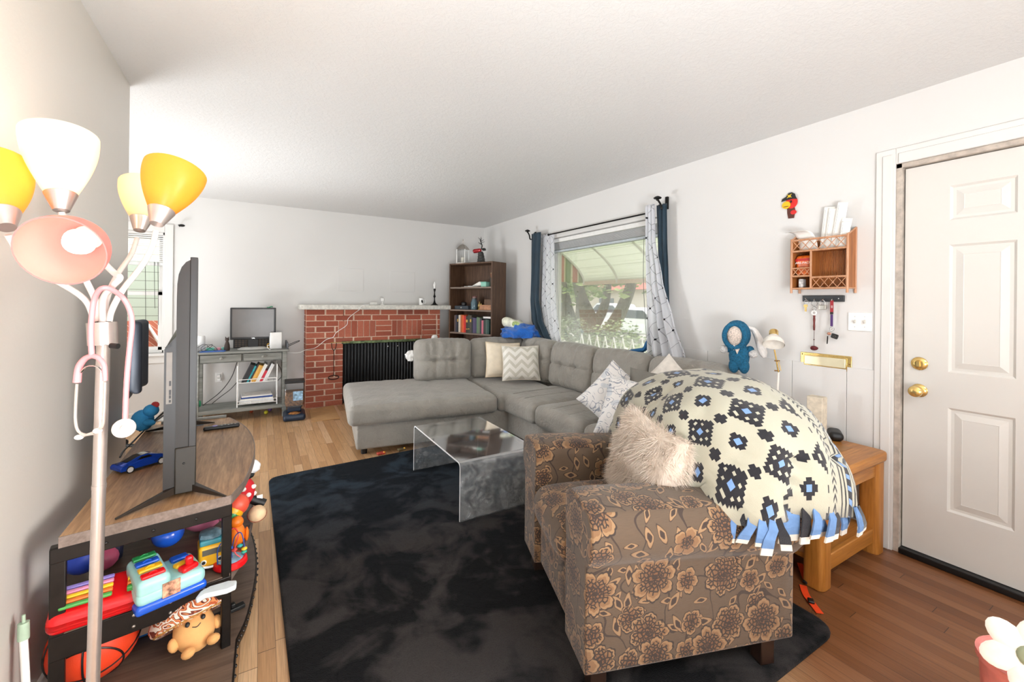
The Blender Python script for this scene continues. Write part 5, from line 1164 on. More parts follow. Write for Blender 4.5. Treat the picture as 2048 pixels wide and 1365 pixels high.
def band_mb(P, z0, z1, th, i0, i1):
    mb = MB()
    for i in range(i0, i1):
        a, b = P[i], P[i+1]; d = (Vector(b)-Vector(a)).normalized(); nx, ny = d.y*th, -d.x*th
        mb.box(0, 0, 0, 0, 0, 0) if False else mb.add([(a[0], a[1], z0), (b[0], b[1], z0), (b[0]+nx, b[1]+ny, z0), (a[0]+nx, a[1]+ny, z0), (a[0], a[1], z1), (b[0], b[1], z1), (b[0]+nx, b[1]+ny, z1), (a[0]+nx, a[1]+ny, z1)], [(3, 2, 1, 0), (4, 5, 6, 7), (0, 1, 5, 4), (1, 2, 6, 5), (2, 3, 7, 6), (3, 0, 4, 7)])
    return mb
m_band = wood_mat('console_edge', [(.3, '#5f5046'), (.6, '#83736a'), (.75, '#9a8b80')], 'y', 1)
build('edge_band', band_mb(pl, CZ-.032, CZ-.0005, .004, 0, len(pl)-2), m_band, cn, smooth=False)
# near end frame
ex = Vector((near_r.x-near_l.x, near_r.y-near_l.y, 0)).normalized(); ang = math.atan2(ex.y, ex.x); Wn = (near_r-near_l).length
NF = Matrix.Translation((near_l.x+.28, near_l.y-2.3, 0)) @ Matrix.Rotation(ang, 4, 'Z')
for x0, x1 in ((-.018, .016), (Wn-.024, Wn+.004)): build('frame_post', MB().box(x0, x1, .0, .03, .0, CZ-.03, M=NF), m_blackmetal, cn, bevel=.003)
for x0 in (.0, .3): 
    q = far_l; build('frame_post', MB().box(q.x+.28+x0, q.x+.28+x0+.025, q.y-2.3-.03, q.y-2.3, 0, CZ-.022), m_blackmetal, cn, bevel=.003)
build('frame_rail', MB().box(-.018, Wn+.004, -.003, .022, CZ-.075, CZ-.031, M=NF), m_blackmetal, cn, bevel=.003)
build('frame_rail', MB().box(-.018, Wn+.004, -.003, .022, SHZ-.075, SHZ-.004, M=NF), m_blackmetal, cn, bevel=.003)
for k in range(4):
    for dz in (-.02, -.055): build('rivet', MB().lathe([(.005, 0), (.004, .003), (0, .004)], 10, NF @ T(.075+k*.09, -.003, SHZ+dz, 0, PI/2)), m_nickel, cn)
for k in range(3): build('rivet', MB().lathe([(.005, 0), (.004, .003), (0, .004)], 10, NF @ T(.10+k*.11, -.003, CZ-.053, 0, PI/2)), m_blackmetal, cn)
build('middle_shelf', MB().prism(cpoly(grow=-.004), SHZ-.022, SHZ), m_con_dk, cn, bevel=.002)
build('shelf_edge_band', band_mb(cpoly(grow=-.004), SHZ-.03, SHZ+.006, .004, 1, len(pl)-2), m_band, cn, smooth=False)
bp = cpoly(grow=.012, nearY=1.47)
build('bottom_shelf', MB().prism(bp, BZ-.03, BZ), m_con_dk, cn, bevel=.002)
build('bottom_band', band_mb(bp, BZ-.034, BZ+.001, .005, 1, len(bp)-2), m_blackmetal, cn, smooth=False)
for i in range(1, len(bp)-3):
    a, b = bp[i], bp[i+1]; L_n = (Vector(b)-Vector(a)).length; k_ = max(1, int(L_n/.045))
    for k in range(k_):
        t = (k+.5)/k_; d = (Vector(b)-Vector(a)).normalized(); x, y = a[0]+(b[0]-a[0])*t+d.y*.005, a[1]+(b[1]-a[1])*t-d.x*.005
        build('stud', MB().ball((x, y, BZ-.012), .006, 8), m_blackmetal, cn)
build('console_foot', MB().box(-.30, -.27, -.75, -.72, 0, BZ-.03), m_black, cn); build('console_foot', MB().box(.12, .15, -.75, -.72, 0, BZ-.03), m_black, cn); build('console_foot', MB().box(.15, .18, .2, .23, 0, BZ-.03), m_black, cn)
pa, pb = PZ(396, 836, CZ), PZ(464, 832, CZ)
build('end_lip', MB().box(far_l.x+.28+.05, .28-.17, far_l.y-2.3-.012, far_l.y-2.3+.006, CZ, CZ+.014), mat('#8d8e8a', .35, .4), cn, bevel=.002)

# ------------------------------------------------------------------ television, seen end-on
YN = 1.861; tvx = PY(391, 750, YN).x
tv = thing('television', (tvx, YN, CZ), math.radians(6.2), 'large flat television seen from its end, standing on the console', 'television')
def tp(x, y): p = PY(x, y, YN); return (p.x-tvx, p.z-CZ)
zt = tp(391, 515)[1]; zb = tp(391, 982)[1]
m_tvh = mat('#25211e', .5, .1, .05, 12, .1, 300, .0004); m_tvb = mat('#191614', .4, .1, .05)
MY = Matrix(((1, 0, 0, 0), (0, 0, -1, 0), (0, 1, 0, 0), (0, 0, 0, 1)))
def extr(poly, y0, y1, mb=None):
    mb = mb or MB(); n = len(poly); v = [(x, y0, z) for x, z in poly]+[(x, y1, z) for x, z in poly]
    return mb.add(v, [tuple(range(n)), tuple(range(2*n-1, n-1, -1))]+[(i, n+i, n+(i+1) % n, (i+1) % n) for i in range(n)])
LT = 1.26
build('panel', extr([(-.018, zb), (.004, zb), (.004, zt), (-.018, zt)], 0, LT), m_tvb, tv, bevel=.002, smooth=False)
build('screen', MB().box(.0041, .0046, .008, LT-.008, zb+.015, zt-.006), mat('#0c0c0d', .12), tv, smooth=False)
hp = [(-.018, zb+.0), (-.018, zt-.010), (-.030, zt-.018), (-.042, zt-.036), (-.050, zt-.062), (-.0535, zt-.095), (-.0545, zt-.15), (-.0545, zb+.02), (-.046, zb+.0)]
build('rear_housing', extr(hp, .004, LT-.004), m_tvh, tv, ang=30)
b0, b1, b2 = tp(329, 700), tp(352, 672), tp(329, 985)
bx = [(-.053, zb+.015), (-.053, b1[1]), (-.0535, b1[1]), (b0[0], b0[1]), (b0[0], zb+.02), (b0[0]+.01, zb+.0)]
el = build('electronics_box', extr(bx, .006, LT-.12), m_tvb, tv, smooth=False)
mb = MB()
for k in range(6): mb.box(b0[0]+.002+k*.0035, b0[0]+.0035+k*.0035, .0035, .0065, b0[1]-.002+k*.0028, b0[1]+.010+k*.0028)
build('vent_slots', mb, m_black, el, smooth=False, kind='stuff')
build('port_plate', MB().box(b0[0]+.006, b0[0]+.022, .003, .0062, tp(340, 808)[1], tp(340, 705)[1]), mat('#756e66', .4), el)
for (ya, yb) in ((768, 778), (786, 796), (797, 803), (806, 811)): build('port', MB().box(b0[0]+.014, b0[0]+.0195, .0015, .0032, tp(340, yb-6)[1], tp(340, ya-6)[1]), m_black, el)
lp = [(-.0555, zb), (.0045, zb), (.0045, zb+.16), (-.0555, zb+.16)]
build('lower_cover', extr(lp, -.004, .03), mat('#242019', .5), tv, bevel=.004)
build('cover_screw', MB().ball((-.03, -.005, zb+.105), .004, 8), m_black, tv)
for yy in (.04, LT-.30):
    for (px, py) in ((230, 1041), (452, 995)):
        if yy < .1: e = PZ(px, py, CZ)-Vector((tvx, YN, CZ)); e = Matrix.Rotation(-math.radians(6.2), 4, 'Z') @ e; s_ = Vector((-.025, yy-.01, zb+.004))
        else: e = Vector((-.20 if px < 300 else .09, yy+(.05), .0)); s_ = Vector((-.025, yy, zb+.004))
        e.z = .004; mb = MB(); d = (e-s_); sd = Vector((d.y, -d.x, 0)).normalized()
        mb.add([s_+sd*.012-Vector((0, 0, .0)), s_-sd*.012, s_-sd*.012+Vector((0, 0, .03)), s_+sd*.012+Vector((0, 0, .03)), e+sd*.003-Vector((0, 0, .003)), e-sd*.003-Vector((0, 0, .003)), e-sd*.002+Vector((0, 0, .002)), e+sd*.002+Vector((0, 0, .002))], [(0, 1, 5, 4), (1, 2, 6, 5), (2, 3, 7, 6), (3, 0, 4, 7), (4, 5, 6, 7), (3, 2, 1, 0)])
        build('stand_foot', mb, mat('#332c26', .3, .5), tv, bevel=.001)
tag(build('black_cable', MB().tube(spl([PY(331, 822, 2.25), PZ(305, 845, CZ+.03)]+[PZ(x, y, CZ+.008) for x, y in ((282, 868), (262, 888), (247, 903), (240, 915))]), .004, 6), m_black), 'black television cable curving over the console to the wall', 'cable')
tag(build('television_cable', MB().tube(spl([PZ(x, y, CZ+.006) for x, y in ((326, 832), (300, 850), (280, 862))]), .006, 6), m_black), 'thick black cord lying across the far end of the console', 'cord')

# ------------------------------------------------------------------ things on the console top
def rot_to(p, q): return math.atan2(q.y-p.y, q.x-p.x)
a, b = PZ(232, 952, CZ), PZ(322, 925, CZ); L0 = .165
rc = thing('toy_car', ((a.x+b.x)/2, (a.y+b.y)/2+.02, CZ), rot_to(a, b), 'glossy blue toy sports car on the console between the lamp and the television', 'toy car')
m_cb = mat('#1f49b5', .12, .3, .05); side = [(-.5, .10), (-.51, .20), (-.47, .27), (-.33, .30), (-.12, .42), (.05, .44), (.18, .40), (.36, .31), (.49, .24), (.51, .15), (.48, .09)]
def carfn():
    mb = MB(); rows = []; N = len(side)
    for j, (yy, sc_) in enumerate(((-.5, .90), (-.46, .97), (-.28, 1), (0, 1.0), (.28, 1), (.46, .97), (.5, .90))):
        for (x, z) in side:
            tp_ = 1 if z < .3 else .80 if abs(yy) > .3 else 1; zz = .085+(z-.085)*(sc_ if z < .3 else (1 if abs(yy) < .3 else .62)); rows.append((x*L0*1.0, yy*L0*.46*tp_, zz*L0*.75))
    f = [(j*N+i, j*N+(i+1) % N, (j+1)*N+(i+1) % N, (j+1)*N+i) for j in range(6) for i in range(N)]; f += [tuple(range(N-1, -1, -1)), tuple(range(6*N, 7*N))]
    return mb.add(rows, f)
build('car_body', carfn(), m_cb, rc, ang=40, bevel=.0015)
build('windscreen', MB().add([(x*L0, y*L0, z*L0) for x, y, z in ((-.34, -.10, .237), (-.34, .10, .237), (-.10, .12, .323), (-.10, -.12, .323), (.07, .11, .338), (.07, -.11, .338), (.20, .10, .312), (.20, -.10, .312))], [(0, 3, 2, 1), (3, 5, 4, 2), (5, 7, 6, 4)]), mat('#1a1512', .08), rc)
for sy in (-1, 1):
    build('side_window', MB().add([(x*L0, sy*y*L0, z*L0) for x, y, z in ((-.16, .165, .245), (.16, .17, .245), (.10, .15, .30), (-.06, .15, .30))], [(0, 1, 2, 3)]), mat('#1a1512', .08), rc)
    for x in (-.32, .33):
        w_ = build('wheel', MB().cyl((x*L0, sy*.235*L0, .083*L0), (x*L0, sy*.17*L0, .083*L0), .083*L0, n=20), m_black, rc)
        build('rim', MB().lathe([(.062*L0, 0), (.06*L0, .003*L0), (.02*L0, .001), (0, .001)], 14, T(x*L0, sy*.236*L0, .083*L0, 0, -sy*-PI/2)), m_white, w_)
a, b = PZ(412, 862, CZ), PZ(474, 854, CZ)
rm = thing('tv_remote', ((a.x+b.x)/2, (a.y+b.y)/2, CZ), rot_to(a, b), 'slim black remote control on the console beyond the television', 'remote')
build('remote_body', MB().rbox((.16, .036, .018), .008, 4, c=(0, 0, .010)), m_black, rm)
build('direction_pad', MB().lathe([(.012, .0185), (.012, .0205), (.006, .0205), (0, .0195)], 16, c=(-.03, 0, 0)), mat('#7a6fb5', .4), rm)
for k in range(5): build('button', MB().lathe([(.004, .0185), (.004, .0205), (0, .0205)], 10, c=(.0+.015*k, (.006 if k % 2 else -.006), 0)), mat('#b9b7b2', .4), rm)
q = PZ(404, 856, CZ); tag(build('blue_card', MB().box(-.04, .04, -.015, .015, 0, .002), mat('#355067', .4), None, loc=(q.x-.04, q.y+.06, CZ+.0005), rotz=.2), 'dark blue slip lying beyond the television', 'card')
q = PZ(275, 868, CZ)
bp_ = thing('blue_plush', (q.x+.01, q.y+.05, CZ), -.4, 'bright blue plush toy at the far left corner of the console', 'plush toy')
m_bp = mat('#3f9fd8', .9, 0, .1, 20, .5, 60, .004)
build('plush_body', MB().ball((0, 0, .055), (.05, .045, .055), 18), m_bp, bp_); build('plush_head', MB().ball((.04, 0, .105), (.034, .034, .032), 16), m_bp, bp_); build('ear', MB().ball((.06, .0, .135), (.02, .01, .016), 10), mat('#c23a3a', .8), bp_); build('arm', MB().ball((.05, -.03, .05), (.032, .016, .018), 12), m_bp, bp_)
q = PZ(300, 842, CZ); tag(build('white_paper', MB().box(-.09, .09, -.05, .05, 0, .003), m_paper, None, loc=(q.x-.02, q.y-.02, CZ+.001), rotz=.3), 'white paper sheet under the cables at the far end of the console', 'paper')

# ------------------------------------------------------------------ toys on the middle shelf
def TP(x, y, z=SHZ): p = PZ(x, y, z); return p
m_red = mat('#d8161c', .25, 0, .04); m_tealp = mat('#9fd0cc', .3, 0, .04); m_blu = mat('#1c55c4', .22, 0, .05); m_yel = mat('#efb120', .3, 0, .05); m_grn = mat('#24884a', .3, 0, .05); m_org = mat('#ee7a1d', .35, 0, .06)
def bevpoly(mb): return mb
a, b = TP(105, 1280), TP(250, 1232)
tk_ = thing('toy_piano', ((a.x+b.x)/2+.015, (a.y+b.y)/2+.06, SHZ+.001), rot_to(a, b), 'red toy piano with rainbow keys at the left of the middle console shelf', 'toy')
build('piano_body', MB().rbox((.235, .125, .07), .025, (10, 6, 4), c=(0, 0, .036), fn=lambda p, n: (p.x, p.y, p.z+(.022*n.y if n.z > 0 else 0)-(.0 if n.x < .55 else 0))), m_red, tk_)
kc = ['#4fa04f', '#e87a33', '#f0c22c', '#e58fb2', '#8d7cc4']
for k in range(5): build('key', MB().rbox((.115, .013, .010), .004, 2, M=T(-.035, -.037+k*.0165, .070+.0052*k, 0, .30)), mat(kc[k], .3), tk_); build('key', MB().rbox((.028, .013, .016), .003, 2, M=T(.07, -.037+k*.0165, .070+.0052*k, 0, .30)), mat(kc[k], .3), tk_)
a, b = TP(268, 1240), TP(392, 1185)
pt = thing('popup_toy', ((a.x+b.x)/2-.012, (a.y+b.y)/2+.072, SHZ+.001), rot_to(a, b), 'pale teal pop-up toy with coloured lids in the middle of the console shelf', 'toy')
build('base', MB().rbox((.185, .165, .03), .012, 4, c=(0, 0, .016)), m_blu, pt)
build('lower_deck', MB().rbox((.18, .16, .05), .02, 5, c=(0, 0, .048)), m_tealp, pt)
build('raised_deck', MB().rbox((.085, .158, .055), .018, 5, c=(-.046, 0, .082), fn=lambda p, n: (p.x, p.y, p.z+.008*n.y)), m_tealp, pt)
for k, (m_, nm) in enumerate(((m_red, 'red'), (m_yel, 'yellow'), (m_blu, 'blue'), (m_grn, 'green'))):
    ld = build('lid', MB().rbox((.06, .026, .010), .005, 3, M=T(-.046, -.055+k*.036, .108+.0040*k, 0, .06)), m_, pt, label='%s lid' % nm)
    build('raised_numeral', MB().tube(spl([(-.058, -.06+k*.036, .1135+.004*k), (-.046, -.052+k*.036, .1145+.004*k), (-.036, -.058+k*.036, .1135+.004*k)]), .002, 6), m_, ld)
build('red_slider', MB().rbox((.05, .035, .018), .008, 3, M=T(.048, -.045, .08, .3)).rbox((.022, .022, .04), .008, 3, M=T(.052, -.038, .093)), m_red, pt); build('yellow_slider', MB().rbox((.05, .026, .014), .008, 3, M=T(.042, -.004, .078, .35)), m_yel, pt); build('blue_lever', MB().rbox((.05, .034, .014), .008, 3, M=T(.045, .042, .078)), m_blu, pt)
build('picture_sticker', MB().box(-.028, .018, -.0822, -.0802, .030, .075), mat('#c9856b', .5, 0, .9, 60), pt, smooth=False, label='busy red and cream picture sticker')
def tball(name, px, py, r, m, lab, z=None, Y=None):
    p = PY(px, py, Y) if Y else TP(px, py, SHZ+r); t = thing(name, p, 0, lab, 'ball'); return t, p
t = thing('blue_egg_ball', PY(340, 1103, 2.0), .3, 'shiny blue egg shaped ball on the console shelf above the pop-up toy', 'toy ball'); build('shell', MB().ball((0, 0, 0), (.048, .048, .042), 20), m_blu, t); t.location = (t.location.x+.0, 1.96, SHZ+.118)
t = thing('mesh_ball', PY(166, 1132, 2.02), 0, 'dark blue knobbly ball at the left end of the console shelf', 'toy ball'); build('shell', MB().ball((0, 0, 0), .05, 24, fn=lambda p: p*(1+.05*math.sin(p.x*22)*math.sin(p.z*22))), mat('#2340a8', .5), t); t.location.z = SHZ+.07
t = thing('pink_bowl', PY(205, 1160, 2.05), 0, 'dusty pink toy bowl behind the red toy piano', 'toy'); build('bowl', MB().ball((0, 0, 0), (.045, .045, .04), 16), mat('#c45a7c', .4), t); t.location.z = SHZ+.04
t = thing('striped_sock_toy', PY(203, 1115, 2.08), 0, 'orange striped toy standing at the back of the shelf by the lamp pole', 'toy'); build('toy_body', MB().cyl((0, 0, 0), (0, 0, .13), .022, .018, 14), mat('#e39a3c', .7, 0, .6, 40), t); build('crown', MB().lathe([(.02, .0), (.035, .01), (.028, .02), (.0, .02)], 8, c=(0, 0, .05)), m_yel, t); t.location.z = SHZ
t = thing('navy_ring_toy', PY(232, 1130, 2.12), .3, 'navy and white round toy standing behind the pop-up toy', 'toy'); build('ring', MB().tube([(0, .05*math.cos(a), .06+.05*math.sin(a)) for a in [k*PI/10 for k in range(20)]], .016, 10, closed=True), mat('#20243c', .5), t); build('disc', MB().ball((.0, 0, .06), (.012, .045, .045), 16), mat('#d9c8b6', .6), t); t.location.z = SHZ
t = thing('mauve_ball', PY(312, 1112, 2.18), 0, 'mauve ball behind the pop-up toy', 'toy ball'); build('shell', MB().ball((0, 0, 0), .045, 18), mat('#b26a8a', .4), t); t.location.z = SHZ+.06
for i, (x, y, Y, c_, lab) in enumerate(((288, 1083, 2.22, '#c8362c', 'red toy cup under the console rail'), (300, 1086, 2.25, '#e07a2c', 'orange toy piece beside the red cup'), (338, 1080, 2.25, '#e2a62a', 'amber yellow toy shell beside the pink plush'), (275, 1098, 2.22, '#e9e2d6', 'cream toy knob left of the red cup'))):
    t = thing('small_toy', PY(x, y, Y), .4*i, lab, 'toy'); build('toy_body', MB().ball((0, 0, 0), (.03, .026, .032), 14, fn=lambda p: p*(1+.12*math.sin(6*math.atan2(p.y, p.x)))), mat(c_, .4), t); build('toy_knob', MB().ball((0, 0, .034), .012, 10), mat('#4aa5d8', .4), t); t.location.z = SHZ+.07
q = PY(405, 1090, 2.2)
pg = thing('pink_plush', (q.x, 2.2, SHZ+.001), -.1, 'big round pink plush toy with magenta button nose at the back of the shelf', 'plush toy')
m_pk = mat('#ef8fb6', .9, 0, .05, 20, .3, 80, .003); build('plush_body', MB().ball((0, 0, .085), (.085, .07, .085), 24), m_pk, pg); build('nose', MB().ball((.015, -.068, .125), (.026, .012, .020), 16), mat('#d81b78', .8), pg); build('side_paw', MB().ball((.08, -.02, .06), (.03, .025, .03), 14), m_pk, pg); build('stitched_smile', MB().tube(spl([(.02, -.070, .082), (.045, -.062, .088), (.062, -.050, .105)]), .0022, 6), m_black, pg)
a, b = TP(398, 1150), TP(446, 1138)
bs_ = thing('toy_bus', ((a.x+b.x)/2-.005, (a.y+b.y)/2+.05, SHZ+.001), rot_to(a, b)+.15, 'yellow toy bus with smiling front and blue grey tray on the console shelf', 'toy bus')
build('bus_body', MB().rbox((.078, .09, .075), .012, 4, c=(0, 0, .052)), m_yel, bs_); build('windscreen', MB().box(-.028, .028, -.0465, -.0455, .058, .078), mat('#5d5a50', .2), bs_)
for s_ in (-1, 1):
    e = build('eye', MB().lathe([(.009, 0), (.008, .003), (0, .004)], 14, T(s_*.024, -.0455, .036, 0, PI/2)), m_white, bs_); build('pupil', MB().lathe([(.006, .0035), (.005, .005), (0, .0055)], 12, T(s_*.024, -.0455, .036, 0, PI/2)), m_black, e)
    build('wheel', MB().cyl((s_*.045, -.02, .018), (s_*.032, -.02, .018), .018, n=16), m_red, bs_)
build('roof_rack', MB().rbox((.07, .08, .02), .006, 3, c=(0, 0, .098)), mat('#3f8f9c', .4), bs_); build('bag_load', MB().ball((0, .0, .112), (.038, .042, .018), 12, fn=lambda p: p*(1+.1*math.sin(p.x*14))), mat('#64808e', .3, 0, .3, 50), bs_)
build('bumper', MB().tube(spl([(-.036, -.046, .022), (0, -.049, .016), (.036, -.046, .022)]), .004, 6), m_white, bs_)
a, b = TP(430, 1158), TP(486, 1150)
bm = thing('bead_maze', ((a.x+b.x)/2, (a.y+b.y)/2+.075, SHZ+.001), .3, 'red based bead maze toy at the right end of the console shelf', 'toy')
build('base', MB().lathe([(0, 0), (.05, 0), (.054, .006), (.052, .02), (.046, .024), (0, .022)], 26), m_red, bm); build('play_surface', MB().lathe([(0, .0235), (.040, .0235), (.040, .0245), (0, .0245)], 24), mat('#8fc3dc', .4, 0, .2, 60), bm)
for pts, c_ in ((((-.042, -.01, .02), (-.042, -.01, .075), (-.02, 0, .10), (0, .01, .08), (.005, 0, .02)), '#33559f'), (((-.005, .02, .02), (.0, .02, .10), (.015, .02, .12), (.03, .02, .09), (.01, -.01, .05), (.03, -.02, .02)), '#c4363a'), (((.01, .03, .02), (.02, .03, .08), (.035, .01, .10), (.042, -.005, .06), (.04, -.01, .02)), '#3a4f8f')): build('wire', MB().tube(spl(pts), .0022, 6), mat(c_, .3), bm)
for x, y, z, c_ in ((.042, -.008, .045, '#efc12d'), (.041, -.008, .034, '#35a58c'), (.03, .0, .058, '#2f9c96'), (.0, .005, .06, '#2d57b5'), (-.01, .01, .045, '#7f4aa0'), (.012, .0, .05, '#d64a3e')): build('bead', MB().ball((x, y, z), (.010, .010, .006), 12), mat(c_, .3), bm)
a, b = TP(395, 1205), TP(468, 1185)
wh = thing('white_plastic_lid', ((a.x+b.x)/2, (a.y+b.y)/2+.018, SHZ+.001), rot_to(a, b), 'whitish whale shaped plastic piece at the front of the console shelf', 'toy')
build('lid_body', MB().prism([(-.055, -.02), (-.045, .012), (-.02, .028), (.03, .032), (.055, .022), (.055, -.012), (.03, -.022), (-.03, -.016), (-.048, -.032)], 0, .016), mat('#dbe4e8', .3, 0, .05), wh, bevel=.005)
q = PY(473, 1085, 2.0); dk_ = thing('orange_duck', (q.x, 2.0, SHZ+.001), 0, 'orange rubber duck at the right end of the console shelf', 'toy'); build('duck_body', MB().ball((0, 0, .04), (.03, .036, .045), 16), m_org, dk_); build('wing', MB().ball((.034, 0, .035), (.008, .016, .028), 12), m_org, dk_); build('head', MB().ball((0, 0, .09), (.024, .024, .022), 14), m_org, dk_)
q = PY(478, 1032, 2.06); t = thing('striped_fruit_ball', (q.x-.006, 2.06, SHZ+.135), 0, 'red, yellow and green striped ball under the console top at the right', 'toy ball'); build('shell', MB().ball((0, 0, 0), .042, 20), mat('#e3563f', .4), t); build('yellow_segment', MB().ball((-.012, -.012, -.018), .037, 18), m_yel, t); build('green_segment', MB().ball((-.016, -.02, -.026), .032, 16), m_grn, t)
q = PY(490, 1008, 2.22)
rp_ = thing('dotted_plush', (q.x-.015, 2.22, SHZ+.06), .2, 'plush toy in white dotted red cloth poking out of the console side', 'plush toy')
build('cloth', MB().ball((0, 0, .06), (.055, .05, .07), 18), mat('#d4202a', .8), rp_)
for x, y, z in ((.02, -.046, .06), (.042, -.03, .085), (.0, -.05, .09), (.046, -.02, .05)): build('white_dot', MB().ball((x, y, z), (.011, .006, .010), 10), m_white, rp_)
build('sleeve', MB().cyl((.03, -.01, .03), (.085, -.03, -.005), .018, .02, 12), m_black, rp_); build('dark_collar', MB().ball((.02, -.01, .135), (.03, .028, .018), 12), m_black, rp_)
build('fluff', MB().ball((.035, .0, .165), (.04, .035, .032), 18, fn=lambda p: p*(1+.12*mnoise.noise(p*5))), mat('#eceef0', .9, 0, .05, 30, .6, 90, .004), rp_); build('care_tag', MB().box(.055, .078, -.03, -.028, .02, .04), m_white, rp_)
q = PY(514, 1045, 2.16); t = thing('baseball', (q.x, 2.16, SHZ+.037), 0, 'worn tan and white baseball at the edge of the console shelf', 'ball'); build('cover', MB().ball((0, 0, 0), .036, 22), mat('#e6c49c', .7, 0, .25, 14), t); build('stitching', MB().tube([(.0362*math.cos(a), .0362*math.sin(a)*.8, .0362*math.sin(a)*.6) for a in [k*PI/14 for k in range(28)]], .0014, 5, closed=True), mat('#8d2f22', .6), t)
# ------------------------------------------------------------------ bottom shelf and floor beside the console
bb = thing('basketball', (-.455, 1.875, BZ+.118), 0, 'orange red basketball with black lines on the bottom shelf', 'basketball')
def bbm():
    n = NT('basketball_rubber'); n.base(lin('#e2421f')); n.set(Roughness=.5); n.bump(n.noise(n.obj(), 300, 2), .4, .001); return n.m
build('ball_cover', MB().ball((0, 0, 0), .116, 32), bbm(), bb)
for M_ in (Matrix.Rotation(.5, 4, 'X'), Matrix.Rotation(PI/2, 4, 'X') @ Matrix.Rotation(.5, 4, 'Y'), Matrix.Rotation(PI/2, 4, 'Y')): build('black_seam', MB().tube([M_ @ Vector((.1165*math.cos(a), .1165*math.sin(a), 0)) for a in [k*PI/24 for k in range(48)]], .0028, 6, closed=True), m_black, bb)
for s_ in (-1, 1): build('black_seam', MB().tube([Matrix.Rotation(.5, 4, 'X') @ Vector((.1165*math.cos(.75)*math.cos(a), s_*.1165*math.sin(.75)*(1+0*a), .1165*math.cos(.75)*math.sin(a))) for a in [k*PI/20 for k in range(40)]], .0028, 6, closed=True), m_black, bb)
q = PY(298, 1300, 2.02); bc = thing('blue_toy_case', (q.x, 2.05, BZ+.001), .18, 'bright blue plastic toy case on the bottom shelf behind the basketball', 'toy case')
build('case_body', MB().rbox((.23, .12, .09), .015, 4, c=(0, 0, .046)), mat('#1f6fc2', .3), bc); build('beige_panel', MB().box(-.09, .04, -.062, -.060, .015, .045), mat('#cfa98f', .5), bc); build('case_lid', MB().rbox((.24, .13, .05), .018, 4, c=(0, .0, .118)), mat('#2579c9', .3), bc)
for k in range(8): build('vent_rib', MB().box(-.01+k*.009, -.006+k*.009, -.066, -.063, .115, .132), mat('#185a9f', .3), bc)
q = PZ(378, 1345, BZ); ms_ = thing('mushroom_plush', (q.x+.0, q.y+.10, BZ+.001), .25, 'plush mushroom with patterned red brown cap and smiling tan face', 'plush toy')
def swirl():
    n = NT('swirl_cap'); a = n.noise(n.obj(), 9, 2, .5, 1.5); f = n.math('FRACT', n.math('MULTIPLY', a, 11)); n.base(n.ramp(f, [(0, lin('#e9ddd0')), (.2, lin('#b5562f')), (.42, lin('#d98a56')), (.6, lin('#6d2f20')), (.8, lin('#e9ddd0')), (1, lin('#9f4528'))], True)); n.set(Roughness=.9); return n.m
HM = T(0, -.02, .085, 0, -.62, -.12)
build('face_body', MB().ball((0, 0, 0), (.060, .055, .07), 22, HM), mat('#e2ab6c', .9, 0, .06, 15, .3, 90, .003), ms_)
build('cap', MB().lathe([(.06, .035), (.10, .028), (.112, .038), (.116, .055), (.105, .085), (.075, .112), (.035, .128), (0, .132)], 30, HM), swirl(), ms_)
build('cap_underside', MB().lathe([(.0, .045), (.055, .040), (.104, .030), (.108, .034)], 30, HM, close=False), mat('#b0813c', .9), ms_)
for s_ in (-1, 1): build('eye', MB().ball((s_*.022, -.052, .02), (.007, .004, .008), 12, HM), m_black, ms_)
build('smile', MB().tube([HM @ Vector(p) for p in spl([(-.012, -.0545, .006), (0, -.056, .0), (.012, -.0545, .006)])], .0014, 6), m_black, ms_)
for s_ in (-1, 1): build('foot', MB().ball((s_*.035, -.05, -.06), (.02, .026, .016), 12, HM), mat('#e2ab6c', .9), ms_); build('arm', MB().ball((s_*.062, -.01, -.015), (.016, .016, .022), 12, HM), mat('#e2ab6c', .9), ms_)
q = PZ(472, 1222, BZ); t = thing('black_clamp_bar', (q.x-.02, q.y, BZ+.001), .3, 'black plastic bar with a clip lying on the right of the bottom shelf', 'bar'); build('bar', MB().box(-.09, .05, -.014, .014, 0, .014), m_black, t, bevel=.003); build('clip', MB().rbox((.016, .02, .016), .004, 2, c=(.01, 0, .022)), m_black, t)
q = PX(47, 1285, -.565); t = thing('toy_broom_handle', (q.x+.0, q.y, 0), 0, 'white stick with pale green cap leaning on the left wall below the lamp', 'stick'); zc = PX(48, 1278, -.565).z; build('stick', MB().cyl((.03, -.04, 0), (0, 0, zc), .009, n=12), m_white, t); build('green_cap', MB().cyl((0, 0, zc), (-.0015, .004, zc+.045), .0125, .012, 14).cyl((-.0015, .004, zc+.045), (-.002, .005, zc+.066), .004, n=8), mat('#a9bfa8', .5), t)

# ------------------------------------------------------------------ five-armed floor lamp
KL = .95/.75   # lamp distance factor
LB = PD(207, 668, .75*KL); lb = Vector((LB.x, LB.y, 0))
fl = thing('floor_lamp', lb, 0, 'silver five armed floor lamp with coloured glass shades beside the left wall', 'floor lamp')
def LP(x, y, d): return PD(x, y, d*KL)-lb
pt_, pb_ = LP(207, 690, .75), LP(186, 1365, .76); pb0 = pt_+(pb_-pt_)*(pt_.z/(pt_.z-pb_.z))
m_pole = mat('#bfb3ad', .3, .75, .04)
build('pole', MB().cyl(pb0, pt_, .0120, n=18), m_pole, fl); build('pole_joint', MB().cyl(pt_+(pb0-pt_)*.26, pt_+(pb0-pt_)*.268, .0128, n=18), m_pole, fl)
build('base', MB().lathe([(0, 0), (.14, 0), (.14, .012), (.12, .022), (.03, .035), (.02, .05), (0, .05)], 32, c=(pb0.x, pb0.y, 0)), m_pole, fl)
c0, c1 = LP(206, 690, .75), LP(204, 645, .75)
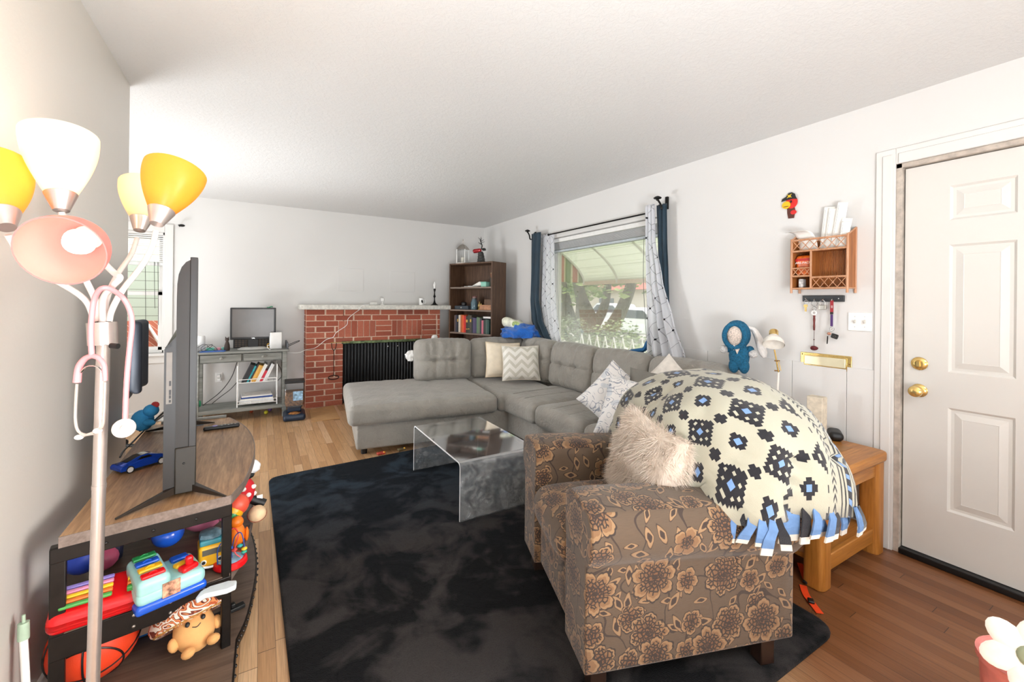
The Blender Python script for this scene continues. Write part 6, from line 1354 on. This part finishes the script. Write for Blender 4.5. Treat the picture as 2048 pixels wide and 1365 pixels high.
build('collar', MB().cyl(c0, c1, .0255, .026, 26), m_pole, fl); build('switch_knob', MB().cyl(LP(222, 692, .73), LP(236, 693, .73), .006, n=10), m_black, fl)
m_arm = mat('#ddd5d0', .35, .1, .03)
def glass_shade(name, hexc, em, estr):
    n = NT(name); n.base(lin(hexc)); n.set(Roughness=.35); tl = n.n('ShaderNodeBsdfTranslucent'); tl.inputs[0].default_value = lin(hexc); mx = n.n('ShaderNodeMixShader'); mx.inputs[0].default_value = .6
    n.l(n.p.outputs[0], mx.inputs[1]); n.l(tl.outputs[0], mx.inputs[2]); n.l(mx.outputs[0], n.out.inputs[0])
    n.p.inputs['Emission Color'].default_value = lin(em); n.p.inputs['Emission Strength'].default_value = estr; return n.m
shades = [  # neck px, rim-centre px, depth neck, depth rim, rim radius, glass, arm path px
    ('white', (122, 392), (120, 272), .755, .775, .067, '#fff3dc', '#ffe9c0', .18, [(196, 645, .75), (190, 600, .76), (172, 560, .77), (140, 480, .76), (123, 425, .755)]),
    ('amber', (322, 424), (352, 343), .83, .87, .067, '#f0ac48', '#ffb84a', .12, [(218, 645, .75), (224, 620, .76), (246, 580, .78), (285, 530, .81), (305, 492, .83), (312, 462, .835)]),
    ('pale peach', (282, 440), (292, 372), 1.0, 1.03, .064, '#f6d8b8', '#ffdcb8', .1, [(212, 645, .75), (212, 605, .78), (232, 555, .86), (262, 510, .95), (274, 478, 1.0)]),
    ('rose pink', (178, 474), (122, 503), .70, .615, .064, '#f09c98', '#f0908c', .06, [(205, 645, .745), (206, 600, .73), (226, 572, .72), (240, 556, .72), (228, 546, .73), (204, 520, .735), (192, 484, .72)]),
    ('yellow', (6, 430), (-22, 338), .70, .73, .066, '#f0b850', '#ffc860', .12, [(190, 645, .75), (170, 600, .76), (110, 560, .76), (50, 520, .73), (16, 470, .705)]),
]
for nm, nk, rc_, dn, dr_, rr, hx, em, es, path in shades:
    a, b = LP(*nk, dn), LP(*rc_, dr_); ax = (b-a); H = ax.length; ax.normalize(); Q = ax.to_track_quat('Z', 'Y').to_matrix().to_4x4(); M_ = Matrix.Translation(a) @ Q
    arm = build('flexible_arm', MB().tube(spl([LP(*p) for p in path], 8), .0062, 12), m_arm, fl)
    for k in range(7): pass
    g = lambda t: rr*(.36+.64*math.sin(t*PI*.5)**.98)
    prof_ = [(g(t)-.0, H*t) for t in [k/12 for k in range(13)]]; prof_ += [(r-.0022, z) for r, z in reversed(prof_)]
    sh = build('lamp_shade', MB().lathe(prof_, 36, M_, close=False), glass_shade('shade_'+nm.replace(' ', '_'), hx, em, es), fl, label='%s glass shade' % nm)
    sk = build('socket_cup', MB().lathe([(.0, -.036), (.014, -.036), (.016, -.03), (rr*.42, .004), (rr*.40, .006), (.0, .0)], 28, M_), m_pole, fl)
    bu = build('bulb', MB().lathe([(.012, .0), (.013, .012), (.022, .032), (.0255, .048), (.021, .064), (.009, .073), (0, .075)], 20, M_), emis('#fff1d8', 3.2 if nm != 'pale peach' else 2), sk, label='lit bulb')
    l = bpy.data.lights.new('bulb_light', 'POINT'); l.energy = (1.6 if nm != 'rose pink' else .55) if nm != 'pale peach' else .9; l.color = (1, .82, .6); l.shadow_soft_size = .02; lo = bpy.data.objects.new('bulb_light', l); C.objects.link(lo); lo.parent = fl; lo.location = a+ax*(H*.93)
# stethoscope looped over the lamp
st = thing('stethoscope', lb, 0, 'pink stethoscope hanging over the arms of the floor lamp', 'stethoscope')
m_pk2 = mat('#f08d90', .4, 0, .04)
def SP(x, y, d=.705): return PD(x, y, d*KL)-lb
build('tubing', MB().tube(spl([SP(184, 715), SP(182, 680), SP(183, 640), SP(188, 602), SP(197, 583, .70), SP(208, 576, .70), SP(224, 580, .71), SP(246, 596, .73), SP(260, 622, .735), SP(264, 650, .735), SP(260, 690, .735), SP(255, 740, .735), SP(252, 790, .735), SP(250, 845, .735)]), .0050, 12), m_pk2, st)
build('tubing_branch', MB().tube(spl([SP(184, 712), SP(170, 718), SP(158, 735), SP(154, 765)]), [.0050, .006, .007], 12), m_pk2, st)
build('tubing_branch', MB().tube(spl([SP(185, 712), SP(198, 717), SP(208, 732), SP(210, 762)]), [.0050, .005, .0045], 12), m_pk2, st)
build('spring_bridge', MB().tube(spl([SP(162, 745), SP(172, 735), SP(188, 732), (SP(202, 740)), SP(208, 752)]), .0028, 8, flat=.5), m_chrome, st)
m_bin = mat('#cfc6bf', .25, .6, .03)
for pts in (((154, 768), (152, 800), (151, 840), (156, 862), (170, 870), (188, 868)), ((210, 765), (209, 800), (207, 835), (203, 855), (190, 864), (168, 872))):
    b = build('binaural_tube', MB().tube(spl([SP(x, y) for x, y in pts]), .0027, 8), m_bin, st)
    build('ear_tip', MB().ball(SP(*( (195, 862) if pts[0][0] < 200 else (158, 875))), (.008, .006, .0055), 12), m_white, b)
e = SP(248, 857, .73); dirn = (Vector((0, 0, CAMH))-lb-e).normalized(); Q = dirn.to_track_quat('Z', 'Y').to_matrix().to_4x4()
build('chest_piece', MB().lathe([(0, -.006), (.018, -.006), (.0205, 0), (.0195, .003), (.014, .002), (.007, .004), (.006, .010), (0, .011)], 28, Matrix.Translation(e) @ Q), mat('#d6cec4', .25, .5), st)

# ------------------------------------------------------------------ things on the right wall (local x runs right, -y into the room)
def wthing(name, Y, Z, lab, cat_, group=None): return thing(name, (XR, Y, Z), -PI/2, lab, cat_, group)
m_bam = wood_mat('bamboo', [(.3, '#a8714c'), (.5, '#bf8c68'), (.7, '#d3a685')], 'z', 1.5, .4); m_bamd = wood_mat('bamboo_slats', [(.3, '#7a4722'), (.5, '#a2622f'), (.7, '#bd7d48')], 'z', 1.2, .5)
rk = wthing('letter_rack', 1.40, 1.413, 'bamboo letter rack with lattice rails hung on the right wall', 'letter rack')
RW_, RD, RH = .293, .108, .30
mb = MB()
for k in range(36): mb.cyl((.008+k*.0079, -.006, .012), (.008+k*.0079, -.006, RH-.005), .0036, n=6)
build('slat_back', mb, m_bamd, rk, kind='stuff')
def pole(a, b, r=.006): return build('bamboo_rail', MB().cyl(a, b, r, n=10), m_bam, rk)
for x in (0, RW_): pole((x, -RD, -.028), (x, -RD, RH+.006), .0068); pole((x, -.008, -.028), (x, -.008, RH+.05), .0068)
for z in (0, .228, RH-.004): pole((0, -RD, z), (RW_, -RD, z))
for x in (0, RW_): pole((x, -RD, RH), (x, -.008, RH+.048), .005); pole((x, -RD, .0), (x, -.008, 0), .005)
for s_, x in ((0, 0), (1, RW_), (2, .108)):
    build('side_panel', MB().prism([(-RD+.004, .002), (-.01, .002), (-.01, (RH+.045 if s_ < 2 else .226)), (-RD+.004, RH if s_ < 2 else .226)], x-.003, x+.003, MX), m_bamd, rk)
build('floor_board', MB().box(0, RW_, -RD, -.01, -.003, .003), m_bamd, rk); build('divider_board', MB().box(0, RW_, -RD, -.01, .224, .23), m_bamd, rk); build('divider_board', MB().box(0, .108, -RD, -.01, .072, .078), m_bamd, rk)
pole((.108, -RD, 0), (.108, -RD, .228)); pole((0, -RD, .076), (.108, -RD, .076)); pole((0, -RD, .125), (.108, -RD, .125), .004); pole((.108, -RD, .066), (RW_, -RD, .066))
def lattice(x0, x1, z0, z1, n):
    mb = MB(); w_ = (x1-x0)/n
    for k in range(n): mb.cyl((x0+k*w_, -RD, z0), (x0+(k+1)*w_, -RD, z1), .0022, n=6); mb.cyl((x0+k*w_, -RD+.002, z1), (x0+(k+1)*w_, -RD+.002, z0), .0022, n=6)
    build('lattice', mb, m_bam, rk)
lattice(.008, RW_-.008, .235, RH-.01, 6); lattice(.006, .104, .08, .122, 3); lattice(.114, RW_-.006, .006, .062, 4)
def inrack(name, x, y, z, lab, cat_, group=None, rx=0, ry=0):
    t = thing(name, Matrix.Translation((XR, 1.40, 1.413)) @ Matrix.Rotation(-PI/2, 4, 'Z') @ Vector((x, y, z)), (0, 0, 0), lab, cat_, group)
    t.rotation_euler = (Matrix.Rotation(-PI/2, 4, 'Z') @ Matrix.Rotation(rx, 4, 'X') @ Matrix.Rotation(ry, 4, 'Y')).to_euler(); return t
for i, (x, w__, h__, ry, rx, lab) in enumerate(((.150, .055, .25, .10, .05, 'tall white envelope, leftmost of the upright ones in the letter rack'), (.178, .055, .235, .12, .10, 'second tall white envelope in the letter rack'), (.213, .05, .26, .16, .14, 'tallest envelope, leaning right in the letter rack'), (.245, .05, .165, .2, .06, 'short envelope near the right end of the letter rack'), (.262, .045, .14, .12, .12, 'smallest folded letter at the right end of the letter rack'))):
    t = inrack('envelope', x, -.035-.012*i, .235, lab, 'envelope', 'letters in the bamboo rack', rx*.3, ry); build('paper', MB().box(-w__/2, w__/2, -.002, .002, 0, h__), m_paper, t, bevel=.0008)
    build('printed_line', MB().box(-w__/2+.006, -w__/2+.007, -.0026, -.002, .08 if h__ > .12 else .05, h__-.015), mat('#9a9a98', .6), t)
t = inrack('curled_letter', .075, -.055, .235, 'white letter curling forward out of the left end of the letter rack', 'letter'); 
build('paper', MB().surf(lambda u, v: (-.055+.10*u-.045*v*v, -.075*v*v, .115*math.sin(v*PI*.55)*(1)), 6, 18), m_paper, t, solid=.0012)
t = inrack('snack_bag', .055, -.055, .08, 'orange snack packet lettered ARE-PACK in the left pocket of the bamboo rack', 'packet'); build('bag', MB().rbox((.092, .05, .125), .016, 4, c=(0, 0, .063), fn=lambda p, n: (p.x, p.y-.004*math.sin(p.z*60), p.z)), mat('#ec6a1f', .3, 0, .35, 22), t)
text_part('bag_lettering', 'ARE-PACK', .019, m_white, t, T(.0, -.031, .078) @ Matrix.Rotation(PI/2, 4, 'X'))
build('red_stripe', MB().box(-.045, .045, -.0285, -.027, .088, .105), mat('#b81f1c', .4), t)
t = inrack('battery_pack', .04, -.06, .005, 'small grey and white pack in the lower left pocket of the bamboo rack', 'packet'); build('pack', MB().box(-.012, .012, -.02, .02, 0, .055), mat('#c9c7c5', .4, 0, .3, 60), t, bevel=.002)
# parrot cut-out
pr_ = wthing('parrot_cutout', 1.462, 1.952, 'flat cut-out of a red parrot in a black pirate hat on the right wall', 'wall decoration')
def flat(name, poly, m, d, th=.003): return build(name, MB().prism(poly, 0, th, Matrix.Translation((0, -d, 0)) @ Matrix.Rotation(PI/2, 4, 'X')), m, pr_, ang=30)
def ell(cx, cz, a, b, n=22, a0=0, a1=2*PI): return [(cx+a*math.cos(a0+(a1-a0)*k/n), cz+b*math.sin(a0+(a1-a0)*k/n)) for k in range(n)]
flat('body', [(-.012, -.08), (.022, -.082), (.03, -.04), (.024, .0), (-.02, .0), (-.018, -.045)], mat('#5b2a1c', .5), .002); flat('head', ell(.008, .022, .036, .040), mat('#d42622', .5), .004); flat('wing', ell(.022, -.045, .018, .014), mat('#d42622', .5), .008)
flat('beak', ell(-.022, .008, .026, .024), mat('#f2bc1c', .5), .009); flat('beak_line', ell(-.022, -.002, .018, .003), mat('#8d5a10', .5), .013, .001)
flat('pirate_hat', [(-.052, .034), (-.046, .052), (-.022, .062), (-.008, .083), (.012, .085), (.03, .072), (.036, .05), (.044, .036), (.02, .042), (-.02, .040)], mat('#19181a', .5), .010)
flat('hat_emblem', ell(-.002, .062, .009, .008), mat('#e8c531', .5), .0135, .001); build('hat_crossbones', MB().cyl((-.016, -.0145, .052), (.012, -.0145, .074), .0018, n=6).cyl((-.016, -.0145, .074), (.012, -.0145, .052), .0018, n=6), mat('#e8c531', .5), pr_)
flat('eye', ell(.008, .025, .005, .009), m_black, .013, .001)
# key rail and what hangs on it
kr = wthing('key_rail', 1.381, 1.334, 'black key rail with four hooks on the right wall', 'key rail'); build('rail', MB().box(0, .222, -.014, 0, 0, .038), mat('#2b2f33', .4), kr, bevel=.003)
hk = [.030, .075, .122, .168]
for x in hk: build('hook', MB().tube(spl([(x, -.012, .020), (x, -.026, .016), (x, -.032, .006), (x, -.034, .014)]), .0022, 8), m_chrome, kr)
for x in (.018, .195): build('screw', MB().ball((x, -.0145, .019), .003, 8), m_white, kr)
def ring(mb, c, r, t_, tilt=0): return mb.tube([Vector(c)+Matrix.Rotation(tilt, 3, 'Z') @ Vector((r*math.cos(a), 0, r*math.sin(a))) for a in [k*PI/10 for k in range(20)]], t_, 6, closed=True)
k1 = thing('key_ring', (XR-.03, 1.381-hk[0], 1.334), -PI/2, 'small bunch of brass keys on the leftmost hook of the key rail', 'keys'); build('ring', ring(MB(), (0, 0, -.004), .013, .0012), m_chrome, k1)
for i, dx in enumerate((-.004, .003)): build('key', MB().lathe([(.0, 0), (.009, 0), (.009, .002), (0, .002)], 14, T(dx, -.003-.003*i, -.026, 0, PI/2)).box(dx-.0028, dx+.0028, -.004-.003*i, -.002-.003*i, -.062, -.03), m_brass, k1)
k2 = thing('corded_keychain', (XR-.03, 1.381-hk[1], 1.334), -PI/2, 'keychain with long red beaded cord and pom-pom on the second hook', 'keychain'); mb = ring(MB(), (0, 0, -.012), .016, .0012); ring(mb, (0, 0, -.042), .012, .0016); build('ring', mb, m_chrome, k2)
build('silver_fob', ring(MB(), (0, -.004, -.068), .012, .0045), m_white, k2); build('beaded_cord', MB().lathe([(0, -.175), (.005, -.175), (.006, -.15), (.005, -.13), (.0065, -.11), (.0055, -.095), (.007, -.085), (0, -.083)], 12), mat('#6d2f2b', .7, 0, .2, 60), k2); build('string', MB().cyl((0, 0, -.175), (0, 0, -.27), .0015, n=6), mat('#4a2a24', .7), k2); build('knot', MB().ball((0, 0, -.232), .004, 8), mat('#4a2a24', .7), k2); build('pom_pom', MB().ball((.0, 0, -.284), (.021, .016, .014), 14, fn=lambda p: p*(1+.1*math.sin(9*p.x))), mat('#5b2024', .9), k2)
k3 = thing('padlock', (XR-.03, 1.381-hk[2], 1.334), -PI/2, 'silver laminated padlock hanging on the third hook', 'padlock'); build('lock_body', MB().rbox((.040, .018, .028), .003, 3, c=(-.003, 0, -.034)), mat('#b9b5ab', .3, .7), k3); build('shackle', MB().tube(spl([(-.017, 0, -.022), (-.017, 0, -.002), (-.004, 0, .010), (.010, 0, -.002), (.010, 0, -.022)]), .0032, 8), m_chrome, k3)
k4 = thing('lanyard_keys', (XR-.03, 1.381-hk[3], 1.334), -PI/2, 'red and purple lanyard with black car key fob on the rightmost hook', 'keys'); build('strap', MB().box(-.008, .008, -.004, .002, -.062, .008), mat('#9d2430', .6), k4, bevel=.001); build('buckle', MB().rbox((.016, .009, .014), .003, 2, c=(0, -.002, -.068)), m_black, k4); build('lower_strap', MB().box(-.0065, .0065, -.003, .001, -.145, -.076), mat('#4b2a6b', .6), k4, bevel=.001)
for k in range(6): pass
text_part('strap_lettering', 'IIIII', .012, m_white, k4, T(.002, -.0046, -.03) @ Matrix.Rotation(PI/2, 4, 'X') @ Matrix.Rotation(PI/2, 4, 'Z'))
build('split_ring', ring(MB(), (.002, -.002, -.162), .012, .0012), m_chrome, k4); build('clasp', MB().tube(spl([(0, 0, -.145), (.006, 0, -.155), (-.004, 0, -.17), (.004, 0, -.185)]), .0014, 6), m_chrome, k4)
build('car_fob', MB().rbox((.036, .012, .028), .009, 4, M=T(.018, -.006, -.203, 0, 0, .3)), m_black, k4); build('fob_badge', ring(MB(), (.02, -.014, -.203), .006, .001), m_chrome, k4); build('fob_key', MB().box(-.011, -.006, -.006, -.002, -.252, -.205, M=T(0, 0, 0, 0, 0, .05)), m_iron, k4); build('small_key', MB().ball((-.012, -.004, -.19), (.011, .003, .009), 12), mat('#c48f7a', .3, .6), k4)
# switch plate
sp = wthing('light_switch', 1.142, 1.168, 'double white light switch plate on the right wall by the door', 'light switch'); build('plate', MB().rbox((.114, .010, .105), .004, 3, c=(.057, -.003, .0525)), m_white, sp)
for x in (.034, .080): build('toggle', MB().rbox((.010, .016, .018), .003, 2, M=T(x, -.012, .054, 0, .35)), mat('#cfccc4', .3), sp); build('plate_screw', MB().ball((x, -.0082, .082), .0025, 8), mat('#cfccc4', .3), sp); build('plate_screw', MB().ball((x, -.0082, .024), .0025, 8), mat('#cfccc4', .3), sp)
# brass mail slot
ml = wthing('mail_slot', 1.392, .928, 'polished brass mail slot set in the right wall', 'mail slot'); build('slot_frame', MB().box(0, .270, -.006, 0, 0, .09).box(.02, .25, -.010, -.005, .012, .078), m_brass, ml, bevel=.003); build('flap', MB().box(.026, .244, -.016, -.009, .018, .072), mat('#f0e6c4', .2, .4, .02), ml, bevel=.004)
for x in (.011, .259): build('slot_screw', MB().ball((x, -.0065, .045 if x > .1 else .078), .004, 8), mat('#8a6a3a', .3, 1), ml)

# ------------------------------------------------------------------ doll, desk lamp and bits behind the throw
def crochet(hexc):
    n = NT('crochet_'+hexc[1:]); v = n.obj(); vo = n.n('ShaderNodeTexVoronoi'); n.l(v, vo.inputs['Vector']); vo.inputs['Scale'].default_value = 105
    n.base(n.mix(n.math('MULTIPLY', vo.outputs['Distance'], 1.1, clamp=True), lin(hexc), tuple(c*.5 for c in lin(hexc)[:3])+(1,))); n.set(Roughness=.95); n.bump(n.math('MULTIPLY', vo.outputs['Distance'], -1), .8, .005); return n.m
m_ct, m_cc, m_cw = crochet('#1f6f96'), crochet('#f8e6d8'), crochet('#f6f3f0')
q = PX(1478, 738, 2.74); dl = thing('crochet_doll', (q.x, q.y, q.z), math.radians(-62), 'crocheted doll in teal hooded suit with long white ear on the sofa back', 'doll')
DH = .33
build('head_hood', MB().ball((-.015, .01, .225), (.082, .07, .098), 24), m_ct, dl); build('face', MB().ball((-.025, -.036, .222), (.050, .036, .068), 20), m_cc, dl)
build('hood_rim', MB().tube([(-.025+.060*math.cos(a), -.052-.006*math.cos(2*a), .220+.078*math.sin(a)) for a in [k*PI/16 for k in range(32)]], .015, 10, closed=True), m_ct, dl)
build('torso', MB().ball((0, 0, .085), (.062, .05, .095), 20), m_ct, dl); build('collar_skin', MB().prism([(-.03, .155), (.012, .155), (-.008, .10)], 0, .012, T(-.0, -.045, 0) @ Matrix.Rotation(PI/2, 4, 'X')), m_cc, dl, bevel=.003)
for s_ in (-1, 1): build('leg', MB().ball((s_*.03, -.01, .02), (.032, .036, .05), 16), m_ct, dl); build('hand', MB().ball((s_*.086-.005, -.01, .125 if s_ < 0 else .105), (.028, .026, .028), 16), m_cw, dl); build('sleeve', MB().ball((s_*.062, -.0, .13), (.026, .024, .026), 12), m_ct, dl)
build('long_ear', MB().tube(spl([(.05, .03, .275), (.085, .03, .255), (.115, .02, .19), (.135, .01, .12), (.145, .005, .085)]), [.018, .028, .036, .046, .04, .02], 14, flat=.6), mat('#f3efeb', .9, 0, .06, 60, .6, 220, .004), dl)
for z in (.155, .132): build('button', MB().ball((-.028, -.049, z), (.006, .003, .006), 10), m_white, dl)
gl = thing('desk_lamp', (2.70, 1.415, .54), math.radians(-50), 'small brass and white adjustable desk lamp on the end table behind the throw', 'desk lamp')
def GP(x, y, X=2.70):
    p = PX(x, y, X)-Vector((2.70, 1.415, .54)); return Matrix.Rotation(math.radians(50), 4, 'Z') @ p
m_ww = mat('#efe9df', .35); build('base', MB().lathe([(0, .001), (.06, .001), (.06, .012), (.02, .022), (0, .022)], 24), m_ww, gl)
e1, e2, e3, e4 = GP(1549, 700), GP(1553, 722), GP(1557, 745), Vector((0, 0, .02))
build('lower_arm', MB().cyl(e4, e3, .006, n=10), m_ww, gl); build('upper_arm', MB().cyl(e3, e1, .0045, n=8), m_brass, gl)
for y in (722, 742): p = GP(1554, y); build('joint', MB().cyl(p+Vector((-.014, 0, 0)), p+Vector((.014, 0, 0)), .004, n=8), mat('#7b5b33', .4, .6), gl)
build('spring', MB().cyl(GP(1557, 722), GP(1562, 742), .002, n=6), m_brass, gl)
sc_ = GP(1547, 684); SM = Matrix.Translation(sc_) @ Matrix.Rotation(-.55, 4, 'X') @ Matrix.Rotation(.12, 4, 'Y')
build('lamp_shade', MB().lathe([(.060, -.020), (.056, .004), (.040, .026), (.026, .036), (.0245, .038), (.0245, .072), (.020, .078), (0, .079), (0, .076), (.0225, .07), (.0225, .036), (.038, .024), (.053, .003), (.057, -.018)], 30, SM, close=False), m_ww, gl); build('shade_cap', MB().lathe([(.0255, .042), (.0255, .072), (.021, .0795), (0, .0805)], 26, SM, close=False), m_brass, gl)
t = thing('speaker_pouch', tuple(PZ(1668, 882, .545)+Vector((.06, .02, 0))), .5, 'black oval case on the end table at the edge of the throw', 'case'); build('case_body', MB().rbox((.14, .07, .05), .024, 4, c=(0, 0, .0255)), m_black, t); t.location.z = .5415
q = PX(1634, 800, 2.78); t = thing('beige_box', (q.x, q.y, .5415), -PI/2, 'small pale box standing at the back of the end table', 'box'); build('box_body', MB().box(-.04, .04, -.03, .03, 0, q.z-.5415+.02), mat('#d9cdb8', .7, 0, .12, 30), t, bevel=.003)
q = PZ(1672, 1078, .13); t = thing('white_bag', (2.47, 1.18, .126), .3, 'crumpled white and black bag on the lower shelf of the end table', 'bag'); build('bag_body', MB().rbox((.20, .14, .18), .04, 6, c=(0, 0, .09), fn=lambda p, n: (p.x+.012*mnoise.noise(p*18), p.y+.012*mnoise.noise(p*15+Vector((3, 0, 0))), p.z)), mat('#e4e2e0', .6), t); build('dark_strap', MB().tube(spl([(-.1, -.06, .02), (-.11, -.08, .1), (-.06, -.075, .17)]), .012, 8), m_black, t)
t = thing('brown_envelope', (2.66, 1.10, .13), .1, 'brown paper bag leaning on the rear of the end table shelf', 'bag'); build('envelope_paper', MB().box(-.09, .09, 0, .012, 0, .24, M=T(0, 0, 0, 0, -.12)), m_carton, t, bevel=.003)
# orange strap on the floor
t = thing('orange_strap', tuple(PZ(1625, 1195, .004)), .0, 'orange webbing strap with black buckle on the floor behind the armchair', 'strap')
o0 = PZ(1625, 1195, .004)
def OP(x, y): p = PZ(x, y, .004)-o0; p.z = 0; return p
m_os = mat('#f0481c', .5)
def ribbon(pts, wd, th=.002):
    mb = MB(); n = len(pts); v = []
    for i, p in enumerate(pts):
        d = (pts[min(i+1, n-1)]-pts[max(i-1, 0)]).normalized(); sd = Vector((d.y, -d.x, 0))*wd; v += [p+sd, p-sd, p+sd+Vector((0, 0, th)), p-sd+Vector((0, 0, th))]
    f = []
    for i in range(n-1): a = i*4; f += [(a, a+1, a+5, a+4), (a+2, a+6, a+7, a+3), (a, a+4, a+6, a+2), (a+1, a+3, a+7, a+5)]
    f += [(0, 2, 3, 1), (4*n-4, 4*n-3, 4*n-1, 4*n-2)]; return mb.add(v, f)
build('webbing', ribbon(spl([OP(1606, 1172), OP(1612, 1190), OP(1624, 1207), OP(1640, 1228)], 4), .014), m_os, t); build('webbing', ribbon(spl([OP(1600, 1128), OP(1606, 1146), OP(1611, 1160)], 4), .012), m_os, t)
build('buckle', MB().rbox((.03, .024, .012), .005, 3, M=Matrix.Translation(OP(1622, 1206)+Vector((0, 0, .008))) @ Matrix.Rotation(.6, 4, 'Z')), m_black, t); build('buckle', MB().rbox((.02, .02, .012), .004, 3, M=Matrix.Translation(OP(1611, 1168)+Vector((0, 0, .008)))), m_black, t)

# ------------------------------------------------------------------ towels and scraps on the sofa
q = PX(1052, 684, 2.66)
tw = thing('blue_towel', (2.69, 4.33, .885), math.radians(-38), 'bright blue towel bundled on top of the sofa back in the corner', 'towel')
def crump(p): 
    n_ = mnoise.noise(p*2.3)*.30+mnoise.noise(p*5)*.16-.10*abs(mnoise.noise(p*3.3+Vector((7, 0, 0)))); return Vector((p.x*(1+n_), p.y*(1+n_), max(p.z, -.35)*(1+n_)))
build('towel_cloth', MB().ball((0, 0, .045), (.245, .14, .12), 48, fn=crump), mat('#1766c4', .95, 0, .15, 90, .9, 160, .006, Sheen_Weight=.5), tw, ang=80)
bl2 = thing('folded_crib_blanket', (2.61, 4.42, 1.02), math.radians(-42), 'rolled cream and green print blanket on top of the blue towel', 'blanket')
build('blanket_roll', MB().rbox((.25, .15, .115), .045, 8, c=(0, 0, .03), fn=lambda p, n: (p.x+.01*mnoise.noise(p*14), p.y, p.z+.022*mnoise.noise(Vector((p.x*9, p.y*9, 2)))-.05*n.x*.5)), mat('#e9e6d2', .9, 0, .22, 13), bl2)
build('green_print', MB().ball((.05, -.072, .03), (.05, .006, .032), 14), mat('#a9bd7c', .9, 0, .3, 60), bl2)
for i, (x, y, Y, lab, sz) in enumerate(((822, 712, 4.62, 'crumpled white plastic scrap sticking out left of the sofa back cushion', .055), (869, 677, 4.74, 'white tissue tip on top of the left sofa back cushion', .035))):
    t = thing('white_scrap', tuple(PY(x, y, Y)), 0, lab, 'scrap'); build('crumpled_sheet', MB().ball((0, 0, 0), (sz*1.1, sz*.5, sz), 24, fn=lambda p: p*(1+.45*mnoise.noise(p*3.1+Vector((i, 0, 0))))), mat('#eceae6', .5, 0, .05), t, ang=20)
# small toys peeking out from under the chaise
for i, (x, y, c_, lab) in enumerate(((762, 908, '#b8402c', 'red toy peeking out from under the chaise'), (803, 900, '#6b5a3a', 'olive toy under the front edge of the chaise'))):
    p = PZ(x, y, .03); t = thing('small_toy', (p.x, p.y, .023), .2, lab, 'toy'); build('toy_body', MB().rbox((.07, .04, .022), .009, 3, c=(0, .0, .0115)), mat(c_, .5, 0, .3, 50), t); build('toy_knob', MB().ball((.02, -.015, .02), .008, 8), m_yel, t)

# ------------------------------------------------------------------ garden toy at the right edge
q = PZ(2042, 1362, .30)
fb = thing('pink_bucket', (1.42, .26, 0), 0, 'pink bucket at the bottom right corner of the view', 'bucket')
q1 = PD(2025, 1335, 1.18); fb.location = (q1.x+.055, q1.y-.03, 0)
hz = q1.z
build('bucket_shell', MB().lathe([(0, .002), (.085, 0), (.09, .004), (.105, hz-.02), (.112, hz-.018), (.112, hz), (.103, hz+.002), (.098, hz-.02), (.082, .012), (0, .01)], 36), mat('#ef8f86', .45), fb)
build('wire_handle', MB().tube([(-.108, 0, hz-.03), (-.10, -.03, hz-.10), (-.13, -.06, hz-.22)], .0045, 8), m_nickel, fb)
ff = thing('white_flower_pinwheel', (0, 0, 0), 0, 'big white petalled flower ornament standing in the pink bucket', 'ornament')
fc_ = PD(2062, 1318, 1.12); dirn = (Vector((0, 0, CAMH))-fc_).normalized(); dirn = (dirn+Vector((-.25, 0, .35))).normalized(); Q = dirn.to_track_quat('Z', 'Y').to_matrix().to_4x4(); ff.location = fc_
for k in range(6):
    a = k*PI/3+.42; build('petal', MB().ball((.052, 0, 0), (.046, .034, .009), 18, Q @ Matrix.Rotation(a, 4, 'Z')), mat('#efe6da', .6, 0, .06), ff)
build('flower_centre', MB().ball((0, 0, .006), (.026, .026, .012), 16, Q), mat('#93987a', .6), ff); build('stem', MB().cyl((0, 0, 0), Vector((fb.location.x, fb.location.y, .02))-fc_, .004, n=8), m_nickel, ff)
